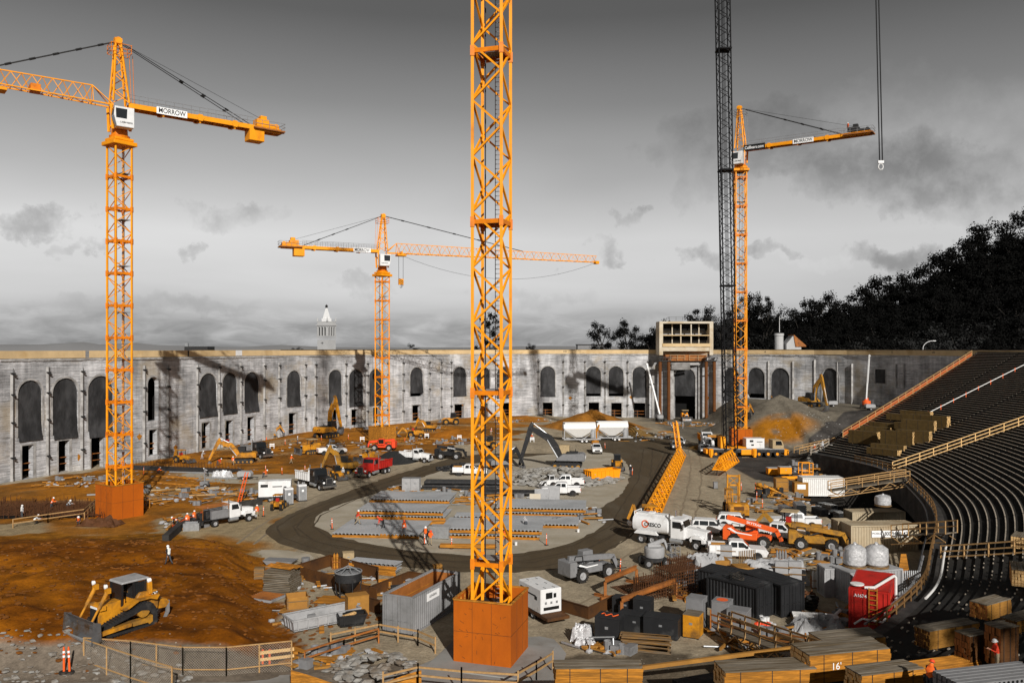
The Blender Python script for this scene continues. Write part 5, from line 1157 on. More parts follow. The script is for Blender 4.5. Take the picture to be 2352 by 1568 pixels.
 if body == 'service':
  m = MB(); m.bb(-4.2, -1.2, 1.05, -.4, 1.2, 1.15); m.bb(-4.5, -1.2, .55, -4.2, 1.2, 1.1); m.build('flat_bed', 'dark_metal', o)
  m = MB(); m.bb(-3.0, -1.22, 1.15, -.45, -.75, 2.3); m.bb(-3.0, .75, 1.15, -.45, 1.22, 2.3); m.build('tool_locker', 'grey_paint', o, bev=.03)
  m = MB(); m.tube((-4, -.3, 1.5), (-4, .3, 1.5), .3, n=12); m.bb(-3.4, -.5, 1.2, -2.6, .5, 2.2); m.bb(-4.1, .5, 1.15, -3.5, 1.0, 1.9); m.build('compressor', 'dark_metal', o, bev=.04)
  m = MB();
  for y in (-1, 1): m.bar((-4.2, y, 1.2), (-4.2, y, 2.8), .07); m.bar((-.4, y, 2.2), (-.4, y, 2.9), .07); m.bar((-4.3, y, 2.8), (.6, y, 2.9), .08)
  for k in range(6): m.bar((-4.3, -.8 + k * .3, 2.86), (.4, -.7 + k * .28, 2.98), .07)
  m.build('pipe_rack', 'rust_beam', o)
 return o
def tracks(o, L, wv, gap, h, mt='dark_metal'):
 for sy in (-1, 1):
  m = MB(); r = h / 2; pts = []
  for i in range(7): a = pi / 2 + i * pi / 6; pts.append((-L / 2 + r + r * cos(a), r + r * sin(a)))
  for i in range(7): a = -pi / 2 + i * pi / 6; pts.append((L / 2 - r + r * cos(a), r + r * sin(a)))
  y0, y1 = sorted((sy * (gap / 2), sy * (gap / 2 + wv))); m.prism(pts, y0, y1)
  k = int(L / .22)
  for i in range(k): x = -L / 2 + r + (L - 2 * r) * i / (k - 1); m.box(x, (y0 + y1) / 2, 0.02, .06, wv, .07); m.box(x, (y0 + y1) / 2, h, .06, wv, .07)
  t = m.build('track', mt, o); m = MB()
  for i in range(5): x = -L / 2 + r + (L - 2 * r) * i / 4; m.tube((x, y0 - .02, r * .75), (x, y1 + .02, r * .75), r * (.62 if i in (0, 4) else .4), n=12)
  m.build('track_roller', 'old_yellow' if mt != 'black_paint' else 'dark_metal', t)
def bucket(s, parent, mt, M, wv=1.1, r=.55):
 """open bucket: shell around a curved back; M = matrix"""
 pts = [(.0, .0), (-.1, -.5), (.1, -.95), (.6, -1.1), (1.05, -.9)]; m = MB()
 for (a, b), (c, d) in zip(pts, pts[1:]): m.add([(a * s, -wv / 2, b * s), (a * s, wv / 2, b * s), (c * s, wv / 2, d * s), (c * s, -wv / 2, d * s)], [(0, 1, 2, 3)])
 for y in (-wv / 2, wv / 2): m.add([(a * s, y, b * s) for a, b in pts], [tuple(range(5))])
 for i in range(5): y = -wv / 2 + wv * (i + .5) / 5; m.box(1.15 * s, y, -.86 * s, .25 * s, .1, .08, 0, .3)
 m.v = [tuple(M @ V(v)) for v in m.v]; o = m.build('bucket', mt, parent); d = o.modifiers.new('t', 'SOLIDIFY'); d.thickness = .05; return o
def excavator(k=1.0, paint='cat_yellow', cabp=None, boom=(2.6, 2.6, 2.0), boomp=None, yaw=0, house=None, tail='CAT', canopy=False, tailc='sign_black'):
 """k scales everything; boom = (elbow x, elbow height, stick end x, stick end z)"""
 o = root('excavator'); u = root('upper_structure'); boomp = boomp or paint; house = house or paint; cabp = cabp or 'black_paint'
 tracks(o, 3.9 * k, .6 * k, 1.6 * k, .85 * k); MB().bb(-1.2 * k, -.85 * k, .3 * k, 1.2 * k, .85 * k, .8 * k).build('undercarriage', 'dark_metal', o)
 def S(p): return [(a * k, b * k) for a, b in p]
 m = MB(); m.prism(S([(-2.1, 1.05), (1.4, 1.05), (1.4, 1.25), (.6, 1.9), (-1.5, 2.0), (-2.0, 1.9), (-2.25, 1.6)]), -1.3 * k, 1.3 * k); h = m.build('house', house, u, bev=.06 * k)
 m = MB(); m.prism(S([(-2.35, 1.0), (-1.6, 1.0), (-1.6, 2.05), (-2.2, 2.0), (-2.4, 1.7)]), -1.25 * k, 1.25 * k); cw = m.build('counterweight', paint if tail == 'CAT' else house, u, bev=.1 * k)
 if tail: text(tail, 1.25 * k if tail == 'CAT' else 2.0 * k, (-2.42 * k, 0, 1.42 * k), (0, -1, 0), cw, 'sign_white' if tail != 'CAT' else 'sign_black', 'lettering', .42 * k, bold=.03); text(tail, (.9 if tail == 'CAT' else 1.7) * k, (-1.0 * k, -1.32 * k, 1.45 * k), (1, 0, 0), h, 'sign_white' if tail != 'CAT' else 'sign_black', 'lettering', .3 * k, bold=.03)
 m = MB(); m.bb(-1.4 * k, -.9 * k, 1.98 * k, .1 * k, .5 * k, 2.15 * k); m.tube((-1.1 * k, -.3 * k, 2.1 * k), (-1.1 * k, -.3 * k, 2.5 * k), .07 * k, n=8); m.build('engine_cover', 'dark_metal', u, bev=.04 * k)
 if canopy:
  m = MB(); [m.bar((x * k, y * k, 1.2 * k), (x * k, y * k, 2.85 * k), .08 * k) for x in (-.5, .7) for y in (.2, 1.2)]; m.bb(-.7 * k, .05 * k, 2.85 * k, .9 * k, 1.35 * k, 2.95 * k); m.bb(-.5 * k, .4 * k, 1.3 * k, 0, 1.0 * k, 1.9 * k); m.build('canopy', cabp, u)
 else:
  m = MB(); m.prism(S([(-.25, 1.2), (1.35, 1.2), (1.35, 2.0), (1.1, 2.95), (-.25, 2.95)]), -1.28 * k, -.35 * k); cb = m.build('cab', cabp, u, bev=.05 * k)
  m = MB()
  m.add([((a) * k, -1.295 * k, b * k) for a, b in ((.0, 1.75), (.55, 1.75), (.55, 2.8), (.0, 2.8))], [(0, 1, 2, 3)]); m.add([(a * k, -1.295 * k, b * k) for a, b in ((.65, 1.75), (1.25, 1.85), (1.03, 2.8), (.65, 2.8))], [(0, 1, 2, 3)])
  m.add([(1.37 * k, -1.2 * k, 1.5 * k), (1.37 * k, -.42 * k, 1.5 * k), (1.14 * k, -.42 * k, 2.85 * k), (1.14 * k, -1.2 * k, 2.85 * k)], [(0, 1, 2, 3)]); m.add([(-.27 * k, -1.2 * k, 1.95 * k), (-.27 * k, -.42 * k, 1.95 * k), (-.27 * k, -.42 * k, 2.8 * k), (-.27 * k, -1.2 * k, 2.8 * k)], [(0, 1, 2, 3)]); m.build('window', 'glass', cb)
 ex, ez, sx, sz = boom; B0 = V((.9, 0, 1.5)); B2 = V((ex, 0, ez)); B1 = B0.lerp(B2, .45) + V((-.25 * (ez - 1.5) * .35, 0, .7)); SE = V((sx, 0, sz))
 def arm(pts, name, ws, hs):
  m = MB(); n = len(pts)
  vs = []
  for i, p in enumerate(pts):
   t = (pts[min(n - 1, i + 1)] - pts[max(0, i - 1)]).normalized(); up = V((-t.z, 0, t.x));
   for a, b in ((-1, -1), (1, -1), (1, 1), (-1, 1)): q = (p + up * hs[i] / 2 * b) * k; vs.append((q.x, a * ws * k / 2, q.z))
  m.add(vs, [(4 * i + j, 4 * i + (j + 1) % 4, 4 * i + 4 + (j + 1) % 4, 4 * i + 4 + j) for i in range(n - 1) for j in range(4)] + [(0, 1, 2, 3), tuple(range(4 * n - 4, 4 * n))]); return m.build(name, boomp, u, bev=.02 * k)
 bm = arm([B0, B0.lerp(B1, .5) + V((-.1, 0, .1)), B1, B1.lerp(B2, .5) + V((0, 0, .05)), B2], 'boom', .5, [.6, .8, .95, .8, .5]); sd_ = (SE - B2).normalized(); arm([B2 - sd_ * .8, B2, SE], 'stick', .4, [.4, .68, .36])
 m = MB(); c = [(V((1.2, y, 1.25)) * k, (B1.lerp(B2, .1) + V((0, y, -.3))) * k) for y in (-.33, .33)]
 for a, b in c: m.tube(a, a.lerp(b, .6), .10 * k, n=8); m.tube(a.lerp(b, .55), b, .055 * k, n=8)
 a, b = (B1 + V((.1, 0, .42))) * k, (B2 - sd_ * .75 + V((0, 0, .05))) * k; m.tube(a, a.lerp(b, .6), .1 * k, n=8); m.tube(a.lerp(b, .55), b, .055 * k, n=8); a, b = (B2 + V((.1, 0, .3))) * k, (SE - sd_ * .4 + V((.25, 0, .1))) * k; m.tube(a, a.lerp(b, .6), .08 * k, n=8); m.tube(a.lerp(b, .55), b, .05 * k, n=8)
 m.build('hydraulic_ram', 'galv', u)
 ang = atan2(sd_.x, -sd_.z); bucket(1.15 * k, u, 'steel_blade' if paint != 'red_paint' else 'dark_metal', Matrix.Translation(SE * k) @ Matrix.Rotation(pi + .3 - ang * .3, 4, 'Z') @ Matrix.Rotation(.2, 4, 'Y'), 1.0 * k)
 u.rotation_euler = (0, 0, radians(yaw)); u.parent = o; return o
def dozer(k=1.0, big=True, canopy=False, paint='cat_yellow'):
 o = root('bulldozer')
 if big:
  for sy in (-1, 1):
   y0, y1 = sorted((sy * .7, sy * 1.3)); out_ = [(-1.75, .95), (-1.35, 1.55), (-.75, 1.72), (-.15, 1.45), (1.75, .82), (1.95, .45), (1.8, .08), (1.5, 0), (-1.5, 0), (-1.75, .2)]; inn = [(x * .82 + (.0), .42 + (z - .42) * .62) for x, z in out_]
   m = MB(); n = len(out_)
   vs = [(x, y0, z) for x, z in out_] + [(x, y1, z) for x, z in out_] + [(x, y0, z) for x, z in inn] + [(x, y1, z) for x, z in inn]
   m.add(vs, [(i, (i + 1) % n, n + (i + 1) % n, n + i) for i in range(n)] + [(2 * n + i, 2 * n + (i + 1) % n, 3 * n + (i + 1) % n, 3 * n + i) for i in range(n)] + [(i, (i + 1) % n, 2 * n + (i + 1) % n, 2 * n + i) for i in range(n)] + [(n + i, n + (i + 1) % n, 3 * n + (i + 1) % n, 3 * n + i) for i in range(n)])
   for i in range(n):
    a, b = V((out_[i][0], 0, out_[i][1])), V((out_[(i + 1) % n][0], 0, out_[(i + 1) % n][1])); L_ = (b - a).length; q = max(1, int(L_ / .2)); an = atan2(b.z - a.z, b.x - a.x)
    for j in range(q): c = a.lerp(b, (j + .5) / q); m.box(c.x, (y0 + y1) / 2, c.z, .05, y1 - y0, .14, 0, -an)
   t = m.build('track', 'dark_metal', o); m = MB(); m.tube((-.78, y0 + .03, 1.17), (-.78, y1 - .03, 1.17), .46, n=18); m.tube((1.55, y0 + .05, .42), (1.55, y1 - .05, .42), .34, n=14); m.tube((-1.4, y0 + .05, .4), (-1.4, y1 - .05, .4), .32, n=14); m.prism([(-1.3, .28), (1.4, .28), (1.5, .55), (-1.2, .6)], y0 + .06, y1 - .06); m.build('track_wheel', 'old_yellow', t)
   m = MB(); yy = sorted((sy * .66, sy * 1.36)); m.prism([(-1.7, 1.72), (-1.2, 1.9), (-.4, 1.9), (.3, 1.55), (.6, 1.5), (.6, 1.6), (-.3, 2.02), (-1.9, 2.02)], *yy); m.build('fender', paint, o)
 else: tracks(o, 2.9, .5, 1.3, .85)
 m = MB(); m.prism([(.1, .7), (1.95, .7), (1.95, 1.75), (1.75, 1.95), (.1, 2.05)], -.55, .55); m.build('engine_hood', paint, o, bev=.05); m = MB(); m.bb(1.95, -.45, .85, 1.99, .45, 1.72); g = m.build('radiator_grille', 'dark_metal', o); m = MB(); m.bb(1.96, -.4, 1.75, 2.0, .4, 1.88); m.build('nameplate', 'sign_white', g)
 m = MB(); m.prism([(-2.0, .9), (.2, .9), (.2, 1.5), (-.2, 1.65), (-.7, 2.35), (-2.0, 2.25), (-2.15, 1.9)], -.95, .95); b = m.build('body', paint, o, bev=.07)
 if big: text('CAT', .42, (-1.75, .96, 2.05), (-1, 0, 0), b, 'sign_white', 'lettering', .22, bold=.02); text('CAT', .42, (-1.75, -.96, 2.05), (1, 0, 0), b, 'sign_white', 'lettering', .22, bold=.02); MB().bb(-2.0, .953, 1.9, -1.5, .957, 2.2).build('badge', 'sign_black', b); MB().bb(-2.0, -.957, 1.9, -1.5, -.953, 2.2).build('badge', 'sign_black', b)
 if canopy:
  [MB().bar((x, y, 1.6), (x, y, 3.0), .1).build('canopy_post', 'dark_metal', o) for x in (-1.1, .3) for y in (-.7, .7)]; MB().prism([(-1.5, 3.0), (.6, 3.0), (.5, 3.15), (-1.3, 3.15)], -.95, .95).build('canopy_roof', 'sand_tan', o, bev=.04); MB().bb(-.9, -.3, 1.8, -.4, .3, 2.5).build('seat', 'dark_metal', o)
 else:
  m = MB();
  for x, y in ((-1.35, -.75), (-1.35, .75), (.45, -.7), (.45, .7), (-.35, -.77), (-.35, .77)): m.bar((x, y, 1.55), (x * .95, y, 3.15), .12)
  m.bar((-1.35, -.75, 2.1), (-1.35, .75, 2.1), .1); cb = m.build('cab_frame', 'black_paint', o); MB().prism([(-1.5, 3.12), (.55, 3.12), (.45, 3.25), (-1.35, 3.28)], -.85, .85).build('roof', 'light_grey', cb, bev=.04)
  m = MB(); m.bb(-1.3, -.72, 1.6, -.4, .72, 2.15); m.bb(-1.0, -.3, 2.1, -.5, .3, 2.75); m.build('seat', 'dark_metal', cb); m = MB(); m.add([(.46, -.62, 2.05), (.46, .62, 2.05), (.43, .62, 3.08), (.43, -.62, 3.08)], [(0, 1, 2, 3)]); m.bb(-1.3, .76, 2.2, -.45, .77, 3.05); m.bb(-1.3, -.77, 2.2, -.45, -.76, 3.05); m.build('window', 'glass', cb)
  m = MB(); m.bar((-1.4, -.95, 2.1), (-1.4, -.85, 3.1), .3, .3); m.bar((-1.4, .95, 2.1), (-1.4, .85, 3.1), .3, .3); m.build('rollover_post', paint, o, bev=.04); MB().lathe([(0, 0), (.15, .02), (.15, .2), (0, .25)], 10, (-1.45, .95, 3.05), 'x').build('work_lamp', 'lamp_glass', o)
 bw = 1.85 if big else 1.35; m = MB(); pr = [(2.95, .0), (2.68, .3), (2.60, .75), (2.72, 1.15), (2.92, 1.42)]; n = len(pr)
 vs = [(x, -bw, z) for x, z in pr] + [(x, bw, z) for x, z in pr] + [(x - .07, -bw, z) for x, z in pr] + [(x - .07, bw, z) for x, z in pr]
 m.add(vs, [(i, i + 1, n + i + 1, n + i) for i in range(n - 1)] + [(2 * n + i, 2 * n + i + 1, 3 * n + i + 1, 3 * n + i) for i in range(n - 1)] + [(n - 1, 2 * n - 1, 4 * n - 1, 3 * n - 1), (0, n, 3 * n, 2 * n)]);
 for sy in (-1, 1): m.prism([(2.45, .1), (3.1, .0), (2.98, 1.45), (2.5, 1.3)], min(sy * bw, sy * (bw + .06)), max(sy * bw, sy * (bw + .06)))
 bl = m.build('blade', 'steel_blade', o); MB().box(2.98, 0, .08, .12, bw * 2, .22, 0, .5).build('cutting_edge', 'galv', bl); m = MB()
 for sy in (-1, 1): m.bar((.2, sy * (1.42 if big else .5), .55), (2.6, sy * (1.42 if big else .6), .4), .22, .25)
 m.build('push_arm', paint, o)
 for sy in (-1, 1):
  m = MB(); y = sy * (.78 if big else .45)
  if big: m.tube((1.45, y, 2.95), (2.05, y, 1.9), .13, n=10); m.tube((2.0, y, 2.0), (2.62, y, .95), .075, n=8); m.box(1.45, y, 2.95, .3, .3, .35); m.box(1.75, y * .8, 1.85, .4, .3, .3)
  else: m.tube((1.5, y, 1.5), (2.6, y, .8), .07, n=8)
  c = m.build('lift_cylinder', paint, o);
  if big: MB().lathe([(0, 0), (.13, .02), (.15, .16), (0, .2)], 12, (1.5, y, 3.25), 'x').build('headlamp', 'lamp_glass', c)
 if big:
  m = MB(); m.prism([(-2.1, .8), (-2.8, .75), (-3.1, 1.1), (-2.9, 1.35), (-2.1, 1.5)], -.6, .6); m.build('ripper_frame', paint, o, bev=.04); m = MB()
  for y in (-.5, .5): m.prism([(-3.1, 1.2), (-2.9, 1.2), (-2.85, .4), (-2.6, -.1), (-2.75, -.15), (-3.1, .4)], y - .07, y + .07)
  m.build('ripper_tooth', 'galv', o)
 o.scale = (k, k, k); return o
def loader(k=1.0, paint='cat_yellow', hoe=False, canopy=True, cab='black_paint', bz=.2, hoe_up=True):
 o = root('backhoe_loader' if hoe else 'wheel_loader'); m = MB(); m.prism([(-1.6, .8), (1.9, .8), (2.0, 1.45), (.6, 1.75), (-.3, 1.75), (-1.8, 1.5)], -.5, .5); m.build('body', paint, o, bev=.06)
 for sy in (-1, 1):
  wheel(o, -1.1, sy * .85, .75, .45, 'old_yellow' if paint != 'white_paint' else 'white_paint'); wheel(o, 1.35, sy * .8, .55 if hoe else .75, .38, 'old_yellow' if paint != 'white_paint' else 'white_paint')
  m = MB(); m.prism([(-1.9, 1.4), (-1.6, 1.68), (-.6, 1.68), (-.35, 1.4), (-.35, 1.5), (-.55, 1.78), (-1.7, 1.78)], *sorted((sy * .55, sy * 1.08))); m.build('fender', paint, o)
 if canopy:
  [MB().bar((x, y, 1.6), (x, y, 2.85), .09).build('canopy_post', 'dark_metal', o) for x in (-1.2, .1) for y in (-.65, .65)]; MB().bb(-1.4, -.8, 2.85, .35, .8, 2.98).build('canopy_roof', 'sand_tan' if paint == 'old_yellow' else paint, o, bev=.04); MB().bb(-.9, -.3, 1.7, -.4, .3, 2.3).build('seat', 'red_paint', o)
 else:
  m = MB(); m.prism([(-1.2, 1.6), (.3, 1.6), (.2, 2.95), (-1.1, 2.95)], -.65, .65); c = m.build('cab', cab, o, bev=.06); m = MB()
  for sy in (-1, 1): m.add([(-1.05, sy * .665, 1.9), (.15, sy * .665, 1.9), (.1, sy * .665, 2.8), (-1.0, sy * .665, 2.8)], [(0, 1, 2, 3)])
  m.add([(.31, -.55, 1.8), (.31, .55, 1.8), (.22, .55, 2.85), (.22, -.55, 2.85)], [(0, 1, 2, 3)]); m.build('window', 'glass', c)
 m = MB()
 for sy in (-1, 1): m.bar((.2, sy * .45, 1.5), (1.9, sy * .5, 1.3 + bz * .3), .14, .28); m.bar((1.9, sy * .5, 1.3 + bz * .3), (2.6, sy * .5, .5 + bz), .14, .24); m.tube((.8, sy * .45, 1.0), (2.0, sy * .5, 1.2 + bz * .3), .07, n=6)
 m.build('loader_arm', paint, o)
 m = MB(); pr = [(2.55, .75 + bz), (2.5, .2 + bz), (2.7, .0 + bz), (3.45, .0 + bz)]; W_ = 1.15
 for (a, b), (c, d) in zip(pr, pr[1:]): m.add([(a, -W_, b), (a, W_, b), (c, W_, d), (c, -W_, d)], [(0, 1, 2, 3)])
 for y in (-W_, W_): m.add([(a, y, b) for a, b in pr], [(0, 1, 2, 3)])
 b = m.build('front_bucket', 'steel_blade', o); d = b.modifiers.new('t', 'SOLIDIFY'); d.thickness = .06
 if hoe:
  m = MB();
  if hoe_up: m.bar((-1.8, 0, 1.0), (-2.4, 0, 3.0), .3, .4); m.bar((-2.4, 0, 3.0), (-3.1, 0, 1.2), .26, .34); m.tube((-1.9, 0, 1.6), (-2.3, 0, 2.9), .08); e = V((-3.1, 0, 1.2))
  else: m.bar((-1.8, 0, 1.0), (-3.2, 0, 2.4), .3, .4); m.bar((-3.2, 0, 2.4), (-4.4, 0, .9), .26, .34); e = V((-4.4, 0, .9))
  m.build('hoe_arm', paint, o); bucket(.7, o, 'steel_blade', Matrix.Translation(e) @ Matrix.Rotation(0, 4, 'Z'), .7)
  m = MB(); [m.bar((-1.9, sy * .6, 1.0), (-2.1, sy * 1.25, .1), .14, .2) for sy in (-1, 1)]; [m.bb(-2.35, sy * 1.25 - .2, 0, -1.9, sy * 1.25 + .2, .1) for sy in (-1, 1)]; m.build('stabiliser', paint, o)
 o.scale = (k, k, k); return o
def telehandler(paint='grey_paint', name=None, boom_dz=.0, rim='light_grey', cabp=None, carry=None):
 o = root('telehandler'); m = MB(); m.prism([(-2.7, .55), (-2.5, .5), (-1.9, .6), (2.0, .6), (2.3, .8), (2.3, 1.25), (-1.0, 1.3), (-1.7, 1.6), (-1.9, 2.0), (-2.7, 2.0)], -.62, .62); b = m.build('body', paint, o, bev=.06)
 m = MB(); m.bb(-1.2, -1.12, .8, .9, -.62, 1.55); m.bb(-2.75, -1.0, .6, -1.95, 1.0, 1.95); m.build('engine_cover', paint, o, bev=.06)
 if paint == 'grey_paint': m = MB(); m.prism([(-1.9, 1.6), (-1.0, 1.35), (.3, 1.42), (.3, 1.5), (-1.0, 1.45), (-1.8, 1.75)], -1.14, -1.12); m.build('white_flash', 'sign_white', o)
 if paint == 'orange_red': m = MB(); m.prism([(-2.2, 1.9), (-1.3, 1.45), (.4, 1.32), (.4, 1.4), (-1.2, 1.58), (-1.9, 2.0)], -1.145, -1.125); m.build('white_flash', 'sign_white', o)
 for sy in (-1, 1):
  wheel(o, -1.45, sy * .98, .66, .42, rim); wheel(o, 1.6, sy * .98, .66, .42, rim)
 m = MB(); m.prism([(-.5, 1.2), (.85, 1.2), (.75, 2.5), (-.4, 2.5)], .15, 1.05); c = m.build('cab', cabp or paint, o, bev=.05); m = MB(); m.bb(-.35, 1.052, 1.5, .7, 1.06, 2.35); m.bb(.80, .25, 1.6, .83, .95, 2.4); m.build('window', 'glass', c)
 m = MB(); a, e = V((-2.4, -.2, 2.15 + boom_dz)), V((2.6, -.2, 1.75 + boom_dz * .2)); m.bar(a, e, .38, .5); bm = m.build('boom', paint, o, bev=.04); m = MB(); m.bar(a.lerp(e, .55) , e + V((.35, 0, -.03)), .3, .38); m.bar(e + V((.2, 0, 0)), e + V((.75, 0, -1.1)), .3, .4); m.build('boom_head', paint, bm)
 if name: text(name, 1.6, (.5, -.395, 1.93 + boom_dz * .6), (e - a), bm, 'sign_white', 'lettering', .26, up=(0, 0, 1), bold=.02)
 m = MB(); m.bar((3.3, -.65, .75), (3.3, .65, .75), .1, .12); m.bar((3.3, -.65, 1.4), (3.3, .65, 1.4), .1, .1)
 for y in (-.6, -.3, 0, .3, .6): m.bar((3.3, y, .5), (3.3, y, 1.45), .06)
 for y in (-.35, .35): m.bar((3.3, y, .5), (4.4, y, .45), .12, .05)
 m.build('fork_carriage', 'dark_metal', o); m = MB(); m.tube((-.9, -.2, 1.3), (.6, -.2, 1.85), .09, n=8); m.build('lift_cylinder', 'dark_metal', o)
 m = MB(); m.path([(-1.9, -.5, 2.0), (-1.8, -.5, 2.35), (-1.0, -.5, 2.3), (-.9, -.5, 1.6)], .04); m.build('guard_rail', 'dark_metal', o); return o
def boom_lift(paint='light_grey'):
 o = root('boom_lift'); MB().bb(-1.1, -.7, .45, 1.1, .7, .85).build('chassis', 'dark_metal', o, bev=.04)
 for x in (-.95, .95):
  for sy in (-1, 1): wheel(o, x, sy * .85, .45, .3, 'grey_paint')
 m = MB(); m.lathe([(0, .9), (.95, .9), (1.0, 1.2), (1.0, 1.75), (.9, 1.9), (0, 1.9)], 20); m.build('turntable', paint, o, smooth=True, bev=.02); m = MB(); m.bar((-.7, 0, 2.0), (1.1, .2, 2.45), .3, .34); m.bar((-.7, 0, 2.0), (.6, -.1, 1.98), .28, .28); m.bar((1.1, .2, 2.4), (1.5, .3, 1.4), .22, .25); m.build('boom_arm', paint, o, bev=.03)
 m = MB()
 for z in (.9, 1.4, 1.95):
  for a, b in (((1.5, -.7), (2.4, -.7)), ((2.4, -.7), (2.4, .7)), ((2.4, .7), (1.5, .7)), ((1.5, .7), (1.5, -.7))): m.bar((*a, z), (*b, z), .05)
 for x, y in ((1.5, -.7), (2.4, -.7), (2.4, .7), (1.5, .7), (1.95, -.7), (1.95, .7)): m.bar((x, y, .9), (x, y, 1.95), .05)
 m.bb(1.5, -.7, .86, 2.4, .7, .92); m.bb(1.5, -.3, 1.4, 1.65, .3, 1.9); m.build('work_basket', 'grey_paint', o); return o
def forklift():
 o = root('heavy_forklift'); m = MB(); m.prism([(-2.6, .5), (1.4, .5), (1.4, 1.3), (-.6, 1.5), (-1.0, 1.9), (-2.3, 1.9), (-2.7, 1.4)], -1.25, 1.25); m.build('body', 'cat_yellow', o, bev=.1)
 MB().bb(-2.72, -.6, 1.2, -2.68, .6, 1.65).build('rear_grille', 'rust_plate', o)
 for sy in (-1, 1): wheel(o, 1.2, sy * 1.15, .75, .5, 'old_yellow'); wheel(o, -1.7, sy * 1.1, .6, .4, 'old_yellow')
 m = MB(); [m.bar((x, y, 1.5), (x, y, 3.3), .12) for x in (-.7, .7) for y in (.5, 1.25)]; m.bb(-.8, .4, 3.3, .8, 1.35, 3.4); m.bb(-.5, .6, 1.5, 0, 1.1, 2.3); m.build('driver_guard', 'cat_yellow', o)
 m = MB()
 for y in (-.75, .75): m.bar((1.9, y, .3), (1.9, y, 5.0), .26, .22); m.bar((1.7, y * .7, .4), (1.7, y * .7, 4.0), .1)
 for z in (1.0, 2.4, 3.6, 4.8): m.bar((1.9, -.75, z), (1.9, .75, z), .16, .22)
 m.bar((1.9, -.7, 3.6), (1.9, .7, 4.8), .1); m.bar((1.9, .7, 3.6), (1.9, -.7, 4.8), .1); m.build('mast', 'cat_yellow', o, bev=.02); m = MB(); [m.bar((2.1, y, .2), (3.7, y, .15), .2, .09) for y in (-.5, .5)]; m.bb(2.05, -.9, .2, 2.15, .9, 1.2); m.build('fork', 'dark_metal', o); return o
def generator(L=4.6, h=2.3, paint='white_paint', trailer=True, lab='AIRWORKS'):
 o = root('generator'); z0 = .7; MB().bb(-L / 2, -.95, z0, L / 2, .95, z0 + h).build('housing', paint, o, bev=.06); m = MB(); m.bb(-L / 2 - .2, -1.0, z0 - .25, L / 2 + 1.1, 1.0, z0 - .02); m.build('trailer_frame', 'rust_plate' if lab == 'r' else 'dark_metal', o)
 for x in (-.6, .5):
  for sy in (-1, 1): wheel(o, x, sy * .85, .38, .24)
 m = MB(); m.bb(-L / 2 + .3, -.958, z0 + h * .62, -L / 2 + 1.3, -.948, z0 + h * .8); m.bb(-.3, -.958, z0 + h * .62, 1.0, -.948, z0 + h * .68); m.bb(L / 2 - 1.0, -.958, z0 + h * .5, L / 2 - .6, -.948, z0 + h * .65); m.bb(-L / 2 - .008, -.7, z0 + h * .78, -L / 2 + .002, .7, z0 + h * .9); m.bb(-L / 2 - .008, -.7, z0 + h * .58, -L / 2 + .002, .7, z0 + h * .66); m.bb(L / 2 - .002, -.5, z0 + h * .6, L / 2 + .008, .1, z0 + h * .85); m.bb(L / 2 - .002, .2, z0 + h * .62, L / 2 + .008, .45, z0 + h * .8); m.bb(L / 2 - .002, -.7, z0 + .25, L / 2 + .008, .7, z0 + .5); m.build('vent_panel', 'sign_black', o)
 m = MB(); [m.bb(L / 2, y - .09, z0 + h * .38, L / 2 + .012, y + .09, z0 + h * .48) for y in (-.5, 0, .5)]; m.build('control_panel', 'grey_paint', o); m = MB(); [m.bar((x, y, z0 + h), (x + .5, y, z0 + h + .03), .06) for x in (-1.5, 0, 1.2) for y in (-.4, .4)]; m.build('lifting_eye', 'light_grey', o); return o
def compressor():
 o = root('air_compressor'); m = MB(); m.prism([(-1.1, .6), (1.1, .6), (1.2, 1.1), (.9, 1.45), (-.9, 1.5), (-1.2, 1.2)], -.6, .6); m.build('housing', 'light_grey', o, bev=.06); [wheel(o, 0, sy * .68, .34, .2) for sy in (-1, 1)]; m = MB(); m.bar((1.1, 0, .5), (2.2, 0, .45), .1); m.bar((2.0, 0, .45), (2.0, 0, 0), .07); m.build('drawbar', 'dark_metal', o); return o
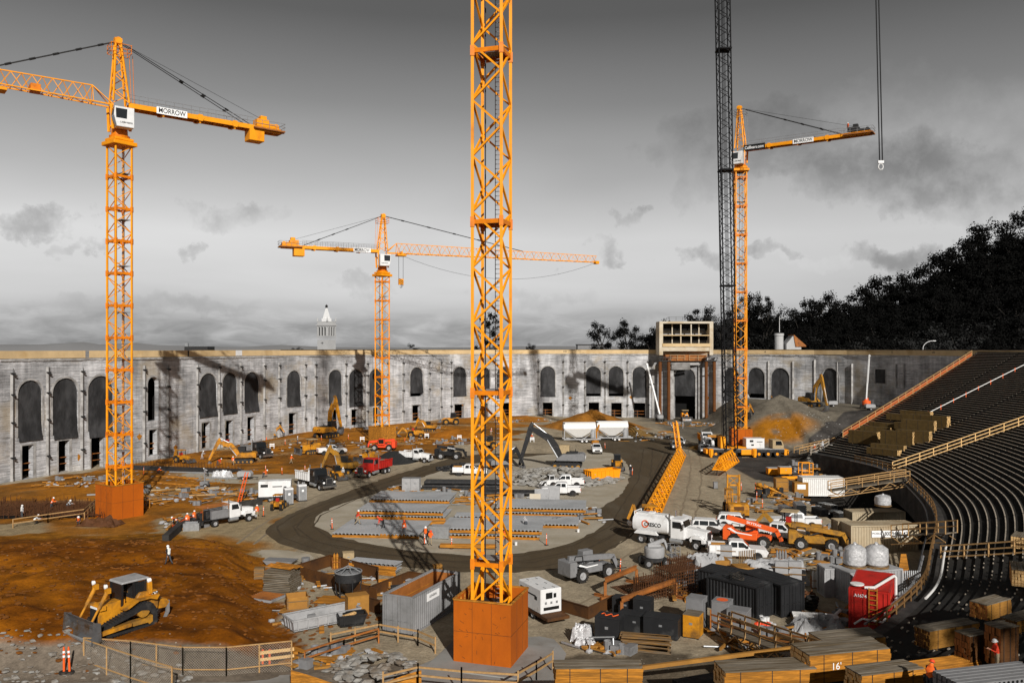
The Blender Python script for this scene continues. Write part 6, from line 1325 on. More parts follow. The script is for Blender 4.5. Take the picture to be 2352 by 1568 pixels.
def container(L=6.06, paint='light_grey', h=2.6, openv=False, roof=None, text_=None, wv=2.44, ladder=False, inner=None):
 o = root('shipping_container'); m = MB(); hw = wv / 2; n = int(L / .30)
 for sy in (-1, 1):
  pts = []
  for i in range(n):
   x0 = -L / 2 + L * i / n; w_ = L / n; pts += [(x0, .0), (x0 + w_ * .3, .0), (x0 + w_ * .45, .05), (x0 + w_ * .85, .05)]
  pts.append((L / 2, 0)); v = []
  for x, dd in pts: v += [(x, sy * (hw - dd - .02), .12), (x, sy * (hw - dd - .02), h - .1)]
  m.add(v, [(2 * i, 2 * i + 2, 2 * i + 3, 2 * i + 1) for i in range(len(pts) - 1)])
 ne = 8; v = []
 for i in range(ne + 1):
  for q in (0, .5): y = -hw + wv * min(1, (i + q) / ne); v += [(L / 2 - (.05 if q else .0) - .02, y, .12), (L / 2 - (.05 if q else .0) - .02, y, h - .1)]
 m.add(v, [(2 * i, 2 * i + 2, 2 * i + 3, 2 * i + 1) for i in range(2 * ne)]); m.build('side_panel', paint, o)
 m = MB()
 for x in (-L / 2, L / 2):
  for y in (-hw, hw): m.bb(x - .07, y - .07, 0, x + .07, y + .07, h)
 for z in (.06, h - .06):
  for y in (-hw, hw): m.bb(-L / 2, y - .055, z - .065, L / 2, y + .055, z + .065)
  for x in (-L / 2, L / 2): m.bb(x - .055, -hw, z - .06, x + .055, hw, z + .06)
 m.build('corner_frame', paint, o)
 if not openv:
  m = MB(); n = int(L / .35)
  v = []
  for i in range(n + 1):
   for q in (0, .4): x = -L / 2 + L * min(1, (i + q) / n); v += [(x, -hw + .05, h + (-.02 if q else .02)), (x, hw - .05, h + (-.02 if q else .02))]
  m.add(v, [(2 * i, 2 * i + 2, 2 * i + 3, 2 * i + 1) for i in range(2 * n)]); m.build('roof', roof or paint, o)
 else:
  m = MB(); m.bb(-L / 2 + .08, -hw + .1, .15, L / 2 - .08, hw - .1, .3)
  for sy in (-1, 1): m.bb(-L / 2 + .1, sy * (hw - .10) - .015, .3, L / 2 - .1, sy * (hw - .10) + .015, h - .16)
  m.bb(L / 2 - .15, -hw + .1, .3, L / 2 - .12, hw - .1, h - .16); m.build('rusty_lining', inner or 'rust_beam', o); m = MB()
  for k in range(3):
   for sy in (-1, 1): m.bar((-L / 2 + .1, sy * (hw - .13), .7 + k * .6), (L / 2 - .1, sy * (hw - .13), .7 + k * .6), .04)
  m.build('lining_rail', 'timber_orange', o)
 m = MB(); xx = -L / 2 - .03; m.bb(xx, -hw + .1, .12, xx + .05, -.02, h - .12); m.bb(xx, .02, .12, xx + .05, hw - .1, h - .12); d = m.build('door', paint, o); m = MB()
 for y in (-.9, -.35, .35, .9): m.tube((xx - .03, y, .15), (xx - .03, y, h - .15), .03, n=6); m.bar((xx - .05, y - .05, 1.0), (xx - .05, y + .25, 1.0), .05)
 for z in (.95, 1.75): m.bb(xx - .015, -hw + .12, z, xx, hw - .12, z + .05)
 m.build('lock_bar', paint, d)
 if ladder:
  m = MB(); [m.bar((L / 2 + .15, y, .5), (L / 2 + .15, y, h + .3), .06) for y in (-.2, .35)]; [m.bar((L / 2 + .15, -.2, .6 + k * .3), (L / 2 + .15, .35, .6 + k * .3), .05) for k in range(8)]; m.build('ladder', 'timber_orange', o)
 return o
# ================================================================ PEOPLE
BODY = {}
def pose_joints(kind):
 """joints of a 1.78 m person facing +X"""
 lean = {'stand': .04, 'walk': .08, 'bend': 1.15, 'work': .35, 'crouch': .7, 'look': .12}[kind]
 J = {}; ph = .93; lk = [(0, 0), (0, 0)]
 if kind == 'walk': lk = [(.35, -.05), (-.30, -.45)]
 if kind == 'bend': lk = [(.15, -.15), (-.1, -.2)]
 if kind == 'work': lk = [(.25, -.15), (-.15, -.15)]
 if kind == 'crouch': lk = [(1.45, -2.0), (1.1, -2.1)]
 if kind == 'look': lk = [(.06, -.06), (-.08, -.05)]
 feet = []
 for s, (a, b) in zip((1, -1), lk):
  hip = V((0, s * .10, 0)); kn = hip + V((sin(a), 0, -cos(a))) * .43; an = kn + V((sin(a + b), 0, -cos(a + b))) * .43; J['hip%d' % s], J['knee%d' % s], J['ankle%d' % s], J['toe%d' % s] = hip, kn, an, an + V((.17, s * .03, -.045)); feet.append(an.z)
 base = -min(feet) + .07
 c, sn = cos(lean), sin(lean); d = V((sn, 0, c)); f = V((c, 0, -sn))
 J['pel'] = V((0, 0, 0)); J['waist'] = d * .14; J['chest'] = d * .36 + f * .01; J['neck'] = d * .53; hd = (d + V((0, 0, .6 if kind == 'bend' else .25)) + V((.2, 0, 0))).normalized(); J['head'] = J['neck'] + hd * .13; J['crown'] = J['neck'] + hd * .24
 arms = {'stand': [(.1, .25), (.0, .3)], 'walk': [(-.4, .2), (.45, .5)], 'bend': [(.1, .2), (-.1, .3)], 'work': [(.6, 1.0), (.45, 1.2)], 'crouch': [(.7, .7), (.6, .9)], 'look': [(.35, 1.7), (.25, 1.6)]}[kind]
 for s, (a, b) in zip((1, -1), arms):
  sh = d * .47 + V((0, s * .19, 0)); J['sh%d' % s] = sh; el = sh + V((sin(a), s * .12, -cos(a))) * .28; wr = el + V((sin(a + b), -s * (.05 if kind != 'look' else .35), -cos(a + b))) * .25; J['el%d' % s], J['wr%d' % s] = el, wr; J['palm%d' % s] = wr + (wr - el).normalized() * .08
 for k in J: J[k] = J[k] + V((0, 0, base))
 return J
def body_mesh(kind):
 if kind in BODY: return BODY[kind]
 J = pose_joints(kind); vs = []; ed = []; rad = []; idx = {}; seg = []
 def jv(n, p, r): idx[n] = len(vs); vs.append(p); rad.append(r)
 def link(a, b, m): ed.append((idx[a], idx[b])); seg.append((vs[idx[a]], vs[idx[b]], m))
 jv('pel', J['pel'], (.15, .12)); jv('waist', J['waist'], (.145, .11)); jv('chest', J['chest'], (.175, .125)); jv('neck', J['neck'], (.065, .065)); jv('head', J['head'], (.095, .09)); jv('crown', J['crown'], (.075, .075))
 link('pel', 'waist', 0); link('waist', 'chest', 1); link('chest', 'neck', 1); link('neck', 'head', 2); link('head', 'crown', 2)
 jv('nose', J['head'] + V((.10, 0, -.005)), (.018, .018)); link('head', 'nose', 2)
 for s in (1, -1):
  for n, r in (('hip', .105), ('knee', .068), ('ankle', .05), ('toe', .045)): jv('%s%d' % (n, s), J['%s%d' % (n, s)], (r, r))
  link('pel', 'hip%d' % s, 0); link('hip%d' % s, 'knee%d' % s, 0); link('knee%d' % s, 'ankle%d' % s, 0); link('ankle%d' % s, 'toe%d' % s, 3)
  for n, r in (('sh', .07), ('el', .05), ('wr', .032), ('palm', .038)): jv('%s%d' % (n, s), J['%s%d' % (n, s)], (r, r * (.55 if n == 'palm' else 1)))
  link('chest', 'sh%d' % s, 1); link('sh%d' % s, 'el%d' % s, 1); link('el%d' % s, 'wr%d' % s, 1); link('wr%d' % s, 'palm%d' % s, 2)
  w_, p = J['wr%d' % s], J['palm%d' % s]; d = (p - w_).normalized(); side = V((1, 0, 0)) - d * d.x; side = side.normalized() if side.length > .1 else V((0, 1, 0))
  cur = V((.35, 0, -.2))
  for i, l in enumerate((.07, .08, .075, .058)):
   a = p + side * (.03 - .02 * i) + d * .03; b = a + (d + cur * .3).normalized() * l * .5; c = b + (d + cur).normalized() * l * .5
   for n, q in ((('f%d%d' % (i, s)), a), (('g%d%d' % (i, s)), b), (('h%d%d' % (i, s)), c)): jv(n, q, (.0095, .0095))
   link('palm%d' % s, 'f%d%d' % (i, s), 2); link('f%d%d' % (i, s), 'g%d%d' % (i, s), 2); link('g%d%d' % (i, s), 'h%d%d' % (i, s), 2)
  a = w_.lerp(p, .5) + side * .04; b = a + (side + d * .8).normalized() * .045; jv('t%d' % s, a, (.011, .011)); jv('u%d' % s, b, (.010, .010)); link('wr%d' % s, 't%d' % s, 2); link('t%d' % s, 'u%d' % s, 2)
 m = bpy.data.meshes.new('b'); m.from_pydata([tuple(v) for v in vs], ed, [])
 o = bpy.data.objects.new('b', m); COL.objects.link(o); o.modifiers.new('s', 'SKIN')
 for i, r in enumerate(rad): m.skin_vertices[0].data[i].radius = r
 m.skin_vertices[0].data[0].use_root = True
 q = o.modifiers.new('u', 'SUBSURF'); q.levels = q.render_levels = 1
 dg = bpy.context.evaluated_depsgraph_get(); bm = bpy.data.meshes.new_from_object(o.evaluated_get(dg)); bpy.data.objects.remove(o); bm.name = 'person_body'
 bm.materials.clear(); [bm.materials.append(MATS[k]) for k in ('denim', 'grey_cloth', 'skin', 'dark_cloth')]
 def near(c):
  best = 9; mm = 0; ii = 0
  for i, (a, b, k) in enumerate(seg):
   ab = b - a; t = max(0, min(1, (c - a).dot(ab) / (ab.length_squared + 1e-9))); d = (c - a - ab * t).length - (.07 if i in (1, 2) else 0)
   if d < best: best = d; mm = k; ii = i
  return mm, ii
 vf = []
 for p in bm.polygons:
  k, i = near(p.center); p.material_index = k; p.use_smooth = True
  if i in (1, 2) or (i == 0 and (p.center - J['waist']).length < .2): vf.append(p.index)
 used = {}; vv = []; ff = []
 for i in vf:
  f = []
  for v in bm.polygons[i].vertices:
   if v not in used: used[v] = len(vv); vv.append(bm.vertices[v].co + bm.vertices[v].normal * .022)
   f.append(used[v])
  ff.append(f)
 vm = bpy.data.meshes.new('vest'); vm.from_pydata([tuple(v) for v in vv], [], ff); vm.materials.append(MATS['vest_orange']); vm.materials.append(MATS['hat_white'])
 ax = (J['neck'] - J['pel']).normalized()
 for p in vm.polygons:
  p.use_smooth = True; h = (V(p.center) - J['pel']).dot(ax)
  if .17 < h < .225: p.material_index = 1
 BODY[kind] = (bm, vm, J); return BODY[kind]
HATM = MB().lathe([(.155, 0), (.16, .012), (.12, .02), (.118, .06), (.10, .11), (.06, .14), (0, .15)], 16).mesh('hard_hat')
[setattr(p, 'use_smooth', True) for p in HATM.polygons]; HATM.materials.append(MATS['hat_white'])
def person(x, y, kind, shirt, pants, vest, hat, head, label, group='site workers', loc=None, s=1.0):
 bm, vm, J = body_mesh(kind); o = bpy.data.objects.new('person', bm); COL.objects.link(o)
 for i, k in enumerate((pants, shirt, 'skin', 'dark_cloth')): o.material_slots[i].link = 'OBJECT'; o.material_slots[i].material = MATS[k]
 o.location = loc if loc is not None else G(x, y); o.rotation_euler = (0, 0, radians(head)); o.scale = (s, s, s); tag(o, label, 'person', group)
 if vest: v = bpy.data.objects.new('vest', vm); COL.objects.link(v); v.parent = o; v.material_slots[0].link = 'OBJECT'; v.material_slots[0].material = MATS[vest]
 h = bpy.data.objects.new('hard_hat', HATM); COL.objects.link(h); h.parent = o; up = (J['crown'] - J['neck']).normalized(); h.location = J['head'] + up * .045; h.rotation_euler = V((0, 0, 1)).rotation_difference(up).to_euler(); h.material_slots[0].link = 'OBJECT'; h.material_slots[0].material = MATS[hat]
 return o
# ================================================================ PROPS
def toilet():
 o = root('portable_toilet'); MB().bb(-.58, -.58, .12, .58, .58, 2.1).build('cabin', 'light_grey', o, bev=.05); MB().prism([(-.6, 2.1), (.6, 2.1), (.45, 2.3), (-.45, 2.3)], -.6, .6).build('roof', 'white_paint', o, bev=.05); MB().bb(.582, -.42, .2, .60, .42, 2.0).build('door', 'galv', o); MB().bb(.60, -.15, 1.35, .61, .15, 1.65).build('notice', 'sign_white', o); MB().bb(-.62, -.62, 0, .62, .62, .12).build('skid', 'dark_metal', o); m = MB(); m.tube((-.4, .45, 2.1), (-.4, .45, 2.55), .05, n=8); m.build('vent_pipe', 'light_grey', o); return o
def delineator(lean=0):
 o = root('delineator_post'); MB().lathe([(0, 0), (.24, 0), (.22, .07), (.06, .09)], 12).build('base', 'rubber', o); p = MB().lathe([(.055, .08), (.05, 1.1), (.03, 1.2), (0, 1.2)], 10).build('post', 'orange_red', o, smooth=True); q = MB()
 for z in (.72, .92): q.lathe([(.058, z), (.058, z + .1)], 10)
 q.build('reflective_band', 'sign_white', o); o.rotation_euler.x = lean; return o
def cone_():
 o = root('traffic_cone'); MB().bb(-.2, -.2, 0, .2, .2, .04).build('base', 'rubber', o); MB().lathe([(.16, .04), (.04, .72), (0, .72)], 12).build('cone', 'orange_red', o); MB().lathe([(.117, .28), (.09, .42)], 12).build('reflective_band', 'sign_white', o); return o
def boxy(name, L, W, h, mt, lid=None, cast=False, planks=0, openv=False, label=None):
 o = root(name); m = MB()
 if openv: crate_shell(m, L / 2, W / 2, h, .06); m.bb(-L / 2 + .06, -W / 2 + .06, .02, L / 2 - .06, W / 2 - .06, h * .6)
 else: m.bb(-L / 2, -W / 2, .08, L / 2, W / 2, h)
 m.build('body', mt, o, bev=.02)
 m = MB()
 if planks:
  for z in [h * (k + .5) / planks for k in range(planks)]:
   for sy in (-1, 1): m.bb(-L / 2 - .02, sy * (W / 2 + .012) - .012, z - .05, L / 2 + .02, sy * (W / 2 + .012) + .012, z + .05)
  for x in (-L / 2 + .06, L / 2 - .06):
   for sy in (-1, 1): m.bb(x - .05, sy * (W / 2 + .03) - .012, .05, x + .05, sy * (W / 2 + .03) + .012, h)
  m.build('batten', 'timber', o)
 else:
  m.bb(-L / 2 - .02, -W / 2 - .02, h + .003, L / 2 + .02, W / 2 + .02, h + .06); m.build('lid', lid or mt, o, bev=.02); m = MB()
  for sx in (-1, 1):
   for sy in (-1, 1): m.bb(sx * L * .42 - .06, sy * W * .42 - .06, 0, sx * L * .42 + .06, sy * W * .42 + .06, .08)
  m.build('foot', 'dark_metal', o); MB().bb(-.12, -W / 2 - .02, h * .6, .12, -W / 2, h * .7).build('latch', 'galv', o)
 return o
def gas_cage(n=4, mt='pvc'):
 o = root('gas_cylinder_rack');
 for i in range(n): MB().lathe([(0, 0), (.12, 0), (.12, 1.25), (.09, 1.38), (.03, 1.42), (.03, 1.5), (0, 1.5)], 12, (i * .27, 0, .06)).build('cylinder', mt, o, smooth=True)
 m = MB(); [m.bar((-.2, y, z), (n * .27, y, z), .05) for y in (-.2, .2) for z in (.05, .7)]; [m.bar((x, y, 0), (x, y, 1.1), .05) for x in (-.2, n * .27) for y in (-.2, .2)]; m.build('rack', 'rust_beam', o); return o
def pails(n, m_, name='pail_group', mt='white_paint'):
 """each pail is a thing"""
 pass
PM = MB().lathe([(0, 0), (.14, 0), (.155, .34), (.165, .35), (.165, .39), (0, .39)], 14).mesh('pail'); PM.materials.append(MATS['white_paint'])
def pail(loc, label, group=None):
 o = bpy.data.objects.new('pail', PM); COL.objects.link(o); o.location = loc; return tag(o, label, 'pail', group)
def timber_pack(L=4.9, W=1.2, h=1.1, mt='timber', end='timber_light', top=None, seed=0, nx=8, nz_=6):
 """banded pack of sawn boards, long axis X"""
 o = root('timber_pack'); r = random.Random(seed); m = MB(); e = MB(); bw, bh = W / nx, h / nz_
 for j in range(nz_):
  for i in range(nx):
   y0 = -W / 2 + i * bw; z0 = .1 + j * bh; dx = r.uniform(-.06, .06); m.bb(-L / 2 + dx, y0 + .008, z0 + .004, L / 2 + dx, y0 + bw - .008, z0 + bh - .006)
   for sx in (-1, 1): x = sx * (L / 2 + .004) + dx; e.add([(x, y0 + .015, z0 + .01), (x, y0 + bw - .015, z0 + .01), (x, y0 + bw - .015, z0 + bh - .012), (x, y0 + .015, z0 + bh - .012)], [(0, 1, 2, 3)])
 m.build('board_stack', mt, o)
 if top:
  t = MB(); [t.bb(-L / 2 - .02, -W / 2 + i * bw + .012, .1 + h + .002, L / 2 + r.uniform(-.1, .1), -W / 2 + (i + 1) * bw - .012, .1 + h + .05 + r.random() * .02) for i in range(nx)]; t.build('weathered_top', top, o)
 e.build('board_ends', end, o); m = MB()
 for f in (-.33, 0.02, .33):
  x = L * f; m.bb(x - .02, -W / 2 - .008, .1, x + .02, -W / 2 - .002, .1 + h); m.bb(x - .02, W / 2 + .002, .1, x + .02, W / 2 + .008, .1 + h); m.bb(x - .02, -W / 2 - .008, .1 + h, x + .02, W / 2 + .008, .108 + h)
 m.build('steel_band', 'dark_metal', o); m = MB(); [m.bb(L * f - .05, -W / 2, 0, L * f + .05, W / 2, .1) for f in (-.35, .35)]; m.build('bearer', 'timber', o); return o
def form_panel(L=11, W=3.2, layers=2, gap=.62):
 """stack of grey-faced wall form panels over orange walers"""
 o = root('form_panel_stack'); z = .2
 for k in range(layers):
  off = rnd.uniform(-.3, .3) if k else 0
  m = MB(); [m.bb(-L / 2 + .6 + off + i * (L - 1.2) / 3 - .12, -W / 2 - .15, z - .18, -L / 2 + .6 + off + i * (L - 1.2) / 3 + .12, W / 2 + .15, z) for i in range(4)]; m.bb(-L / 2 + off, -W / 2 - .12, z - .17, L / 2 + off, -W / 2 + .02, z - .01); m.build('orange_waler', 'timber_orange', o)
  m = MB(); n = int(L / .42)
  for i in range(n):
   x = -L / 2 + off + (i + .5) * L / n; m.bb(x - .05, -W / 2, z + .003, x + .05, W / 2, z + .26); m.bb(x - .10, -W / 2 - .03, z + .2, x + .10, -W / 2, z + .27)
  m.build('aluminium_joist', 'galv', o); MB().bb(-L / 2 + off, -W / 2, z + .272, L / 2 + off, W / 2, z + .31).build('grey_face', 'form_face', o); MB().bb(-L / 2 + off - .02, -W / 2 - .05, z + .0, L / 2 + off + .02, -W / 2 - .041, z + .10).build('orange_edge', 'timber_orange', o)
  z += gap
 return o
def silo(L=6.4):
 o = root('cement_silo'); m = MB(); n = 14; vs = []
 for x in (-L / 2, L / 2):
  for i in range(n + 1): t = pi * i / n; vs.append((x, 1.25 * cos(t), 2.9 + 1.3 * sin(t)))
 m.add(vs, [(i, i + 1, n + 2 + i, n + 1 + i) for i in range(n)] + [tuple(range(n + 1)), tuple(range(n + 1, 2 * n + 2))]);
 m.add([(-L / 2, -1.25, 2.9), (L / 2, -1.25, 2.9), (L / 2, 1.25, 2.9), (-L / 2, 1.25, 2.9), (-.6, -.3, 1.1), (.6, -.3, 1.1), (.6, .3, 1.1), (-.6, .3, 1.1)], [(0, 1, 5, 4), (1, 2, 6, 5), (2, 3, 7, 6), (3, 0, 4, 7), (4, 5, 6, 7)]); m.build('hopper_body', 'pvc', o)
 m = MB(); [m.bar((x, y, .8), (x * .98, y, 3.0), .16) for x in (-L / 2 + .1, L / 2 - .1) for y in (-1.2, 1.2)]; [m.bar((sx * L / 2 * .95, y, 2.7), (sx * .8, y, .9), .14) for sx in (-1, 1) for y in (-1.2, 1.2)]; m.bb(-L / 2, -1.25, .65, L / 2 + 1, -1.05, .9); m.bb(-L / 2, 1.05, .65, L / 2 + 1, 1.25, .9); m.build('frame', 'light_grey', o)
 MB().lathe([(0, 1.0), (.5, 1.0), (.5, 2.8), (0, 2.9)], 14, (L / 2 - .6, -.8, 0)).build('dust_filter', 'light_grey', o, smooth=True); MB().bb(-L / 2, -.9, 3.9, -L / 2 + .3, .9, 4.1).build('ladder_head', 'dark_metal', o)
 for x in (L / 2 - 1.6, L / 2 - .7):
  for sy in (-1, 1): wheel(o, x - 1.2, sy * .95, .42, .28, 'white_paint')
 return o
def steel_form(pts, h=1.15, mt='rust_plate', label=None):
 o = root('steel_plate_form'); m = MB(); P0 = [V(p) for p in pts]; c = P0[0]; o.location = (c.x, c.y, 0)
 for a, b in zip(P0, P0[1:]): d = (b - a).normalized(); m.add([(q.x - c.x + n_.x, q.y - c.y + n_.y, z) for q in (a, b) for n_ in (V((0, 0)), V((-d.y, d.x)) * .06) for z in (.02, h)], [(0, 1, 5, 4), (2, 3, 7, 6), (1, 3, 7, 5), (0, 1, 3, 2), (4, 5, 7, 6)])
 m.build('plate', mt, o); m = MB()
 for a, b in zip(P0, P0[1:]):
  k = max(2, int((b - a).length / 1.1))
  for z in (.06, h - .02): m.bar((a.x - c.x, a.y - c.y, z), (b.x - c.x, b.y - c.y, z), .14, .05)
 m.build('stiffener', mt, o); return tag(o, label, 'steel form', 'rusty steel plate forms')
def beam_trestle(label, a, b, h=1.5):
 o = root('beam_trestle'); a, b = V(a), V(b); o.location = a; d = b - a; dn = d.normalized(); s_ = V((-dn.y, dn.x, 0)); m = MB()
 def ib(p, q, w_, hh): m.bar(p + V((0, 0, hh / 2)), q + V((0, 0, hh / 2)), w_, .03); m.bar(p - V((0, 0, hh / 2)), q - V((0, 0, hh / 2)), w_, .03); m.bar(p, q, .03, hh)
 ib(V((0, 0, h)), d + V((0, 0, h)), .28, .34); m.build('beam', 'rust_beam', o); m = MB()
 for q in (V((0, 0, 0)), d): m.bar(q, q + V((0, 0, h - .18)), .24); ib(q - s_ * 1.1 + V((0, 0, .12)), q + s_ * 1.1 + V((0, 0, .12)), .24, .2)
 m.build('support', 'rust_beam', o); return tag(o, label, 'steel trestle', 'rusty beam trestles')
def rebar_cage(label, x, y, L, W, h, head, step=.28):
 o = root('rebar_cage'); m = MB(); r = .022
 for i in range(int(L / step) + 1):
  X = -L / 2 + i * step
  for y_ in (-W / 2, W / 2): m.bar((X, y_, .05), (X + rnd.uniform(-.05, .05), y_, h + rnd.uniform(-.1, .3)), r * 2)
  for z in (.3, h - .1): m.bar((X, -W / 2, z), (X, W / 2, z), r * 2)
 for z in [k * step for k in range(1, int(h / step) + 1)]:
  for y_ in (-W / 2, W / 2): m.bar((-L / 2, y_, z), (L / 2, y_, z), r * 2)
 for y_ in [-W / 2 + k * step for k in range(int(W / step) + 1)]: m.bar((-L / 2, y_, h - .1), (L / 2, y_, h - .1), r * 2); m.bar((-L / 2, y_, .05), (-L / 2, y_, h), r * 2)
 m.build('bars', 'rebar', o); return put(o, x, y, head, label, 'rebar cage')
def bucket_hopper():
 o = root('concrete_bucket'); MB().lathe([(0, .5), (.3, .5), (.45, .7), (1.15, 1.5), (1.15, 2.2), (1.05, 2.2), (.9, 1.6), (0, 1.3)], 20).build('drum', 'dark_metal', o, smooth=True); m = MB()
 for i in range(6): a = i * pi / 3; m.bar((1.15 * cos(a), 1.15 * sin(a), 1.8), (1.0 * cos(a), 1.0 * sin(a), 0), .09)
 for i in range(6): a, b = i * pi / 3, (i + 1) * pi / 3; m.bar((1.02 * cos(a), 1.02 * sin(a), .2), (1.02 * cos(b), 1.02 * sin(b), .2), .07)
 m.build('leg', 'dark_metal', o); m = MB(); [m.bar((1.1 * cos(i * pi / 3), 1.1 * sin(i * pi / 3), 2.2), (0, 0, 2.75), .06) for i in range(6)]; m.lathe([(1.08, 2.2), (1.2, 2.2), (1.2, 2.28), (1.08, 2.28)], 20); m.build('lifting_frame', 'galv', o); MB().lathe([(0, 2.12), (1.04, 2.1)], 20).build('mesh_cover', 'galv', o); return o
def rollbox(L, W, h, mt, label, x, y, head, load='rubble', ribs=True, name='roll_off_skip'):
 o = root(name); m = MB(); hw = W / 2
 for sy in (-1, 1): m.prism([(-L / 2, .2), (L / 2, .2), (L / 2 + .25, h), (-L / 2 - .1, h)], min(sy * hw, sy * (hw - .06)), max(sy * hw, sy * (hw - .06)))
 m.bb(-L / 2, -hw, .15, L / 2, hw, .3); m.add([(L / 2, -hw, .2), (L / 2, hw, .2), (L / 2 + .25, hw, h), (L / 2 + .25, -hw, h)], [(0, 1, 2, 3)]); m.add([(-L / 2, -hw, .2), (-L / 2, hw, .2), (-L / 2 - .1, hw, h), (-L / 2 - .1, -hw, h)], [(0, 1, 2, 3)])
 m.build('body', mt, o); m = MB()
 for sy in (-1, 1):
  m.bar((-L / 2 - .1, sy * hw, h), (L / 2 + .25, sy * hw, h), .12)
  for k in range(int(L / .8)): X = -L / 2 + .3 + k * .8; m.bb(X - .04, sy * (hw + .04) - .04, .2, X + .04, sy * (hw + .04) + .04, h)
 for y_ in (-hw * .5, 0, hw * .5): m.bar((-L / 2 - .04, y_, .2), (-L / 2 - .14, y_, h), .08)
 m.bar((L / 2 + .25, -hw, h), (L / 2 + .25, hw, h), .12); m.bar((-L / 2 - .1, -hw, h), (-L / 2 - .1, hw, h), .12); m.build('rib', mt, o)
 if load: m = MB(); [m.blob(rnd.uniform(-L / 2 + .5, L / 2 - .4), rnd.uniform(-hw + .4, hw - .4), h * .68, 1.1, 1.0, .5, k, .4) for k in range(int(L * 3))]; m.build('debris_load', load, o)
 return put(o, x, y, head, label, 'skip')
def pile(name, label, x, y, rx, ry, n, mt, sz=.6, cat='rubble pile', flat=.6, hz=.5, stuff=False, z=None):
 o = root(name); m = MB(); c = G(x, y) if z is None else P(x, y, z); r = random.Random(int(x * 7 + y))
 for i in range(n):
  a = r.random() * 6.28; q = sqrt(r.random()); X, Y = cos(a) * q * rx, sin(a) * q * ry; s = sz * r.uniform(.35, 1.15); m.blob(X, Y, height(c.x + X, c.y + Y) - c.z + hz * (1 - q) * 1.3 + s * .15, s * 1.5, s * r.uniform(.7, 1.5), s * flat * r.uniform(.6, 1.4), i + int(x), .42)
 m.build('chunk_mass', mt, o, kind='stuff'); o.location = c; return tag(o, label, cat)
def sheet_heap(name, label, x, y, L, W, h, head, mt='tarp', seed=0, cat='tarpaulin', z=None, amp=.5):
 o = root(name); nx, ny = 26, 16; vs = []
 for j in range(ny + 1):
  for i in range(nx + 1):
   u, v = i / nx * 2 - 1, j / ny * 2 - 1; e = max(abs(u), abs(v)); zz_ = h * (1 - SM(.72, 1.0, e)) + amp * noise.noise(V((u * 3, v * 3, seed))) * (1 - .6 * SM(.8, 1, e)) + .12 * noise.noise(V((u * 9, v * 9, seed)))
   vs.append((u * L / 2 * (1 + .12 * noise.noise(V((v * 3, seed, 0)))), v * W / 2 * (1 + .15 * noise.noise(V((u * 3, seed, 5)))), max(.03, zz_)))
 MB().add(vs, [(j * (nx + 1) + i, j * (nx + 1) + i + 1, (j + 1) * (nx + 1) + i + 1, (j + 1) * (nx + 1) + i) for j in range(ny) for i in range(nx)]).build('sheet', mt, o); return put(o, x, y, head, label, cat, z=z)
def pipe_bundle(label, x, y, L, nx, nz_, r, mt, head, name='pipe_bundle', cat='pipe bundle', z=None):
 o = root(name); m = MB()
 for j in range(nz_):
  for i in range(nx - (j % 2)): m.tube((-L / 2, (i - nx / 2 + .5 * (j % 2)) * r * 2.05, r + j * r * 1.8 + .1), (L / 2, (i - nx / 2 + .5 * (j % 2)) * r * 2.05, r + j * r * 1.8 + .1), r, n=8, cap=False)
 m.build('pipes', mt, o); m = MB(); [m.bb(f * L - .06, -nx * r, 0, f * L + .06, nx * r, .1) for f in (-.35, .35)]; m.build('bearer', 'timber', o); return put(o, x, y, head, label, cat, z=z)
def guard_rail(label, pts, h=1.1, mt='rail_wood', name='guard_rail', step=2.0, rails=(.55, 1.05), cat='railing', th=.1, toe=False):
 o = root(name); o.location = pts[0]; c = V(pts[0]);
 for zq in rails:
  m = MB(); [m.bar(V(a) - c + V((0, 0, zq)), V(b) - c + V((0, 0, zq)), th * .6, th * 1.2) for a, b in zip(pts, pts[1:])]; m.build('rail', mt, o)
 for a, b in zip(pts, pts[1:]):
  a, b = V(a) - c, V(b) - c; k = max(1, int((b - a).length / step))
  for i in range(k + 1): q = a.lerp(b, i / k); MB().bar(q, q + V((0, 0, h)), th).build('post', mt, o)
 return tag(o, label, cat)
def mesh_fence(label, pts, h=1.5, mt='rail_wood', wire='lath'):
 o = root('mesh_fence'); o.location = pts[0]; c = V(pts[0]); m = MB(); st = .17
 for a, b in zip(pts, pts[1:]):
  a, b = V(a) - c, V(b) - c; L_ = (b - a).length; n = int((L_ + h) / st); d = (b - a) / L_
  for i in range(n):
   for sg in (1, -1):
    s0 = i * st - (h if sg > 0 else 0); u0, z0, u1, z1 = s0, 0, s0 + sg * h, h
    if sg < 0: u0, u1 = i * st, i * st - h
    lo, hi = min(u0, u1), max(u0, u1)
    if hi <= 0 or lo >= L_: continue
    def at_(u): return z0 + (u - u0) / (u1 - u0) * (z1 - z0)
    ua, ub = max(0, lo), min(L_, hi); m.bar(a + d * ua + V((0, 0, at_(ua))), a + d * ub + V((0, 0, at_(ub))), .012)
 m.build('wire_mesh', wire, o)
 for a, b in zip(pts, pts[1:]):
  a, b = V(a) - c, V(b) - c; k = max(1, int((b - a).length / 2.0))
  for i in range(k + 1): q = a.lerp(b, i / k); MB().bar(q - V((0, 0, .2)), q + V((0, 0, h)), .08).build('post', mt, o)
  for z in (.55, h): MB().bar(a + V((0, 0, z)), b + V((0, 0, z)), .07).build('rail', mt, o)
 return tag(o, label, 'fence')
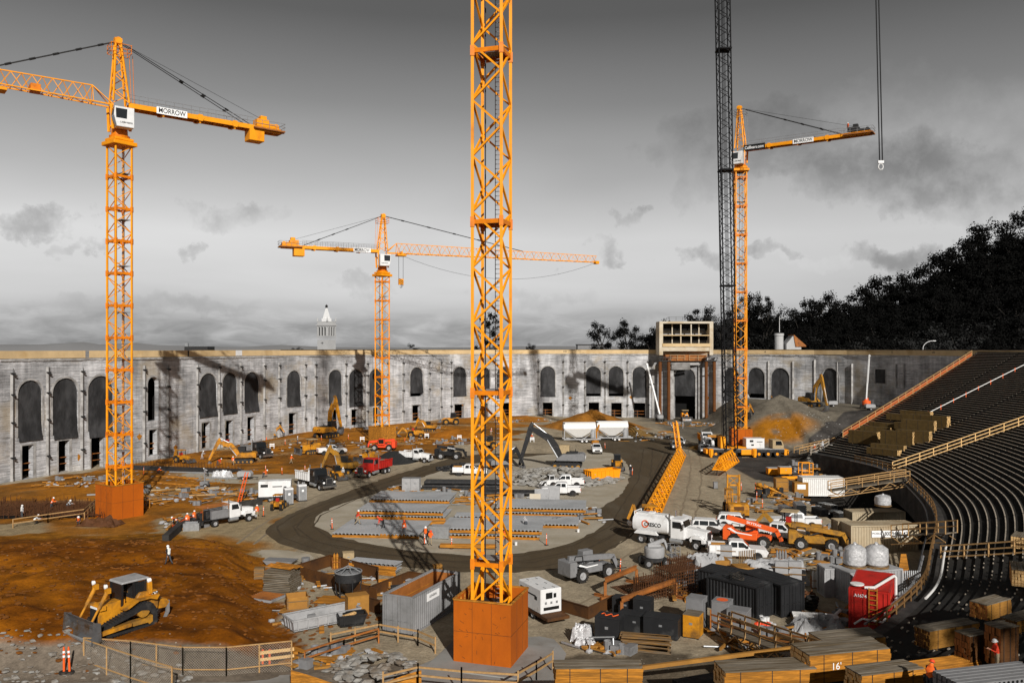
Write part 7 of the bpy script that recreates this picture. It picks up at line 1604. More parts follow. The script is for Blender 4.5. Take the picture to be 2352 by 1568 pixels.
def wrapped_roll(label, x, y, r, h, z=None, mt='plastic_wrap', lying=False, loc=None):
 o = root('wrapped_roll'); pr = [(0, 0), (r * .7, 0), (r, h * .15), (r * 1.02, h * .5), (r * .95, h * .82), (r * .5, h * .97), (r * .15, h), (r * .12, h * 1.06), (0, h * 1.06)]; b = MB().lathe(pr, 24).build('wrapping', mt, o, smooth=True)
 for v in b.data.vertices: v.co *= 1 + .09 * noise.noise(v.co * 2.2)
 m = MB(); m.lathe([(r * .72, 0), (r * 1.05, .0), (r * 1.05, .12), (r * .72, .12)], 20); m.build('pallet_rim', 'timber', o); put(o, x, y, 0, label, 'wrapped roll', z=z, loc=loc)
 if lying: o.rotation_euler = (pi / 2, 0, .3)
 return o
# ================================================================ PLACEMENTS
# ---- trucks and cars
put(truck('black_paint', 'dump', 'white_paint'), 727, 1120, -47, 'black dump truck with white tipping bed at the curve of the brown road', 'dump truck', 'dump trucks')
put(truck('black_paint', 'dump', 'galv'), 592, 1050, -42, 'black dump truck with silver bed in the orange dirt behind the yellow excavator', 'dump truck', 'dump trucks')
put(truck('red_paint', 'dump', 'red_paint', 'dirt_grey'), 856, 1092, -112, 'red dump truck with chrome grille facing the camera', 'dump truck', 'dump trucks')
o = put(truck('white_paint', 'dump', 'white_paint', 'dirt_brown', -3.6), 955, 1060, -22, 'white dump truck beside the black asphalt heap', 'dump truck', 'dump trucks'); o.scale = (.82,) * 3
put(truck('white_paint', 'tank', 'white_paint'), 1551, 1252, -33, 'white water tank truck lettered on its side', 'tank truck')
o = put(truck('white_paint', 'service', 'white_paint'), 522, 1203, 48, 'white cab service truck with pipe rack and tool lockers', 'service truck'); o.scale = (.86,) * 3
put(car('pickup'), 762, 1043, 26, 'white pickup parked alone on orange dirt seen from behind', 'pickup truck', 'white pickups')
put(car('utility'), 1080, 1092, -4, 'white utility pickup behind the centre mast', 'utility truck', 'white pickups')
put(car('pickup'), 1298, 1118, 178, 'white pickup with dark bed by the grey rubble, farther of two', 'pickup truck', 'white pickups')
put(car('pickup'), 1288, 1137, 176, 'silver pickup half hidden behind the standing plywood sheets', 'pickup truck', 'white pickups')
put(car('pickup'), 1370, 1040, -92, 'white pickup facing the camera under the two cement silos', 'pickup truck', 'white pickups')
put(car('suv', open_hatch=True), 1633, 1226, -14, 'white suv with its tailgate raised next to the tank truck', 'suv', 'white cars in the yard')
put(car('suv'), 1692, 1212, -14, 'white suv with black roof rack behind the orange telehandler', 'suv', 'white cars in the yard')
put(car('pickup'), 1790, 1240, -28, 'white pickup nosing out behind the orange telehandler', 'pickup truck', 'white pickups')
put(car('pickup'), 1825, 1212, 176, 'white pickup with red tail light facing left beside the pipe bundles', 'pickup truck', 'white pickups')
put(car('utility'), 1694, 1284, -9, 'white crew utility truck in front of the orange telehandler', 'utility truck', 'white pickups')
put(car('suv', 'grey_paint'), 1552, 1032, -95, 'dark grey suv parked on the far edge of the yard, nearer the brown road', 'suv', 'dark cars by the mobile crane')
put(car('suv', 'white_paint'), 1560, 1022, -95, 'pale suv parked behind the dark grey suv', 'suv', 'dark cars by the mobile crane')
put(car('suv', 'grey_paint'), 1617, 1040, -96, 'silver car parked next to the yellow mobile crane', 'car', 'dark cars by the mobile crane')
put(truck('white_paint', 'dump', 'crane_orange', None), 1622, 1024, -95, 'white cab truck with yellow bed behind the silver car', 'truck');
# ---- excavators
put(excavator(1.0, boom=(4.6, 3.9, 6.2, .6), yaw=0), 560, 1062, 190, 'yellow excavator with arched boom in front of the black and silver dump truck', 'excavator', 'excavators')
put(excavator(.75, 'red_paint', boom=(3.2, 4.0, 4.6, .8), tail=None), 505, 1026, 180, 'small red excavator near the left wall doorway', 'excavator', 'excavators')
put(excavator(.62, boom=(2.9, 4.4, 4.4, 2.2), tail=None, canopy=True), 626, 1006, 12, 'yellow mini excavator with black canopy at the foot of the wall', 'excavator', 'excavators')
put(excavator(1.3, boom=(2.4, 6.6, 4.0, 1.6), yaw=0), 750, 1004, 62, 'large yellow excavator with tall raised boom against the wall', 'excavator', 'excavators')
put(excavator(.95, 'old_yellow', boom=(2.9, 4.2, 4.4, .8), tail=None), 790, 1086, 165, 'muddy brown excavator with glazed black cab behind the black dump truck', 'excavator', 'excavators')
put(excavator(1.35, 'black_paint', cabp='sand_tan', boom=(4.9, 5.2, 6.4, .3), house='grey_paint', boomp='dark_metal', tail='CLEVELAND'), 1303, 1074, 172, 'dark grey demolition excavator with tan cab standing on the rubble', 'excavator', 'excavators')
put(excavator(.9, 'black_paint', boom=(3.4, 3.6, 4.8, .8), house='grey_paint', tail=None), 1150, 1078, 20, 'dark excavator half hidden behind the centre mast', 'excavator', 'excavators')
put(excavator(1.15, 'old_yellow', boom=(2.8, 6.0, 4.2, .5), tail=None), 1862, 934, -62, 'brown excavator with upright boom on the grey earth terrace', 'excavator', 'excavators')
put(excavator(.7, 'black_paint', boom=(2.2, 5.0, 3.6, 2.8), tail=None, boomp='timber_orange'), 1712, 968, 30, 'small dark drilling excavator between the gate and the right mast', 'excavator', 'excavators')
# ---- bulldozers, loaders
put(dozer(1.04), 282, 1440, -126, 'big yellow bulldozer with black blade on the brown dirt mound', 'bulldozer', 'bulldozers')
put(dozer(.95, big=False, canopy=True), 712, 1042, -140, 'small yellow bulldozer with tan canopy in the orange dirt', 'bulldozer', 'bulldozers')
put(dozer(.8, big=False, canopy=True), 841, 1060, -120, 'compact yellow crawler loader behind the red dump truck', 'crawler loader', 'bulldozers')
put(dozer(1.0, big=False, canopy=True, paint='crane_orange'), 1574, 966, -90, 'yellow bulldozer in front of the tall gate arch', 'bulldozer', 'bulldozers')
put(loader(1.1, 'cat_yellow', canopy=False, bz=.6), 1037, 975, 186, 'yellow wheel loader with raised bucket at the foot of the wall', 'wheel loader', 'loaders')
put(loader(.95, 'cat_yellow', hoe=True, hoe_up=False), 955, 1004, 0, 'yellow backhoe right of the middle crane box', 'backhoe loader', 'loaders')
put(loader(.9, 'cat_yellow', canopy=False), 1418, 1078, -92, 'wheel loader facing the camera with its wide bucket down by the brown road', 'wheel loader', 'loaders')
put(loader(.95, 'cat_yellow', hoe=True), 1500, 1216, -8, 'yellow backhoe with folded rear arm behind the tank truck', 'backhoe loader', 'loaders')
put(loader(1.05, 'old_yellow', hoe=True, hoe_up=False), 1826, 1238, -28, 'weathered yellow backhoe with tan canopy among the parked vehicles', 'backhoe loader', 'loaders')
put(loader(.62, 'white_paint', canopy=False, cab='white_paint'), 1262, 1118, 200, 'small white skid steer loader at the edge of the grey rubble', 'skid steer', 'loaders')
put(loader(.75, 'cat_yellow', canopy=False), 775, 1100, -55, 'yellow loader bucket arm lowered beside the black dump truck', 'wheel loader', 'loaders')
put(loader(.7, 'cat_yellow', canopy=True), 640, 1170, 90, 'yellow loader seen from behind next to the service truck', 'wheel loader', 'loaders')
put(excavator(.8, boom=(3.6, 3.4, 5.0, .4), tail=None), 985, 990, 170, 'small yellow excavator at the foot of the wall right of the middle crane', 'excavator', 'excavators')
put(loader(.9, 'cat_yellow', canopy=False, bz=.1), 1120, 1030, 200, 'yellow wheel loader half hidden behind the centre mast', 'wheel loader', 'loaders')
put(loader(.8, 'cat_yellow', hoe=True), 420, 1062, -30, 'yellow backhoe in the dirt below the left wall', 'backhoe loader', 'loaders')
# ----
put(telehandler('grey_paint'), 1350, 1328, 33, 'grey telehandler with chunky tyres parked on the yard', 'telehandler', 'telehandlers')
put(telehandler('orange_red', 'SKYTRAK', .8), 1722, 1252, -24, 'orange telehandler with white lettered boom', 'telehandler', 'telehandlers')
put(telehandler('black_paint', 'GRADALL', .3), 1032, 1054, -8, 'black telehandler behind the white dump truck', 'telehandler', 'telehandlers')
put(telehandler('red_bright'), 880, 1034, 176, 'bright red telehandler at the base of the middle crane', 'telehandler', 'telehandlers')
put(telehandler('old_yellow', None, .3), 1872, 1262, -16, 'old dull yellow telehandler carrying a wooden shelf load', 'telehandler', 'telehandlers')
put(boom_lift(), 1503, 1300, 12, 'grey boom lift with folded arm in front of the tank truck', 'boom lift', 'boom lifts')
put(forklift(), 1690, 1185, 84, 'big yellow forklift seen from behind with raised mast', 'forklift')
o = put(boom_lift('orange_red'), 1990, 938, 40, 'orange boom lift parked below the right wall', 'boom lift', 'boom lifts'); m = MB(); m.bar((0, 0, 1.8), (1.5, .5, 6.0), .3); m.bar((1.5, .5, 6.0), (3.5, 1.0, 13.0), .28); m.bar((3.5, 1.0, 13), (4.4, 1.2, 12.6), .2); m.build('raised_arm', 'white_paint', o)
o = put(boom_lift('light_grey'), 1516, 968, 100, 'white boom lift reaching steeply up to the press box ledge', 'boom lift', 'boom lifts'); m = MB(); m.bar((0, 0, 1.8), (3.2, 3.0, 17.0), .42); m.build('raised_arm', 'white_paint', o)
# ---- generators
o = put(generator(4.4, 2.2), 632, 1150, 12, 'large white generator on a trailer behind the two portable toilets', 'generator', 'white generators')
o = put(generator(3.6, 1.9, lab='r'), 1240, 1414, -62, 'white generator on a dark trailer frame right of the big orange box', 'generator', 'white generators')
put(compressor(), 563, 1102, -5, 'small grey towed air compressor on the pale slab', 'air compressor', 'air compressors')
put(compressor(), 1998, 942, 0, 'small white compressor under the orange boom lift', 'air compressor', 'air compressors')
put(compressor(), 1912, 934, 180, 'small white compressor in front of the last tall arch', 'air compressor', 'air compressors')
# ---- containers
o = put(container(7.6, 'mid_grey', 2.9, openv=True), 972, 1422, 66, 'big grey open-topped container with rusty lining left of the orange box', 'container'); m = MB(); m.bb(-1.6, -1.245, 1.9, .4, -1.235, 2.5); m.build('notice', 'sign_white', o); text('GENERAL', 1.2, (-.6, -1.25, 2.2), (1, 0, 0), o, 'sign_black')
put(container(6.0, 'pvc', 2.7), 1885, 1138, 178, 'white corrugated container in the middle of the yard clutter', 'container', 'shipping containers')
put(container(4.6, 'dark_container', 2.6), 1700, 1404, 132, 'black container with cable coils on its roof', 'container', 'shipping containers')
put(container(4.6, 'dark_container', 2.6), 1771, 1396, 118, 'black container right of the one with cable coils', 'container', 'shipping containers')
put(container(3.4, 'dark_container', 2.4), 1662, 1372, 140, 'dark container with white label tucked behind the two black ones', 'container', 'shipping containers')
o = put(container(5.2, 'red_paint', 2.9, ladder=False), 2004, 1430, 62, 'bright red ribbed container lettered on its end', 'container', 'shipping containers'); o.scale = (1.12,) * 3
m = MB(); m.bb(-2.66, -1.1, .2, -2.655, 1.1, 2.7); e = MB()
[e.bar((-2.75, y, .6), (-2.75, y, 3.1), .06) for y in (-.5, .0)]; [e.bar((-2.75, -.5, .7 + k * .32), (-2.75, 0, .7 + k * .32), .05) for k in range(8)]; e.build('ladder', 'timber_orange', o); text('A1674', .8, (-2.68, .55, 2.45), (0, -1, 0), o, 'sign_white', bold=.02); text('JLB', .9, (-1.6, -1.235, 2.2), (1, 0, 0), o, 'timber_orange', height_=.5, bold=.03)
m = MB(); m.path([(-2.5, .3, 3.0), (-2.4, -.3, 3.05), (1.4, -1.3, 3.05), (1.5, -1.4, 2.9), (1.5, -1.4, .6)], .1, 8); m.path([(-3.0, .9, .6), (-2.9, .4, 1.0), (-2.9, -.9, .95), (-2.9, -1.0, 1.5)], .07, 8); m.tube((-2.9, -1.0, 1.6), (-2.9, -1.1, .0), .07); m.build('white_pipe', 'pvc', o); m = MB(); m.lathe([(0, 3.0), (.45, 3.05), (.45, 3.12), (0, 3.14)], 16, (-2.1, .8, 0)); m.build('vent_lid', 'pvc', o)
o = put(container(7.2, 'tan_container', 2.8), 2018, 1262, 184, 'long tan container with a telephone number banner', 'container', 'shipping containers')
e = MB(); e.bb(-2.6, 1.238, 1.55, 1.4, 1.248, 2.25); e.build('banner', 'sign_white', o); text('800.944.3442', 2.5, (-1.25, 1.255, 1.9), (-1, 0, 0), o, 'sign_black', height_=.42, bold=.02); text('MOBILE', 1.0, (.85, 1.255, 1.95), (-1, 0, 0), o, 'sign_black')
put(container(7.2, 'tan_container', 2.8), 2008, 1220, 184, 'tan container behind the one with the telephone banner', 'container', 'shipping containers')
put(container(5.2, 'light_grey', 2.6), 1990, 1372, 196, 'grey ribbed container behind the red one', 'container', 'shipping containers')
put(container(1.8, 'tan_container', 2.7, wv=1.6), 1935, 1250, 92, 'narrow pale locker beside the left end of the tan container', 'locker', 'lockers')
put(container(1.6, 'light_grey', 2.5, wv=1.6), 1908, 1366, 92, 'narrow grey locker left of the grey ribbed container', 'locker', 'lockers')
for i, (x, y) in enumerate(((1972, 1302), (2008, 1300))):
 wrapped_roll('shiny plastic wrapped roll on the grey container, ' + ('left' if i == 0 else 'right') + ' one', x, y, 1.0 if i else .95, 1.9, loc=P(x, 1372, 0) + V((-.2 if i == 0 else .3, .3, 2.62)), lying=False)
wrapped_roll('plastic wrapped roll lying on top of the rear tan container', 2030, 1180, .9, 1.3, loc=P(2028, 1216, 0) + V((0, 0, 2.85)))
# ---- mid-field boxes and toilets
put(toilet(), 662, 1158, -60, 'pale grey portable toilet, nearer the white generator', 'portable toilet', 'portable toilets')
put(toilet(), 693, 1150, -60, 'pale grey portable toilet, nearer the black dump truck', 'portable toilet', 'portable toilets')
put(boxy('waste_bin', 1.0, .9, 1.25, 'grey_paint', 'dark_metal'), 634, 1164, 10, 'dark wheeled waste bin beside the portable toilets', 'waste bin')
o = put(silo(6.6), 1330, 1016, 4, 'left one of the two pale cement silos on trailers', 'silo', 'cement silos'); o.scale = (1.1, 1.1, 1.1)
o = put(silo(6.6), 1405, 1012, 4, 'right one of the two pale cement silos on trailers', 'silo', 'cement silos'); o.scale = (1.1, 1.1, 1.1)
o = root('auger_mixer'); m = MB(); m.lathe([(0, 0), (.9, 0), (.9, .4), (.5, 1.2), (.5, 3.2), (.7, 3.6), (0, 3.6)], 12); m.bar((-.4, 0, .5), (.9, 0, 4.2), .4); m.build('hopper', 'timber_orange', o); put(o, 1367, 1018, 0, 'orange mixing hopper standing between the two silos', 'mixer')
rollbox(5.4, 2.3, 1.7, 'crane_orange', 'bright orange waste skip filled with rubble beside the brown road', 1382, 1102, 28)
rollbox(5.2, 2.1, .95, 'light_grey', 'low silver skip among the yard clutter at lower left', 738, 1432, 36, None)
o = rollbox(1.8, 1.2, .9, 'black_paint', 'small black tipping hopper on castors holding boards', 806, 1436, 20, None, name='tipping_hopper'); m = MB(); [m.box(-.2 + .1 * i, 0, .8 + .06 * (i % 3), .9, .25, .05, .3 * i) for i in range(5)]; m.build('board_scraps', 'timber_light', o)
put(boxy('job_box', 1.7, 1.1, 1.65, 'ply_tan'), 820, 1414, 24, 'brown steel job box next to the black tipping hopper', 'job box', 'job boxes')
put(boxy('job_box', 1.2, 1.3, 1.7, 'cat_yellow', 'timber_top'), 1592, 1462, -28, 'yellow brown job box on castors near the trench walkway', 'job box', 'job boxes')
for i, (x, y, L, h, mt, t_) in enumerate(((1600, 1440, 1.3, 2.3, 'grey_paint', 'tall grey locker leftmost of three'), (1659, 1448, 1.3, 2.3, 'grey_paint', 'tall grey locker with orange spray on its lid'), (1697, 1464, 1.5, 2.0, 'grey_paint', 'tall grey locker rightmost of three'))):
 o = put(boxy('steel_locker', L, 1.3, h, mt), x, y, -30, t_, 'locker', 'tall grey lockers')
 if i == 1: m = MB(); m.lathe([(0, h + .062), (.45, h + .063)], 12); m.build('spray_mark', 'orange_red', o)
for x, y, L, W, h, t_ in ((1400, 1474, 1.8, 1.5, 1.9, 'black steel cabinet sprayed with an orange squiggle'), (1462, 1448, 2.6, 1.3, 1.3, 'long black tool chest behind the sprayed cabinet'), (1522, 1462, 2.6, 1.4, 1.5, 'long black tool chest beside the brown board pile'), (1478, 1420, 1.4, 1.2, 1.6, 'upright black cabinet behind the tool chests'), (1440, 1412, 2.2, 1.1, 1.3, 'slate grey tool chest with sloping lid behind the cabinets')):
 o = put(boxy('tool_chest', L, W, h, 'dark_container', 'dark_container'), x, y, -24, t_, 'tool chest', 'black tool chests')
 if 'squiggle' in t_: m = MB(); m.path([V((-.6 + i * .12, .25 * sin(i * 1.4), h + .08)) for i in range(11)], .04, 5); m.build('spray_mark', 'orange_red', o)
put(boxy('crate', 1.7, 1.5, 1.3, 'ply_tan', planks=2, openv=True), 682, 1402, 20, 'open wooden crate of scraps near the silver skip', 'crate', 'wooden crates')
put(boxy('crate', 1.2, 1.1, .9, 'timber_orange', planks=1, openv=True), 884, 1358, 10, 'bright orange plywood crate inside the rusty plate form', 'crate', 'wooden crates')
put(boxy('crate', 1.1, .9, 1.0, 'sand_tan', 'sand_tan'), 800, 1292, 15, 'cream lidded box at the edge of the brown road', 'box', 'wooden crates')
put(boxy('crate', .9, .7, 1.1, 'timber', planks=3), 596, 1330, 10, 'lettered wooden crate behind the pallet stack', 'crate', 'wooden crates')
put(boxy('crate', .8, .6, 1.0, 'ply_tan'), 1005, 1322, 20, 'small upright orange box in the crane shadow', 'box', 'wooden crates')
put(boxy('crate', 1.8, 1.6, 1.9, 'ply_tan', 'timber', planks=2), 1650, 1330, 5, 'plywood crate with flap lid on the left above the black containers', 'crate', 'wooden crates')
put(boxy('crate', 1.9, 1.6, 1.8, 'ply_tan', 'timber_top', planks=2), 1710, 1346, 8, 'plywood crate with pale lid directly behind the black containers', 'crate', 'wooden crates')
put(boxy('crate', 1.9, 1.5, 2.0, 'ply_tan', 'timber_top', planks=2), 1794, 1128, -5, 'tall plywood box beside the leaning yellow machinery', 'crate', 'wooden crates')
o = put(boxy('crate', 2.0, 1.5, 2.0, 'ply_tan', 'ply_tan'), 1838, 1138, -5, 'plywood site box with white paper notice', 'crate', 'wooden crates'); MB().bb(-.6, -.775, 1.1, .6, -.765, 1.8).build('paper_notice', 'sign_white', o)
put(boxy('site_office', 3.0, 2.4, 2.6, 'timber_orange', 'sand_tan'), 1640, 1028, -3, 'yellow open fronted site hut beside the mobile crane', 'hut'); o = bpy.context.scene.objects.get('site_office'); MB().bb(-1.1, -1.22, .2, 1.1, -1.205, 2.1).build('dark_opening', 'void', o)
for x, t_ in ((1775, 'left one of the two yellow counterweight boxes on the yard'), (1802, 'right one of the two yellow counterweight boxes on the yard')): put(boxy('counterweight_box', 1.9, 1.7, 1.15, 'crane_orange', 'light_grey'), x, 1090, -3, t_, 'counterweight', 'counterweight boxes')
o = root('walkway_cage'); m = MB(); [m.bar((x, y, 0), (x, y, 2.7), .12) for x in (0, 1.9) for y in (0, 1.2)]; [m.bar((0, y, z), (1.9, y, z), .1) for y in (0, 1.2) for z in (.8, 1.4, 2.7)]; m.bb(-3.4, 0, .2, 1.9, .5, .6); m.bb(0, 0, .3, 1.9, 1.2, .9); m.build('frame', 'crane_orange', o); put(o, 1842, 1102, 8, 'yellow crane platform cage with one open doorway frame', 'crane part')
o = root('machine_parts'); m = MB(); r_ = random.Random(4); [m.tube((r_.uniform(-2, 2), r_.uniform(-1, 1), .3), (r_.uniform(-2, 2), r_.uniform(-1, 1), r_.uniform(.6, 2.0)), r_.uniform(.1, .3)) for _ in range(16)]; m.build('pumps', 'cat_yellow', o); m = MB(); [m.box(r_.uniform(-2, 2.4), r_.uniform(-1, 1), r_.uniform(.2, 1.0), .8, .6, .8, r_.random()) for _ in range(8)]; m.build('casings', 'dark_metal', o); put(o, 1768, 1142, 0, 'cluster of yellow pumps and dark machine parts beside the tall plywood box', 'machinery')
put(boxy('waste_bin', .6, .6, 1.0, 'grey_paint'), 1643, 1122, 0, 'blue grey rubbish bin alone in the middle of the yard', 'waste bin')
pipe_bundle('grey scaffold tube bundle, leftmost of the row behind the white pickup', 1802, 1182, 2.2, 8, 8, .07, 'galv', 95); pipe_bundle('tall pyramid of grey tubes in the row behind the white pickup', 1835, 1180, 3.2, 9, 10, .07, 'galv', 80); pipe_bundle('dark scattered tube bundle right in the row behind the white pickup', 1882, 1184, 2.4, 9, 8, .06, 'dark_metal', 100); pipe_bundle('grey tube pyramid beneath the white container', 1900, 1176, 2.8, 9, 9, .07, 'galv', 110); pipe_bundle('grey tube stack left of the tan container', 1928, 1196, 2.2, 8, 9, .07, 'galv', 92)
put(gas_cage(4, 'grey_paint'), 1785, 1300, -4, 'rack of dark gas cylinders under the tan backhoe', 'gas cylinders', 'gas cylinder racks'); put(gas_cage(3, 'pvc'), 1868, 1352, -4, 'rack of white gas cylinders beside the pale plywood panels', 'gas cylinders', 'gas cylinder racks')
# ---- form panel stacks on the island
FP_ = ((948, 1156, 11.0, 6.0, 2, 'grey form panel stack at the back left of the island'), (934, 1184, 11.0, 5.0, 2, 'form panel stack second from the back on the left of the island'), (882, 1219, 10.0, 7.5, 1, 'single low form panel at the front left with workers standing on it'), (1240, 1176, 11.5, 6.0, 2, 'grey form panel stack at the back right of the island'), (1226, 1202, 11, 4.6, 1, 'form panel stack in the middle right of the island'), (1130, 1224, 11.5, 6.0, 2, 'front right form panel stack behind the centre mast'))
for x, y, L, W, n, t_ in FP_: put(form_panel(L, W, n), x, y, -6, t_, 'form panels', 'form panel stacks on the island')
put(form_panel(4.6, 2.4, 1), 1088, 1190, -4, 'short slate form panel between the left and right stacks', 'form panels', 'form panel stacks on the island')
o = put(form_panel(5.0, 1.4, 3, .30), 862, 1314, -18, 'silver stack of ribbed aluminium beams at the edge of the brown road', 'aluminium beams')
put(form_panel(3.6, .8, 1, .2), 975, 1346, -14, 'short silver aluminium beam beside the open container', 'aluminium beams')
for x, y, L, hd, t_ in ((885, 1188, 6, -22, 'orange laminated beam leaning across the left form panels'), (960, 1206, 7, -5, 'orange laminated beam bundle lying between the left form panels'), (905, 1236, 3, -3, 'short orange beam lying on the front left form panel'), (1075, 1260, 6, -4, 'orange beam lying on sand in front of the centre mast'), (1100, 1192, 5, 2, 'orange beam lying between the left and right form panels'), (1290, 1166, 4.5, 30, 'long yellow timber lying right of the plywood sheets'), (1310, 1176, 4, 20, 'orange beam bundle at the right tip of the island')):
 o = root('timber_beam'); m = MB(); [m.bb(-L / 2, -.3 + k * .22, .15, L / 2, -.12 + k * .22, .5) for k in range(3)]; m.build('beam', 'timber_orange', o); put(o, x, y, hd, t_, 'timber beam', 'orange timber beams')
o = root('plywood_sheets'); m = MB(); m.box(0, 0, 1.1, 2.0, .5, 2.2, 0, 0, -.15); m.box(1.6, .3, 1.3, 1.6, .5, 2.6, 0, 0, -.12); m.build('sheet_pack', 'light_grey', o); m = MB(); m.box(-.9, -.55, .8, 1.5, .1, 1.6, 0, 0, -.2); m.build('pale_sheet', 'cream_light', o); put(o, 1245, 1160, -8, 'pale plywood sheets leaning upright at the back of the island', 'plywood')
o = root('steel_pipe_stack'); m = MB(); [m.tube((-6, -1 + i * .5, .5 + (i % 2) * .45), (6, -1 + i * .5, .5 + (i % 2) * .45), .24) for i in range(6)]; m.bb(-6.5, -1.4, .1, 6.5, -1.2, .35); m.build('pipes', 'dark_metal', o); put(o, 1065, 1122, -3, 'long black steel pipes stacked behind the island form panels', 'steel pipes'); o = root('steel_pipe_stack'); m = MB(); [m.tube((-5, -1 + i * .5, .5), (5, -1 + i * .5, .5), .22) for i in range(5)]; m.build('pipes', 'dark_metal', o); put(o, 1180, 1138, -3, 'dark pipe rack right of the centre mast', 'steel pipes')
for x, y, t_ in ((935, 1128, 'grey wrapped block stack, left of two, at the back of the island'), (955, 1128, 'grey wrapped block stack, right of two, at the back of the island')): put(boxy('wrapped_pallet', 1.3, 1.2, 2.0, 'light_grey', 'grey_paint'), x, y, -6, t_, 'pallet', 'wrapped pallets')
put(boxy('wrapped_pallet', 2.2, 1.6, 1.3, 'galv', 'light_grey'), 1012, 1236, -8, 'silver mesh sided bin between the form panels', 'bin')
for i in range(9): pail(G(1288 + (i % 5) * 6, 1193 + (i // 5) * 5) + V((0, 0, .0 + .0)), 'white pail in the cluster at the right end of the island stacks', 'white pails in a cluster')
for x, y, t_ in ((1328, 1222, 'lone white pail on sand right of the island stacks'), (1185, 1252, 'lone white pail at the foot of the centre mast'), (978, 1247, 'white pail beside the kneeling workers'), (1584, 1340, 'white pail left of the tall lockers'), (1598, 1342, 'second white pail left of the tall lockers'), (440, 1197, 'white pail by the trench workers')): pail(G(x, y), t_)
for i, (x, y) in enumerate(((1748, 1425), (1755, 1428), (1763, 1430), (1751, 1433), (1770, 1440), (1778, 1446))): pail(G(x, y), 'white pail in the group in front of the right black container', 'white pails by the black container')
# ---- steel forms and trestles lower middle
def pw(*a): return [tuple(P(x, y)[:2]) for x, y in a]
steel_form(pw((866, 1382), (680, 1325)), label='low rusty plate wall at the front of the largest plate form')
steel_form(pw((680, 1325), (758, 1300), (868, 1330), (868, 1338)), label='rusty plate wall enclosing the back of the largest plate form')
steel_form(pw((812, 1392), (940, 1340), (1010, 1352)), label='rusty plate wall running behind the concrete bucket')
steel_form(pw((812, 1392), (872, 1410)), label='short rusty plate beside the brown job box')
steel_form(pw((1240, 1388), (1352, 1422), (1412, 1392)), 1.0, label='low L-shaped rusty plate right of the white generator')
beam_trestle('rusty beam trestle nearest the grey telehandler', P(1390, 1372), P(1462, 1340)); beam_trestle('rusty beam trestle in front of the rebar cages', P(1428, 1420), P(1552, 1372))
put(bucket_hopper(), 800, 1372, 0, 'round black concrete bucket with frame inside the plate forms', 'concrete bucket')
o = root('steel_offcut'); m = MB(); m.bar((-.8, 0, .2), (.8, 0, .2), .3, .3); m.build('beam', 'rust_beam', o); put(o, 1398, 1378, 25, 'short rusty steel offcut on the ground between the trestles', 'steel offcut')
for k in range(1):
 o = root('pallet_stack'); m = MB(); [m.box(rnd.uniform(-.1, .1), rnd.uniform(-.1, .1), .12 + i * .16, 2.6 - .02 * i, 2.2, .1, rnd.uniform(-.08, .08)) for i in range(12)]; m.build('pallet', 'timber_top', o); m = MB(); [m.box(-.2 + i * .12, -.3 + i * .15, 2.1 + .07 * (i % 3), 2.8, .16, .07, -.25) for i in range(7)]; m.build('loose_board', 'timber_orange', o); put(o, 648, 1358, -12, 'leaning stack of weathered wooden form panels', 'pallet stack')
o = root('pallet_stack'); m = MB(); [m.box(0, 0, .08 + .05 * i, 2.6, 2.0, .04, .05 * i) for i in range(3)]; m.build('panel', 'light_grey', o); m = MB(); [m.bar((-1.2, -.8 + i * .27, .25), (1.2, -.8 + i * .27, .3), .08) for i in range(7)]; m.build('slat', 'rust_beam', o); put(o, 612, 1376, -25, 'flat slatted steel panel lying in the dirt', 'panel')
o = root('steel_tray'); m = MB(); m.prism([(-1.6, .5), (1.6, .5), (1.2, .1), (-1.2, .1)], -.7, .7); m.build('tray', 'grey_paint', o); put(o, 645, 1296, -10, 'dark grey steel tray on the dirt above the pallet stack', 'steel tray')
o = root('plywood_sheets'); m = MB(); [m.box(.1 * i, .1 * i, .1 + .04 * i, 2.6, 1.8, .03, .06 * i) for i in range(3)]; m.build('sheet', 'timber_orange', o); put(o, 762, 1382, -12, 'orange plywood sheets lying flat beside the concrete bucket', 'plywood')
o = root('work_bench'); m = MB(); m.bb(-.8, -.6, .85, .8, .6, .95); m.build('top', 'dark_metal', o); m = MB(); [m.bar((x, y, 0), (x * .8, y * .8, .85), .09) for x in (-.8, .8) for y in (-.6, .6)]; m.build('leg', 'pvc', o); put(o, 920, 1372, 15, 'trestle table with white legs beside the open container', 'table')
o = root('waste_bin'); m = MB(); m.lathe([(0, 0), (.35, 0), (.42, .9), (0, .9)], 14); m.build('drum', 'grey_paint', o); put(o, 702, 1302, 0, 'round grey drum behind the rusty plate form', 'drum')
put(gas_cage(2, 'timber_orange'), 768, 1306, 10, 'small hand trolley of orange cylinders at the road edge', 'gas cylinders', 'gas cylinder racks')
rebar_cage('long rebar cage leftmost in the yard below the boom lift', 1500, 1372, 3.0, 1.6, 1.8, 30); rebar_cage('tall dense rebar cage beside the tarpaulin heap', 1558, 1362, 3.6, 2.2, 2.4, 30); rebar_cage('orange tipped rebar cage behind the tall dense one', 1578, 1330, 3.4, 1.6, 2.0, 34)
o = root('rebar_mat'); m = MB(); [m.bar((-2 + i * .25, -1.2, .05), (-2 + i * .25, 1.2, .05), .04) for i in range(17)]; [m.bar((-2, -1.2 + i * .25, .07), (2, -1.2 + i * .25, .07), .04) for i in range(10)]; m.build('bars', 'rebar', o); put(o, 1462, 1350, 25, 'flat rebar mat lying on the yard left of the cages', 'rebar mat')
sheet_heap('tarpaulin', 'crumpled pale tarpaulin draped over a frame left of the plywood crates', 1620, 1330, 3.6, 2.6, 2.1, 20, seed=2); sheet_heap('tarpaulin', 'long pale tarpaulin spread over timber behind the black containers', 1775, 1338, 6.4, 3.0, 1.9, 12, seed=5)
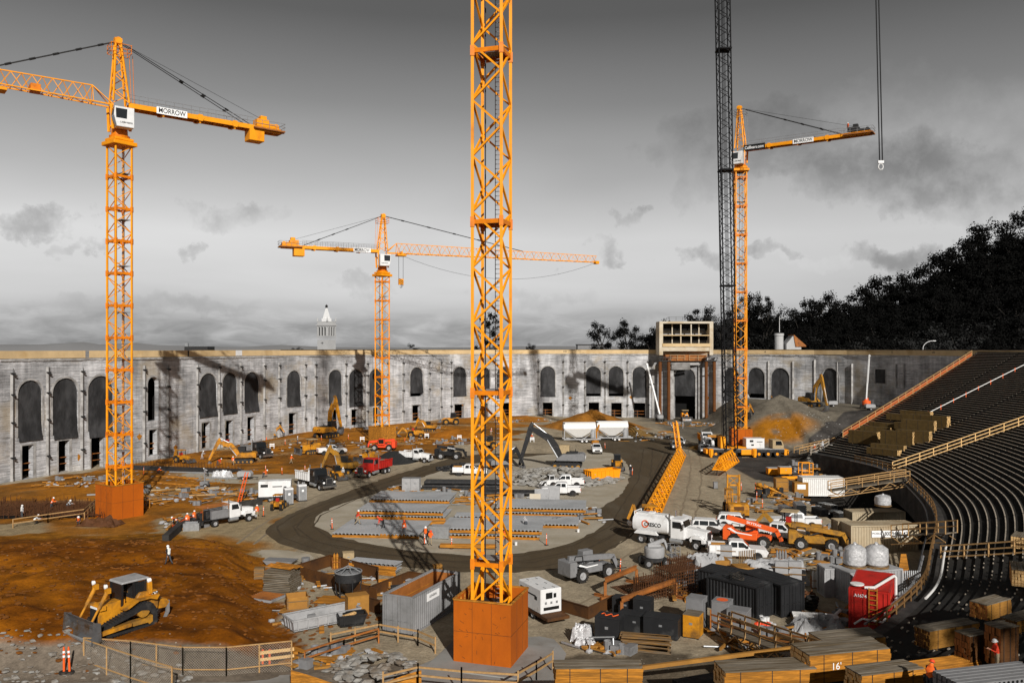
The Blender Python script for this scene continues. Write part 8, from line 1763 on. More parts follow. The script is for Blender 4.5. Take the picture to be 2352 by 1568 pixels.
for x, y, t_ in ((1826, 1352, 'grey plywood panel standing right of the long tarpaulin'), (1795, 1350, 'grey plywood panel standing under the long tarpaulin'), (1668, 1310, 'grey plywood panel standing behind the left crate')):
 o = root('form_board'); m = MB(); m.box(0, 0, 1.2, 1.1, .5, 2.4); m.build('board', 'light_grey', o); m = MB(); [m.bar((-.9, -.3, z), (.9, -.3, z), .08) for z in (.6, 1.3, 1.9)]; m.build('batten', 'timber', o); put(o, x, y, -14, t_, 'form board', 'standing form boards')
o = root('pallet_rack'); m = MB(); [m.bar((-.9 + i * .2, 0, .2), (-.9 + i * .2, 0, 2.0), .07) for i in range(10)]; m.build('slat', 'timber', o); put(o, 1716, 1312, 20, 'upright slatted timber pallet behind the crates', 'pallet')
o = root('cable_coil'); m = MB();
for k in range(7): c = [V((.55 * (1 + .1 * sin(k)) * cos(t), .5 * sin(t), .05 + .07 * k + .1 * sin(3 * t + k))) for t in [i * .35 for i in range(19)]]; m.path(c, .035, 5)
m.build('cable', 'rubber', o); put(o, 1690, 1340, 0, 'heap of cable coils on the left black container roof', 'cable coil', loc=P(1700, 1404) + V((-.3, 0, 2.62)))
o = root('tyre_stack'); m = MB(); [m.lathe([(.28, 0), (.5, .02), (.55, .12), (.5, .24), (.28, .26)], 16, (.05 * k, 0, .26 * k)) for k in range(4)]; m.build('tyre', 'rubber', o, smooth=True); put(o, 1862, 1400, 0, 'stack of black tyres right of the black containers', 'tyres')
o = root('pipe_pallet'); m = MB(); [m.tube((-1.8, y, .4), (1.6, y, .4), .13) for y in (-.5, -.15, .25)]; m.tube((1.4, .25, .4), (1.9, .45, .8), .12); m.build('white_pipe', 'pvc', o); m = MB(); m.bb(-1.9, -.8, .05, 1.9, .6, .25); m.build('pallet', 'timber', o); put(o, 1875, 1425, -12, 'fat white drain pipes lying left of the red container', 'drain pipes')
o = root('fuel_can_group'); m = MB(); [m.blob(-.4 + .2 * i, .1 * (i % 2), .3, .6, .5, .6, i, .2) for i in range(5)]; m.build('bundle', 'red_bright', o); put(o, 1752, 1445, 0, 'bright red and yellow bundle in front of the black container', 'bundle')
sheet_heap('netting_heap', 'brown netting and cable tangle behind the white gas cylinders', 1840, 1375, 2.6, 1.6, .5, 0, 'rebar', 8, 'netting'); sheet_heap('bag_heap', 'pile of grey bags and hoses below the red container', 1880, 1450, 4.2, 2.2, .5, -8, 'light_grey', 9, 'bags', amp=.8); sheet_heap('sand_bags', 'plastic wrapped sacks on a pallet left of the black cabinet', 1338, 1470, 1.6, 1.4, 1.0, -15, 'plastic_wrap', 12, 'sacks', amp=.35); sheet_heap('sand_bags', 'small wrapped sack pallet in front of the taller wrapped one', 1345, 1486, 1.6, 1.0, .45, -15, 'plastic_wrap', 13, 'sacks', amp=.25)
o = root('board_pile'); m = MB(); r_ = random.Random(9); [m.box(r_.uniform(-.15, .15), r_.uniform(-.5, .5), .08 + .085 * (i // 3), 3.4, .35, .07, r_.uniform(-.13, .13)) for i in range(36)]; m.build('board', 'timber', o); put(o, 1482, 1492, -14, 'untidy pile of brown scaffold boards in front of the black chests', 'board pile')
o = root('saw_horse'); m = MB(); m.bar((-.9, 0, 1.0), (.9, 0, 1.1), .08); [m.bar((x, y, 0), (x * .95, 0, 1.0), .06) for x in (-.85, .85) for y in (-.35, .35)]; m.build('frame', 'galv', o); put(o, 1382, 1500, -6, 'thin steel saw horse in front of the sprayed cabinet', 'saw horse')
# ---- piles
pile('rubble_heap', 'large pale broken concrete heap around the demolition excavator', 1285, 1098, 10.5, 10, 900, 'rubble', .75, hz=1.2); pile('debris_heap', 'pale timber and debris heap behind the white container', 1940, 1092, 6, 6, 420, 'rubble', .6, flat=.4, hz=.8); pile('rebar_heap', 'dark tangled scrap heap behind the utility pickup', 1060, 1078, 4.5, 3, 160, 'dark_metal', .7, hz=.8, cat='scrap pile')
pile('boulder_heap', 'pale broken boulders in the basin at the bottom of the picture', 855, 1535, 3.2, 2.6, 120, 'rock', .55, hz=.5, z=0); pile('boulder_heap', 'scattered pale rocks around the two orange posts', 110, 1538, 6.5, 2.2, 160, 'rock', .30, hz=.1, z=0); pile('boulder_heap', 'rocks beside the left end of the mesh fence', 340, 1560, 3, 1.2, 60, 'rock', .38, hz=.15, z=0)
o = tag(MB().lathe([(0, 1.5), (1.5, 1.25), (3.2, .5), (4.6, 0)], 24).build('asphalt_heap', 'asphalt_pile', None, smooth=True), 'smooth black asphalt heap behind the red dump truck', 'heap'); o.location = P(905, 1058); o.scale = (1.0, 1.3, 1.3)
pile('debris_scatter', 'white scraps scattered over the dark earth bank beside the netted stair', 1880, 1000, 11, 14, 170, 'pvc', .24, hz=0, flat=.3, cat='debris'); pile('debris_scatter', 'white scraps along the upper part of the dark bank', 2050, 915, 9, 9, 80, 'pvc', .26, hz=0, flat=.3, cat='debris')
pile('board_scatter', 'loose timbers and steel strewn around the left crane box', 400, 1112, 12, 9, 150, 'ply_tan', .45, hz=0, flat=.25, cat='debris'); pile('board_scatter', 'grey metal scraps strewn right of the left crane box', 430, 1090, 12, 10, 110, 'galv', .35, hz=0, flat=.25, cat='debris')
for i, (x0, y0, x1, y1, mt) in enumerate(((340, 1108, 470, 1118, 'timber_orange'), (330, 1128, 520, 1122, 'sand_tan'), (360, 1095, 455, 1100, 'timber_orange'), (420, 1140, 545, 1135, 'rail_wood'), (390, 1085, 500, 1088, 'galv'), (200, 1138, 330, 1133, 'galv'), (470, 1098, 560, 1100, 'galv'), (300, 1150, 400, 1142, 'timber'))):
 o = root('loose_beam'); a, b = P(x0, y0), P(x1, y1); o.location = a; m = MB(); m.bar(V((0, 0, .15)), b - a + V((0, 0, .15)), .3, .2); m.build('beam', mt, o); tag(o, ['thick orange beam on the dirt right of the left crane box, uppermost left', 'pale beam lying under the towed lamp mast', 'orange beam nearest the wall right of the left crane', 'brown beam lying behind the trench', 'silver strip lying parallel to the far wall', 'silver pipes behind the dark rebar mat', 'silver strip leading to the compressor', 'brown beam in front of the orange access stair'][i], 'beam', 'loose beams around the left crane')
def litter(label, x, y, rx, ry, n, seed, mts=('ply_tan', 'galv', 'grey_paint', 'timber_orange', 'tarp'), sc=1.0, z=None):
 o = root('material_litter'); r = random.Random(seed); c = G(x, y) if z is None else P(x, y, z); o.location = c
 for mt, nm in zip(mts, ('board', 'pipe', 'drum', 'plank', 'sack')):
  m = MB()
  for _ in range(n if nm != 'drum' else n // 3):
   X, Y = r.uniform(-rx, rx), r.uniform(-ry, ry); h = height(c.x + X, c.y + Y) - c.z; a = r.random() * 3.14
   if nm in ('board', 'plank'): m.box(X, Y, h + .08 + r.random() * .25, r.uniform(.8, 3.2) * sc, r.uniform(.12, .5) * sc, r.uniform(.06, .2), a, r.uniform(-.06, .06))
   elif nm == 'pipe': m.tube((X, Y, h + .12), (X + cos(a) * 2 * sc, Y + sin(a) * 2 * sc, h + .14), r.uniform(.04, .1), n=6)
   elif nm == 'drum': m.lathe([(0, 0), (.28, 0), (.28, r.uniform(.3, .9)), (0, .5)], 8, (X, Y, h)); m.box(X + .6, Y, h + .3, r.uniform(.4, 1.2), .6, .6, a)
   else: m.blob(X, Y, h + .15, .7 * sc, .5 * sc, .35, _, .25)
  m.build(nm, mt, o, kind='stuff')
 return tag(o, label, 'site materials')
for k, a in enumerate((('boards and small materials strewn between the mixing silos and the mobile crane', 1480, 1000, 8, 12, 16), ('loose timber and pipes around the left crane stair', 390, 1140, 8, 7, 30), ('scraps and small gear behind the left form panels', 1000, 1125, 7, 3, 14),
('gear and offcuts around the pipe stack by the centre mast', 1150, 1150, 6, 4, 16), ('small materials at the right end of the form panels', 1320, 1185, 3.5, 5, 12), ('tools and offcuts inside the largest rusty plate form', 775, 1335, 3.4, 2.6, 7), ('offcuts lying inside the form behind the grey container', 930, 1358, 2, 2, 5),
('boards and rubbish between the silver skip and the mound', 690, 1420, 2.4, 2.4, 8), ('timber and hardware between the rebar cages and black containers', 1600, 1362, 2.5, 3, 10), ('tools and scraps behind the tall grey lockers', 1740, 1470, 3, 2, 10), ('wood and steel litter around the crates and long tarpaulin', 1730, 1330, 4, 2.5, 14),
('bits of timber, hoses and crates between the backhoe and the tan containers', 1880, 1290, 4, 4, 18), ('parts and packaging behind the white container', 1900, 1100, 6, 5, 26), ('bundles and boards beside the yellow crane cage', 1840, 1150, 4, 3, 14), ('tubes and boards right of the white pickup', 1905, 1222, 3, 3, 12),
('scrap and boards along the bottom between the fence and the basin', 760, 1520, 3.2, 1.5, 10), ('loose boards beside the wrapped sacks', 1400, 1500, 2.2, 1, 6), ('boards and pipes in the dirt below the middle crane', 780, 1025, 12, 7, 18), ('small gear right of the middle crane box', 985, 1015, 9, 6, 18), ('scattered formwork between the middle crane and the wall', 900, 985, 14, 8, 12),
('materials strewn along the foot of the far wall', 1250, 968, 16, 6, 14), ('gear at the foot of the gate piers', 1580, 975, 8, 6, 14), ('boards and litter in front of the left wall doorways', 200, 1108, 6, 5, 16), ('odds and ends beside the service truck', 440, 1200, 3.5, 4, 8), ('small items around the white generator by the toilets', 590, 1140, 3, 4, 8),
('bits of timber around the red container', 1940, 1425, 2.5, 3, 12), ('cable, cans and timber at the hose coil', 1770, 1165, 3, 4, 8))):
 litter(*a, seed=k * 5 + 1, sc=.8 if a[2] > 1200 else 1.0)
mat('clod', (.16, .055, .006), .95, var=.5, sc=.3)
# dark, slab, trench kerb
o = root('rebar_field'); m = MB(); c = P(150, 1172); r_ = random.Random(3); FX = lambda x, y: (x + 1.2 * nz(x, y, .2), y + 1.2 * nz(y, x, .2, 4))
for i in range(60): x = -13 + i * .36; a = r_.uniform(-6, -4.5); b = r_.uniform(3.5, 5.5); m.bar((x, a, .35 + r_.random() * .1), (x, b, .35), .04)
for j in range(28): y = -5 + j * .36; m.bar((r_.uniform(-13, -11), y, .4), (r_.uniform(7, 9.5), y, .4), .04)
for i in range(420): x, y = r_.uniform(-13, 9), r_.uniform(-6, 5.5); m.bar((x, y, 0), (x + r_.uniform(-.2, .2), y, r_.uniform(.5, 1.3)), .045)
m.build('bars', 'rebar', o); m = MB(); vs = [(*FX(9.5 * 1.15 * cos(t) * (1 + .08 * sin(5 * t)) - 2, 5.2 * sin(t) * (1 + .1 * cos(7 * t))), .03) for t in [k * .2 for k in range(31)]]; m.add(vs, [tuple(range(31))]); m.build('dark_membrane', 'void', o); o.location = c; tag(o, 'wide dark mat of foundation rebar left of the left crane box', 'rebar mat')
pile('earth_clods', 'rough clods of earth over the brown mound by the bulldozer', 330, 1330, 21, 15, 1300, 'clod', .30, hz=0, cat='earth clods'); pile('earth_clods', 'clods and stones in the orange dirt below the far wall', 700, 1035, 34, 18, 700, 'clod', .34, hz=0, cat='earth clods')
o = root('dark_trench_mat'); MB().bb(-11, -2.2, .01, 11, 2.2, .12).build('membrane', 'dark_metal', o); m = MB(); [m.bar((-11 + i * .6, 2.0, 0), (-11 + i * .6, 2.0, 1.2), .05) for i in range(37)]; m.build('starter_bars', 'rebar', o); put(o, 415, 1078, -12, 'dark waterproof strip with starter bars below the left wall', 'membrane')
sheet('pale_slab', [(415, 1092), (470, 1083), (560, 1090), (640, 1088), (690, 1092), (650, 1104), (560, 1110), (480, 1106)], 'island_sand', .018, .4, seed=12)
o = root('trench_kerb'); m = MB(); pts = [P(380, 1245), P(425, 1206), P(470, 1188), P(540, 1168), P(600, 1158)]
for a, b in zip(pts, pts[1:]): m.bar(a - pts[0] + V((0, 0, .35)), b - pts[0] + V((0, 0, .35)), .7, .9)
m.build('kerb', 'debris_soil', o); o.location = pts[0]; tag(o, 'rough grey trench edge running from the left crane towards the toilets', 'kerb')
sheet_heap('wrapped_bundle', 'shiny foil wrapped bundle on the pale slab', 510, 1096, 3.4, 1.6, .9, 0, 'plastic_wrap', 3, 'bundle', amp=.5)
guard_rail('timber guard rail left of the left crane box', [P(195, 1192), P(262, 1178), P(340, 1160)] and [P(194, 1196), P(222, 1172)], mt='rail_wood', step=1.5)
o = tag(guard_rail('long timber guard rail between the rebar mat and the left crane box', [P(30, 1212), P(110, 1200), P(194, 1188), P(218, 1166)], mt='rail_wood', step=2.2), None)
o = root('tool_crate'); m = MB(); crate_shell(m, .9, .6, .9, .06); m.build('bin', 'galv', o); put(o, 441, 1218, 10, 'grey mesh tool bin in front of two orange vested workers', 'bin')
sheet_heap('brush_heap', 'heap of dark brush and wire in front of the left crane box', 232, 1205, 5, 2.6, .5, -8, 'rebar', 22, 'scrap pile', amp=.9)
o = root('light_tower'); m = MB(); m.bar((0, 0, .5), (0, 0, 3.0), .15); m.box(0, 0, .7, 1.2, .8, .6); m.bar((0, 0, .5), (-1.2, 0, .2), .1); m.build('body', 'grey_paint', o); [wheel(o, .3, sy * .5, .35, .2) for sy in (-1, 1)]; put(o, 470, 1120, 0, 'small grey towed machine with mast right of the left crane', 'lamp trailer')
o = root('step_ladder'); m = MB(); [m.bar((x, 0, 0), (x, 1.6, 4.2), .09) for x in (-.25, .25)]; [m.bar((-.25, 1.6 * k / 12, 4.2 * k / 12), (.25, 1.6 * k / 12, 4.2 * k / 12), .06) for k in range(1, 12)]; m.build('rails', 'orange_red', o); put(o, 548, 1158, -25, 'orange ladder leaning out of the trench', 'ladder')
for x, y, t_ in ((745, 1003, 'white barricade'),): pass
def barricade(x, y, t_):
 o = root('barricade'); m = MB(); [m.bar((x_, y_, 0), (x_, 0, 1.1), .06) for x_ in (-.4, .4) for y_ in (-.3, .3)]; m.build('leg', 'white_paint', o); m = MB(); [m.bb(-.5, -.2 + .02, z, .5, -.16, z + .2) for z in (.5, .85)]; m.build('board', 'sign_white', o); put(o, x, y, 10, t_, 'barricade', 'white folding barricades')
for a in ((832, 1014, 'white folding barricade left of the middle crane box'), (1055, 1010, 'white folding barricade in the dirt left of the centre mast'), (1090, 1012, 'white folding barricade right next to the centre mast'), (980, 1006, 'white folding barricade behind the white dump truck'), (625, 1030, 'white barricades above the silver bed dump truck'), (1222, 1015, 'white folding barricade left of the silos')): barricade(*a)
# ---- delineators and cones
dl = delineator(); first = True
for x, y, t_ in ((147, 1548, 'tall orange post with white bands at bottom left, left one of the pair'), (160, 1546, 'tall orange post with white bands at bottom left, right one of the pair'), (763, 1215, 'orange post at the left tip of the sand island'), (1255, 1222 + 30, 'orange post at the front right of the sand island'), (1037, 1262, 'orange post in front of the centre mast foot, left'), (975, 1250, 'orange post beside the crouching workers'), (1452, 1092, 'orange post by the man in dark clothes'), (1424, 1350 - 35, 'orange post right of the grey telehandler'), (1520, 1142, 'orange post beside the long jib section, lower'), (1538, 1108, 'orange post beside the long jib section, upper'), (1703, 1127, 'orange post left of the plywood boxes'), (1738, 1150, 'orange post at the hose coil'), (1751, 1168, 'orange post right of the hose coil'), (1735, 1128, 'orange post behind the hose coil'), (2093, 1142, 'orange post at the head of the timber ramp'), (700, 1085, 'orange post at the left of the pale slab'), (648, 1090, 'orange post behind the compressor'), (610, 1085, 'orange post in line with the compressor'), (738, 1012, 'orange post left of the big raised boom excavator'), (800, 1010, 'orange post right of the big raised boom excavator'), (605, 1186, 'orange post at the service truck cab'), (478, 1182, 'orange post at the trench line'), (1690, 1172, 'orange post behind the suvs'), (2035, 1160, 'orange post on the lowest seating row'), (2060, 1190, 'orange post at the kerb walkway'), (560, 1035, 'orange post behind the silver bed dump truck'), (655, 1022, 'orange post behind the mini excavator'), (900, 1008, 'orange post left of the backhoe near the middle crane'), (1100, 985, 'orange post on the small dirt heap behind the centre mast'), (330, 1090, 'orange post in the dirt behind the left crane box'), (1240, 1000, 'orange post left of the mixing silos'), (1390, 1030, 'orange post beside the front facing pickup')):
 o = dl if first else copy_tree(dl); first = False; o.location = G(x, y); o.rotation_euler = (radians(rnd.uniform(-4, 4)), radians(rnd.uniform(-4, 4)), 0); tag(o, t_, 'delineator post', 'orange delineator posts')
 o.scale = (1.35, 1.35, 1.45) if y > 1540 else (1, 1, 1.1)
cn = cone_()
for i, (x, y, t_) in enumerate(((395, 1232, 'orange cone at the left end of the trench netting'), (612, 1010, 'orange cone near the mini excavator'), (1375, 1296, 'orange cone behind the grey telehandler'), (930, 1012, 'orange cone right of the middle crane'), (265, 1150, 'orange cone left of the left crane box'))):
 o = cn if i == 0 else copy_tree(cn); o.location = G(x, y); tag(o, t_, 'traffic cone', 'orange traffic cones')
# ---- foreground fences, rails
mesh_fence('curved wire mesh fence with brown rails at the bottom left, rear run', [P(192, 1532) , P(300, 1540), P(420, 1556), P(520, 1556), P(670, 1540)], 2.0)
mesh_fence('wire mesh fence with brown rails at the bottom left, front run', [P(193, 1536), P(300, 1575), P(395, 1606)], 2.0)
sheet('kerb_slab', [(190, 1545), (300, 1560), (420, 1566), (560, 1562), (680, 1548), (800, 1620), (100, 1640)], 'concrete_pad', .014, .1, seed=2)
guard_rail('timber guard rail across the bottom centre in front of the orange box', [P(880, 1590, .6), P(960, 1570, .6), P(1060, 1580, .6), P(1190, 1588, .6)], 1.3, 'rail_wood')
guard_rail('timber guard rail along the right side of the crane foundation', [P(1190, 1585, .6), P(1232, 1560, .4), P(1270, 1535, .2)], 1.2, 'rail_wood')
guard_rail('sagging timber rail around the basin left of the grey container', [P(760, 1490), P(870, 1466), P(960, 1482), P(1000, 1500)], 1.2, 'rail_wood', step=1.6)
guard_rail('low timber rail beside the boulder basin', [P(700, 1530), P(790, 1500), P(870, 1476)], 1.0, 'rust_beam', step=1.8)
o = root('crane_foundation'); m = MB(); c0 = V((-1.4, 57.85, 0)); m.box(0, -.6, .02, 7.4, 6.2, .12, -.3); m.build('slab', 'concrete_pad', o); o.location = c0; tag(o, 'pale concrete foundation slab under the big orange box', 'foundation')
sheet('near_apron', [(940, 1545), (1040, 1500), (1240, 1460), (1300, 1500), (1280, 1545), (1250, 1620), (900, 1640)], 'concrete_pad', .008, .1, seed=4)
o = root('traffic_barrier'); m = MB(); m.bar((-1.1, 0, 1.0), (1.1, .2, 1.15), .06, .22); m.bar((-1.1, 0, .55), (1.1, .2, .7), .06, .2); m.build('board', 'timber_light', o); m = MB(); [m.bar((x, .1, 0), (x, .1, 1.2), .12) for x in (-.95, -.5)]; m.build('post', 'orange_red', o); put(o, 636, 1532, 4, 'orange and white striped barrier at the end of the mesh fence', 'barrier', z=0)
o = root('orange_netting'); n_ = 16; vs = []
for i in range(n_ + 1):
 t = i / n_; p = P(668 + 300 * t, 1585 + 12 * sin(t * 3), 0); vs += [(p.x, p.y, 0), (p.x, p.y, 1.3 - .7 * sin(t * pi) + .1 * sin(9 * t))]
MB().add(vs, [(2 * i, 2 * i + 2, 2 * i + 3, 2 * i + 1) for i in range(n_)]).build('netting', 'timber_orange', o); tag(o, 'sagging orange safety netting along the bottom edge', 'netting')
o = root('trench_netting'); vs = []
for i in range(n_ + 1):
 t = i / n_; p = P(395 + 95 * t, 1222 - 42 * t, 0); vs += [(p.x, p.y, .1), (p.x, p.y, .9 - .15 * sin(t * 14))]
MB().add(vs, [(2 * i, 2 * i + 2, 2 * i + 3, 2 * i + 1) for i in range(n_)]).build('netting', 'orange_red', o); tag(o, 'thin orange netting strung along the trench by the vested workers', 'netting')
# timber bridge over the pit, ramps
def ramp(name, label, a, b, wv=1.5, truss_=True):
 o = root(name); o.location = a; d = V(b) - V(a); s_ = V((-d.y, d.x, 0)).normalized() * wv / 2; m = MB(); L_ = d.length; n = int(L_ / .3)
 m.add([-s_, s_, d + s_, d - s_, -s_ - V((0, 0, .12)), s_ - V((0, 0, .12)), d + s_ - V((0, 0, .12)), d - s_ - V((0, 0, .12))], [(0, 1, 2, 3), (7, 6, 5, 4), (0, 4, 5, 1), (1, 5, 6, 2), (2, 6, 7, 3), (3, 7, 4, 0)]); m.build('deck', 'timber_top', o)
 for sg in (-1, 1):
  for z in (.55, 1.1): MB().bar(s_ * sg + V((0, 0, z)), d + s_ * sg + V((0, 0, z)), .07, .12).build('rail', 'rail_wood', o)
  k = max(2, int(L_ / 1.8))
  for i in range(k + 1): q = d * i / k + s_ * sg; MB().bar(q - V((0, 0, .1)), q + V((0, 0, 1.15)), .1).build('post', 'rail_wood', o)
 if truss_:
  m = MB(); k = int(L_ / 1.2)
  for sg in (-1, 1):
   m.bar(s_ * sg - V((0, 0, .9)), d + s_ * sg - V((0, 0, .9)), .1)
   for i in range(k): q0, q1 = d * i / k + s_ * sg, d * (i + 1) / k + s_ * sg; m.bar(q0 - V((0, 0, .9 if i % 2 else .1)), q1 - V((0, 0, .1 if i % 2 else .9)), .08)
  m.build('under_truss', 'rail_wood', o)
 return tag(o, label, 'walkway', 'timber walkways')
ramp('timber_walkway', 'long timber footbridge crossing the dark pit from the white container', P(1905, 1125, 2.2), P(2085, 1098, 4.0), 1.6)
ramp('timber_walkway', 'timber footbridge beside the right end of the tan containers', P(2060, 1228, 2.0), P(2185, 1222, 3.6), 1.6)
ramp('timber_walkway', 'timber ramp at the foot of the netted stair', P(1830, 1040, 1.2), P(1925, 1018, 2.6), 1.5, False)
ramp('timber_walkway', 'long scaffold board walkway over the trench at lower right', P(1665, 1440, .9), P(1880, 1520, 2.6), 1.1)
# near rails left of the timber
guard_rail('crooked timber rail in front of the tall grey lockers', [P(1632, 1442, .4), P(1700, 1464, .5), P(1780, 1486, .6), P(1850, 1500, .8)], 1.4, 'rust_beam', step=1.6)
o = root('waler_beam'); a, b = P(1380, 1545, 2.0), P(1890, 1478, 3.5); o.location = a; MB().bar(V((0, 0, 0)), b - a, .2, .22).build('beam', 'ply_tan', o); tag(o, 'long single orange brown beam slanting across the lower right', 'beam')
# ---- timber packs near bottom right, resting on the seating rows
def pack_at(label, x, y, dz, L, W, h, head, mt='timber', end='timber_light', nx=6, nz_=5, mark=None):
 o = timber_pack(L, W, h, 'timber_orange' if mt == 'timber_top' else mt, end, 'timber_top', int(x), nx, nz_); put(o, x, y, head, label, 'timber pack', 'sawn timber packs', loc=B(x, y) + V((0, 0, dz)))
 if mark: text(mark, .5, (-L * .18, -W / 2 - .02, .1 + h * .55), (1, 0, 0), o, 'sign_white', 'chalk_mark')
 return o
pack_at('wide pale topped timber pack with chalked 16 at the bottom right', 1930, 1562, .3, 5.0, 1.9, 1.5, 13, 'timber_orange', mark="16'", nx=5, nz_=6)
pack_at('timber pack chalked 8 behind the one marked 16', 1945, 1520, .3, 4.2, 1.8, 1.3, 13, 'ply_tan', mark="8'", nx=5, nz_=4)
pack_at('bright orange timber pack at the bottom edge left of the vested worker', 2030, 1592, .2, 3.6, 1.3, 1.0, 15, 'timber_orange')
pack_at('flat grey topped timber pack at the bottom edge under the trench walkway', 1755, 1590, .3, 5.0, 1.7, 1.1, 6, 'timber_top')
pack_at('small timber pack at the bottom edge right of the orange box', 1372, 1590, .5, 4.6, 1.2, .9, 1, 'timber_orange')
pack_at('dark orange timber pack high on the right, above the striped gap', 2275, 1422, .2, 2.8, 1.2, 1.0, 30, 'ply_tan', 'rust_beam')
pack_at('long timber pack on the dark rows behind the man in the red shirt', 2175, 1486, .2, 4.2, 1.1, 1.1, 22, 'ply_tan', 'rust_plate')
pack_at('upright ended timber pack left of the man in the red shirt', 2232, 1532, .1, 1.4, 1.0, 1.7, 20, 'rust_plate', 'rust_beam')
pack_at('timber pack standing directly behind the man in the red shirt', 2300, 1530, .1, 1.3, 1.0, 2.0, 20, 'rust_plate', 'rust_beam')
pack_at('pale timber pack cut by the right edge of the picture', 2342, 1345, .2, 2.8, 1.2, 1.2, 62, 'timber_orange')
pack_at('grey pack with dark sides at the right picture edge', 2345, 1262, .2, 2.2, 1.2, 1.0, 50, 'timber_dark')
pack_at('timber pack at the right edge behind the long one', 2350, 1450, .2, 3.2, 1.0, .7, 30, 'ply_tan', 'rust_plate')
o = root('pole_bundle'); m = MB()
for j in range(3):
 for i in range(8): m.tube((-2.6, -.45 + i * .12 + j * .05, .1 + j * .11), (2.6, -.45 + i * .12 + j * .05, .1 + j * .11), .055, n=8)
m.build('poles', 'timber_orange', o); put(o, 2150, 1556, 17, 'bundle of yellow poles held by the crouched vested worker', 'pole bundle', loc=B(2150, 1556) + V((0, 0, .5)))
o = root('joist_stack'); m = MB(); [m.bb(-2.4, -.9 + i * .3, .1 + j * .3, 2.4, -.68 + i * .3, .36 + j * .3) for i in range(6) for j in range(3)]; m.build('joists', 'grey_paint', o); m = MB()
for j in range(3):
 for i in range(20): m.tube((-2.3 + i * .24, -.905, .23 + j * .3), (-2.3 + i * .24, -.895, .23 + j * .3), .075, n=8)
m.build('web_hole', 'void', o); put(o, 2190, 1600, 14, 'dark grey stack of perforated joists behind the vested worker', 'joist stack', loc=B(2275, 1596) + V((0, 0, .1)))
# piles on the upper seating rows
gi = 0
WH_ = ('lowest left pile', 'pile second from the left at the bottom', 'double height pile at the lower right', 'pile with scattered white ends', 'small pile on the row above the lowest', 'pile at the middle left', 'long pile across the middle', 'pile in the centre', 'topmost wide pile', 'uppermost pile beside the white pipe', 'right hand tall pile', 'rightmost pile with orange ends', 'pile between the two tall ones', 'outlying pile nearest the kerb')
for (x, y, h) in ((1985, 1022, 2.4), (2040, 1038, 1.1), (2062, 1026, 2.6), (2098, 1020, 2.2), (2012, 996, 1.1), (2032, 985, 1.0), (2062, 990, 1.1), (2092, 990, 1.3), (2072, 968, 1.2), (2105, 962, 1.3), (2110, 998, 2.4), (2142, 985, 2.2), (2125, 972, 1.3), (2030, 1048, 1.1)):
 o = timber_pack(5.2, 1.1, h * .9, 'timber_dark', 'timber_light', None, gi, 6, max(3, int(h * 4))); o.location = B(x, y) + V((0, 0, .15)); o.rotation_euler = (0, 0, radians(-52 + rnd.uniform(-5, 5))); tag(o, 'timber pile on the upper seating rows, ' + WH_[gi], 'timber pack', 'timber piles on the seating rows'); gi += 1
# white drain pipes curving round the foot of the seating
o = root('curved_pipe'); m = MB(); m.path([SP(t / 10, .02) + V((-.6, 0, .3)) for t in range(48, 62)], .10, 8); m.build('pipe', 'pvc', o); tag(o, 'white drain pipe curving round the kerb behind the red container', 'pipe')
o = root('curved_pipe'); m = MB(); m.path([SP(t / 10, .0) + V((-1.8, 0, -.6)) for t in range(48, 60)], .12, 8); m.build('pipe', 'grey_paint', o); tag(o, 'grey hose curving inside the kerb next to the red container', 'pipe')
o = root('stacked_frames'); m = MB(); [m.bar((-.8 + i * .18, 0, 0), (-.8 + i * .18, .4, 2.2), .09) for i in range(9)]; m.build('frame', 'galv', o); put(o, 2100, 1372, 0, 'silver scaffold frames leaning behind the red container', 'scaffold frames')
o = root('tool_bundle'); m = MB(); [m.bar((-.6 + i * .16, 0, 0), (-.1 + i * .05, .2, 2.8), .07) for i in range(9)]; m.build('pole', 'timber_orange', o); put(o, 2075, 1345, 0, 'orange poles leaning at the end of the tan container', 'pole bundle')
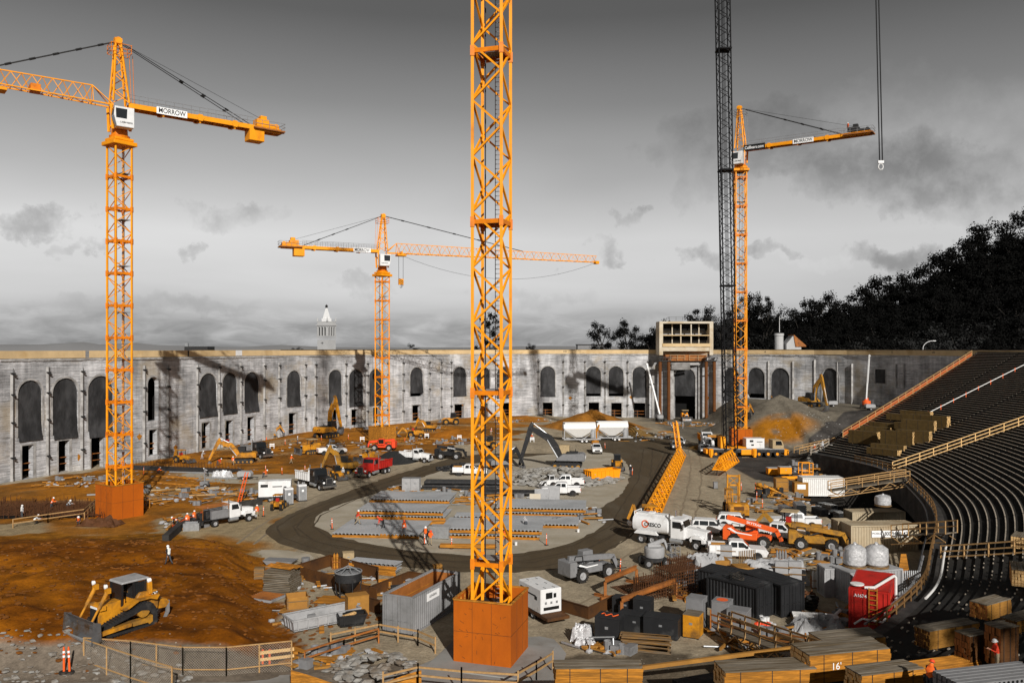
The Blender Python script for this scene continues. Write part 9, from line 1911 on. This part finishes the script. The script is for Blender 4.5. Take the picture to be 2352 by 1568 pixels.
# ================================================================ PEOPLE IN THE SCENE
W = 'hat_white'
for a in ((387, 1297, 'walk', 'dark_cloth', 'denim', 'vest_lime', W, 150, 'person in white vest and hard hat walking on the brown mound'),
(430, 1213, 'stand', 'vest_orange', 'denim', 'vest_orange', W, 100, 'person in orange vest behind the mesh bin, left one'), (446, 1206, 'stand', 'vest_orange', 'denim', 'vest_orange', W, 80, 'person in orange vest behind the mesh bin, right one'),
(408, 1212, 'bend', 'dark_cloth', 'denim', 'vest_orange', W, 200, 'person bending over the trench netting'), (590, 1192, 'stand', 'red_cloth', 'khaki', 'vest_orange', W, 90, 'person in red shirt standing behind the service truck'),
(822, 1204, 'walk', 'red_cloth', 'khaki', None, 'hat_white', 20, 'person in red shirt on the left corner of the form panels'), (880, 1212, 'bend', 'red_cloth', 'dark_cloth', None, 'red_bright', 180, 'person in red bending over an orange beam'),
(928, 1230, 'stand', 'vest_orange', 'denim', 'vest_orange', 'red_bright', -60, 'person in orange vest standing on the front left form panel'), (977, 1242, 'work', 'dark_cloth', 'denim', 'vest_orange', W, -80, 'person in dark sleeves and orange vest beside the mesh sided bin'),
(988, 1252, 'work', 'vest_orange', 'khaki', 'vest_orange', 'red_bright', -70, 'person in orange and pale trousers nearest the wheelbarrow'), (1208, 1216, 'bend', 'grey_cloth', 'denim', None, W, 100, 'person in grey shirt on the right form panels'),
(1448, 1092, 'stand', 'dark_cloth', 'denim', None, W, -90, 'person in dark clothes walking alone on the brown road'), (535, 1069, 'walk', 'vest_orange', 'khaki', 'vest_orange', W, -60, 'person in orange vest below the yellow excavator'),
(669, 1065, 'walk', 'vest_orange', 'khaki', None, W, 40, 'person in orange shirt walking in the open orange dirt'), (464, 1055, 'work', 'grey_cloth', 'grey_cloth', None, W, 0, 'person in white overalls under the red excavator'),
(788, 1098, 'stand', 'grey_cloth', 'denim', None, W, -90, 'person in white behind the dump truck bed'), (477, 1093, 'bend', 'grey_cloth', 'dark_cloth', None, W, 180, 'person bending at the pale slab with an orange tool'),
(361, 1088, 'crouch', 'vest_orange', 'denim', None, W, 30, 'person in orange crouching below the left wall'), (50, 1192, 'stand', 'grey_cloth', 'denim', 'vest_lime', W, 60, 'person in white vest on the far left of the rebar mat'),
(118, 1172, 'work', 'vest_orange', 'denim', 'vest_orange', W, 30, 'person in orange vest in the middle of the rebar mat'), (154, 1168, 'crouch', 'grey_cloth', 'denim', None, W, 0, 'person in grey crouching on the rebar mat'),
(78, 1204, 'crouch', 'grey_cloth', 'dark_cloth', 'vest_lime', W, 30, 'person kneeling at the near edge of the rebar mat'), (180, 1206, 'crouch', 'dark_cloth', 'denim', 'vest_orange', W, -60, 'person in orange vest sitting at the corner of the rebar mat'),
(328, 1165, 'bend', 'grey_cloth', 'denim', None, W, 10, 'person in white shirt just left of the left crane box') , (605, 1098, 'bend', 'vest_orange', 'denim', 'vest_orange', W, 0, 'person leaning over the grey air compressor'),
(718, 1038, 'stand', 'vest_orange', 'dark_cloth', None, W, 90, 'person in orange behind the small bulldozer'), (1568, 985, 'stand', 'grey_cloth', 'grey_cloth', None, W, 20, 'person in pale clothes near the gate, left'),
(1461, 1010, 'work', 'grey_cloth', 'denim', None, W, 0, 'person in white beside the pale gravel heap'), (1218, 1008, 'crouch', 'orange_red', 'denim', None, 'hat_white', 0, 'person in orange crouching left of the silos'),
(1088, 1130, 'stand', 'vest_orange', 'denim', None, 'red_bright', 0, 'person in red hard hat beside the island pipe stack'), (1160, 1256, 'stand', 'vest_orange', 'denim', 'vest_orange', 'red_bright', 180, 'person in orange vest seen through the centre mast'),
(1870, 1042, 'stand', 'vest_orange', 'denim', None, W, 20, 'person in orange at the foot of the netted stair'),
(300, 1118, 'work', 'grey_cloth', 'denim', 'vest_lime', W, 40, 'person in white vest working among timbers right behind the left crane box'), (500, 1070, 'bend', 'red_cloth', 'denim', None, W, 10, 'person in red bending by the dark waterproof strip'), (905, 1000, 'stand', 'grey_cloth', 'denim', 'vest_orange', W, 60, 'person in grey and orange beside the backhoe near the middle crane'),
(683, 1020, 'stand', 'dark_cloth', 'denim', 'vest_lime', W, 0, 'person in white vest between mini excavator and small bulldozer'), (1128, 1000, 'walk', 'grey_cloth', 'khaki', 'vest_orange', W, 30, 'person in orange vest in the dirt right behind the centre mast'), (1545, 990, 'work', 'dark_cloth', 'denim', 'vest_lime', W, 200, 'person in white vest near the foot of the white boom lift'),
(1640, 1365, 'stand', 'grey_cloth', 'denim', 'vest_orange', W, -40, 'person in grey and orange between the rebar cages and black containers'), (1850, 1330, 'bend', 'dark_cloth', 'denim', 'vest_orange', W, 180, 'person bending beside the rack of white gas cylinders')): person(*a, loc=P(a[0], a[1], .52) if a[0] in (822, 880, 928, 1208) else None)
person(0, 0, 'work', 'dark_cloth', 'denim', 'vest_orange', 'red_bright', 40, 'person in orange vest and red hard hat bent over the yellow poles', loc=B(2135, 1598))
person(0, 0, 'look', 'red_cloth', 'khaki', None, W, 175, 'person in red shirt and white hard hat looking at a device, lower right', loc=B(2290, 1544))
person(0, 0, 'stand', 'vest_orange', 'denim', 'vest_orange', W, 200, 'person in orange standing on the right crane counter jib', loc=A(1948, 303, 157))
person(0, 0, 'walk', 'grey_cloth', 'denim', None, W, 90, 'person in white climbing at the foot of the seating rows', loc=SP(.15, .02))
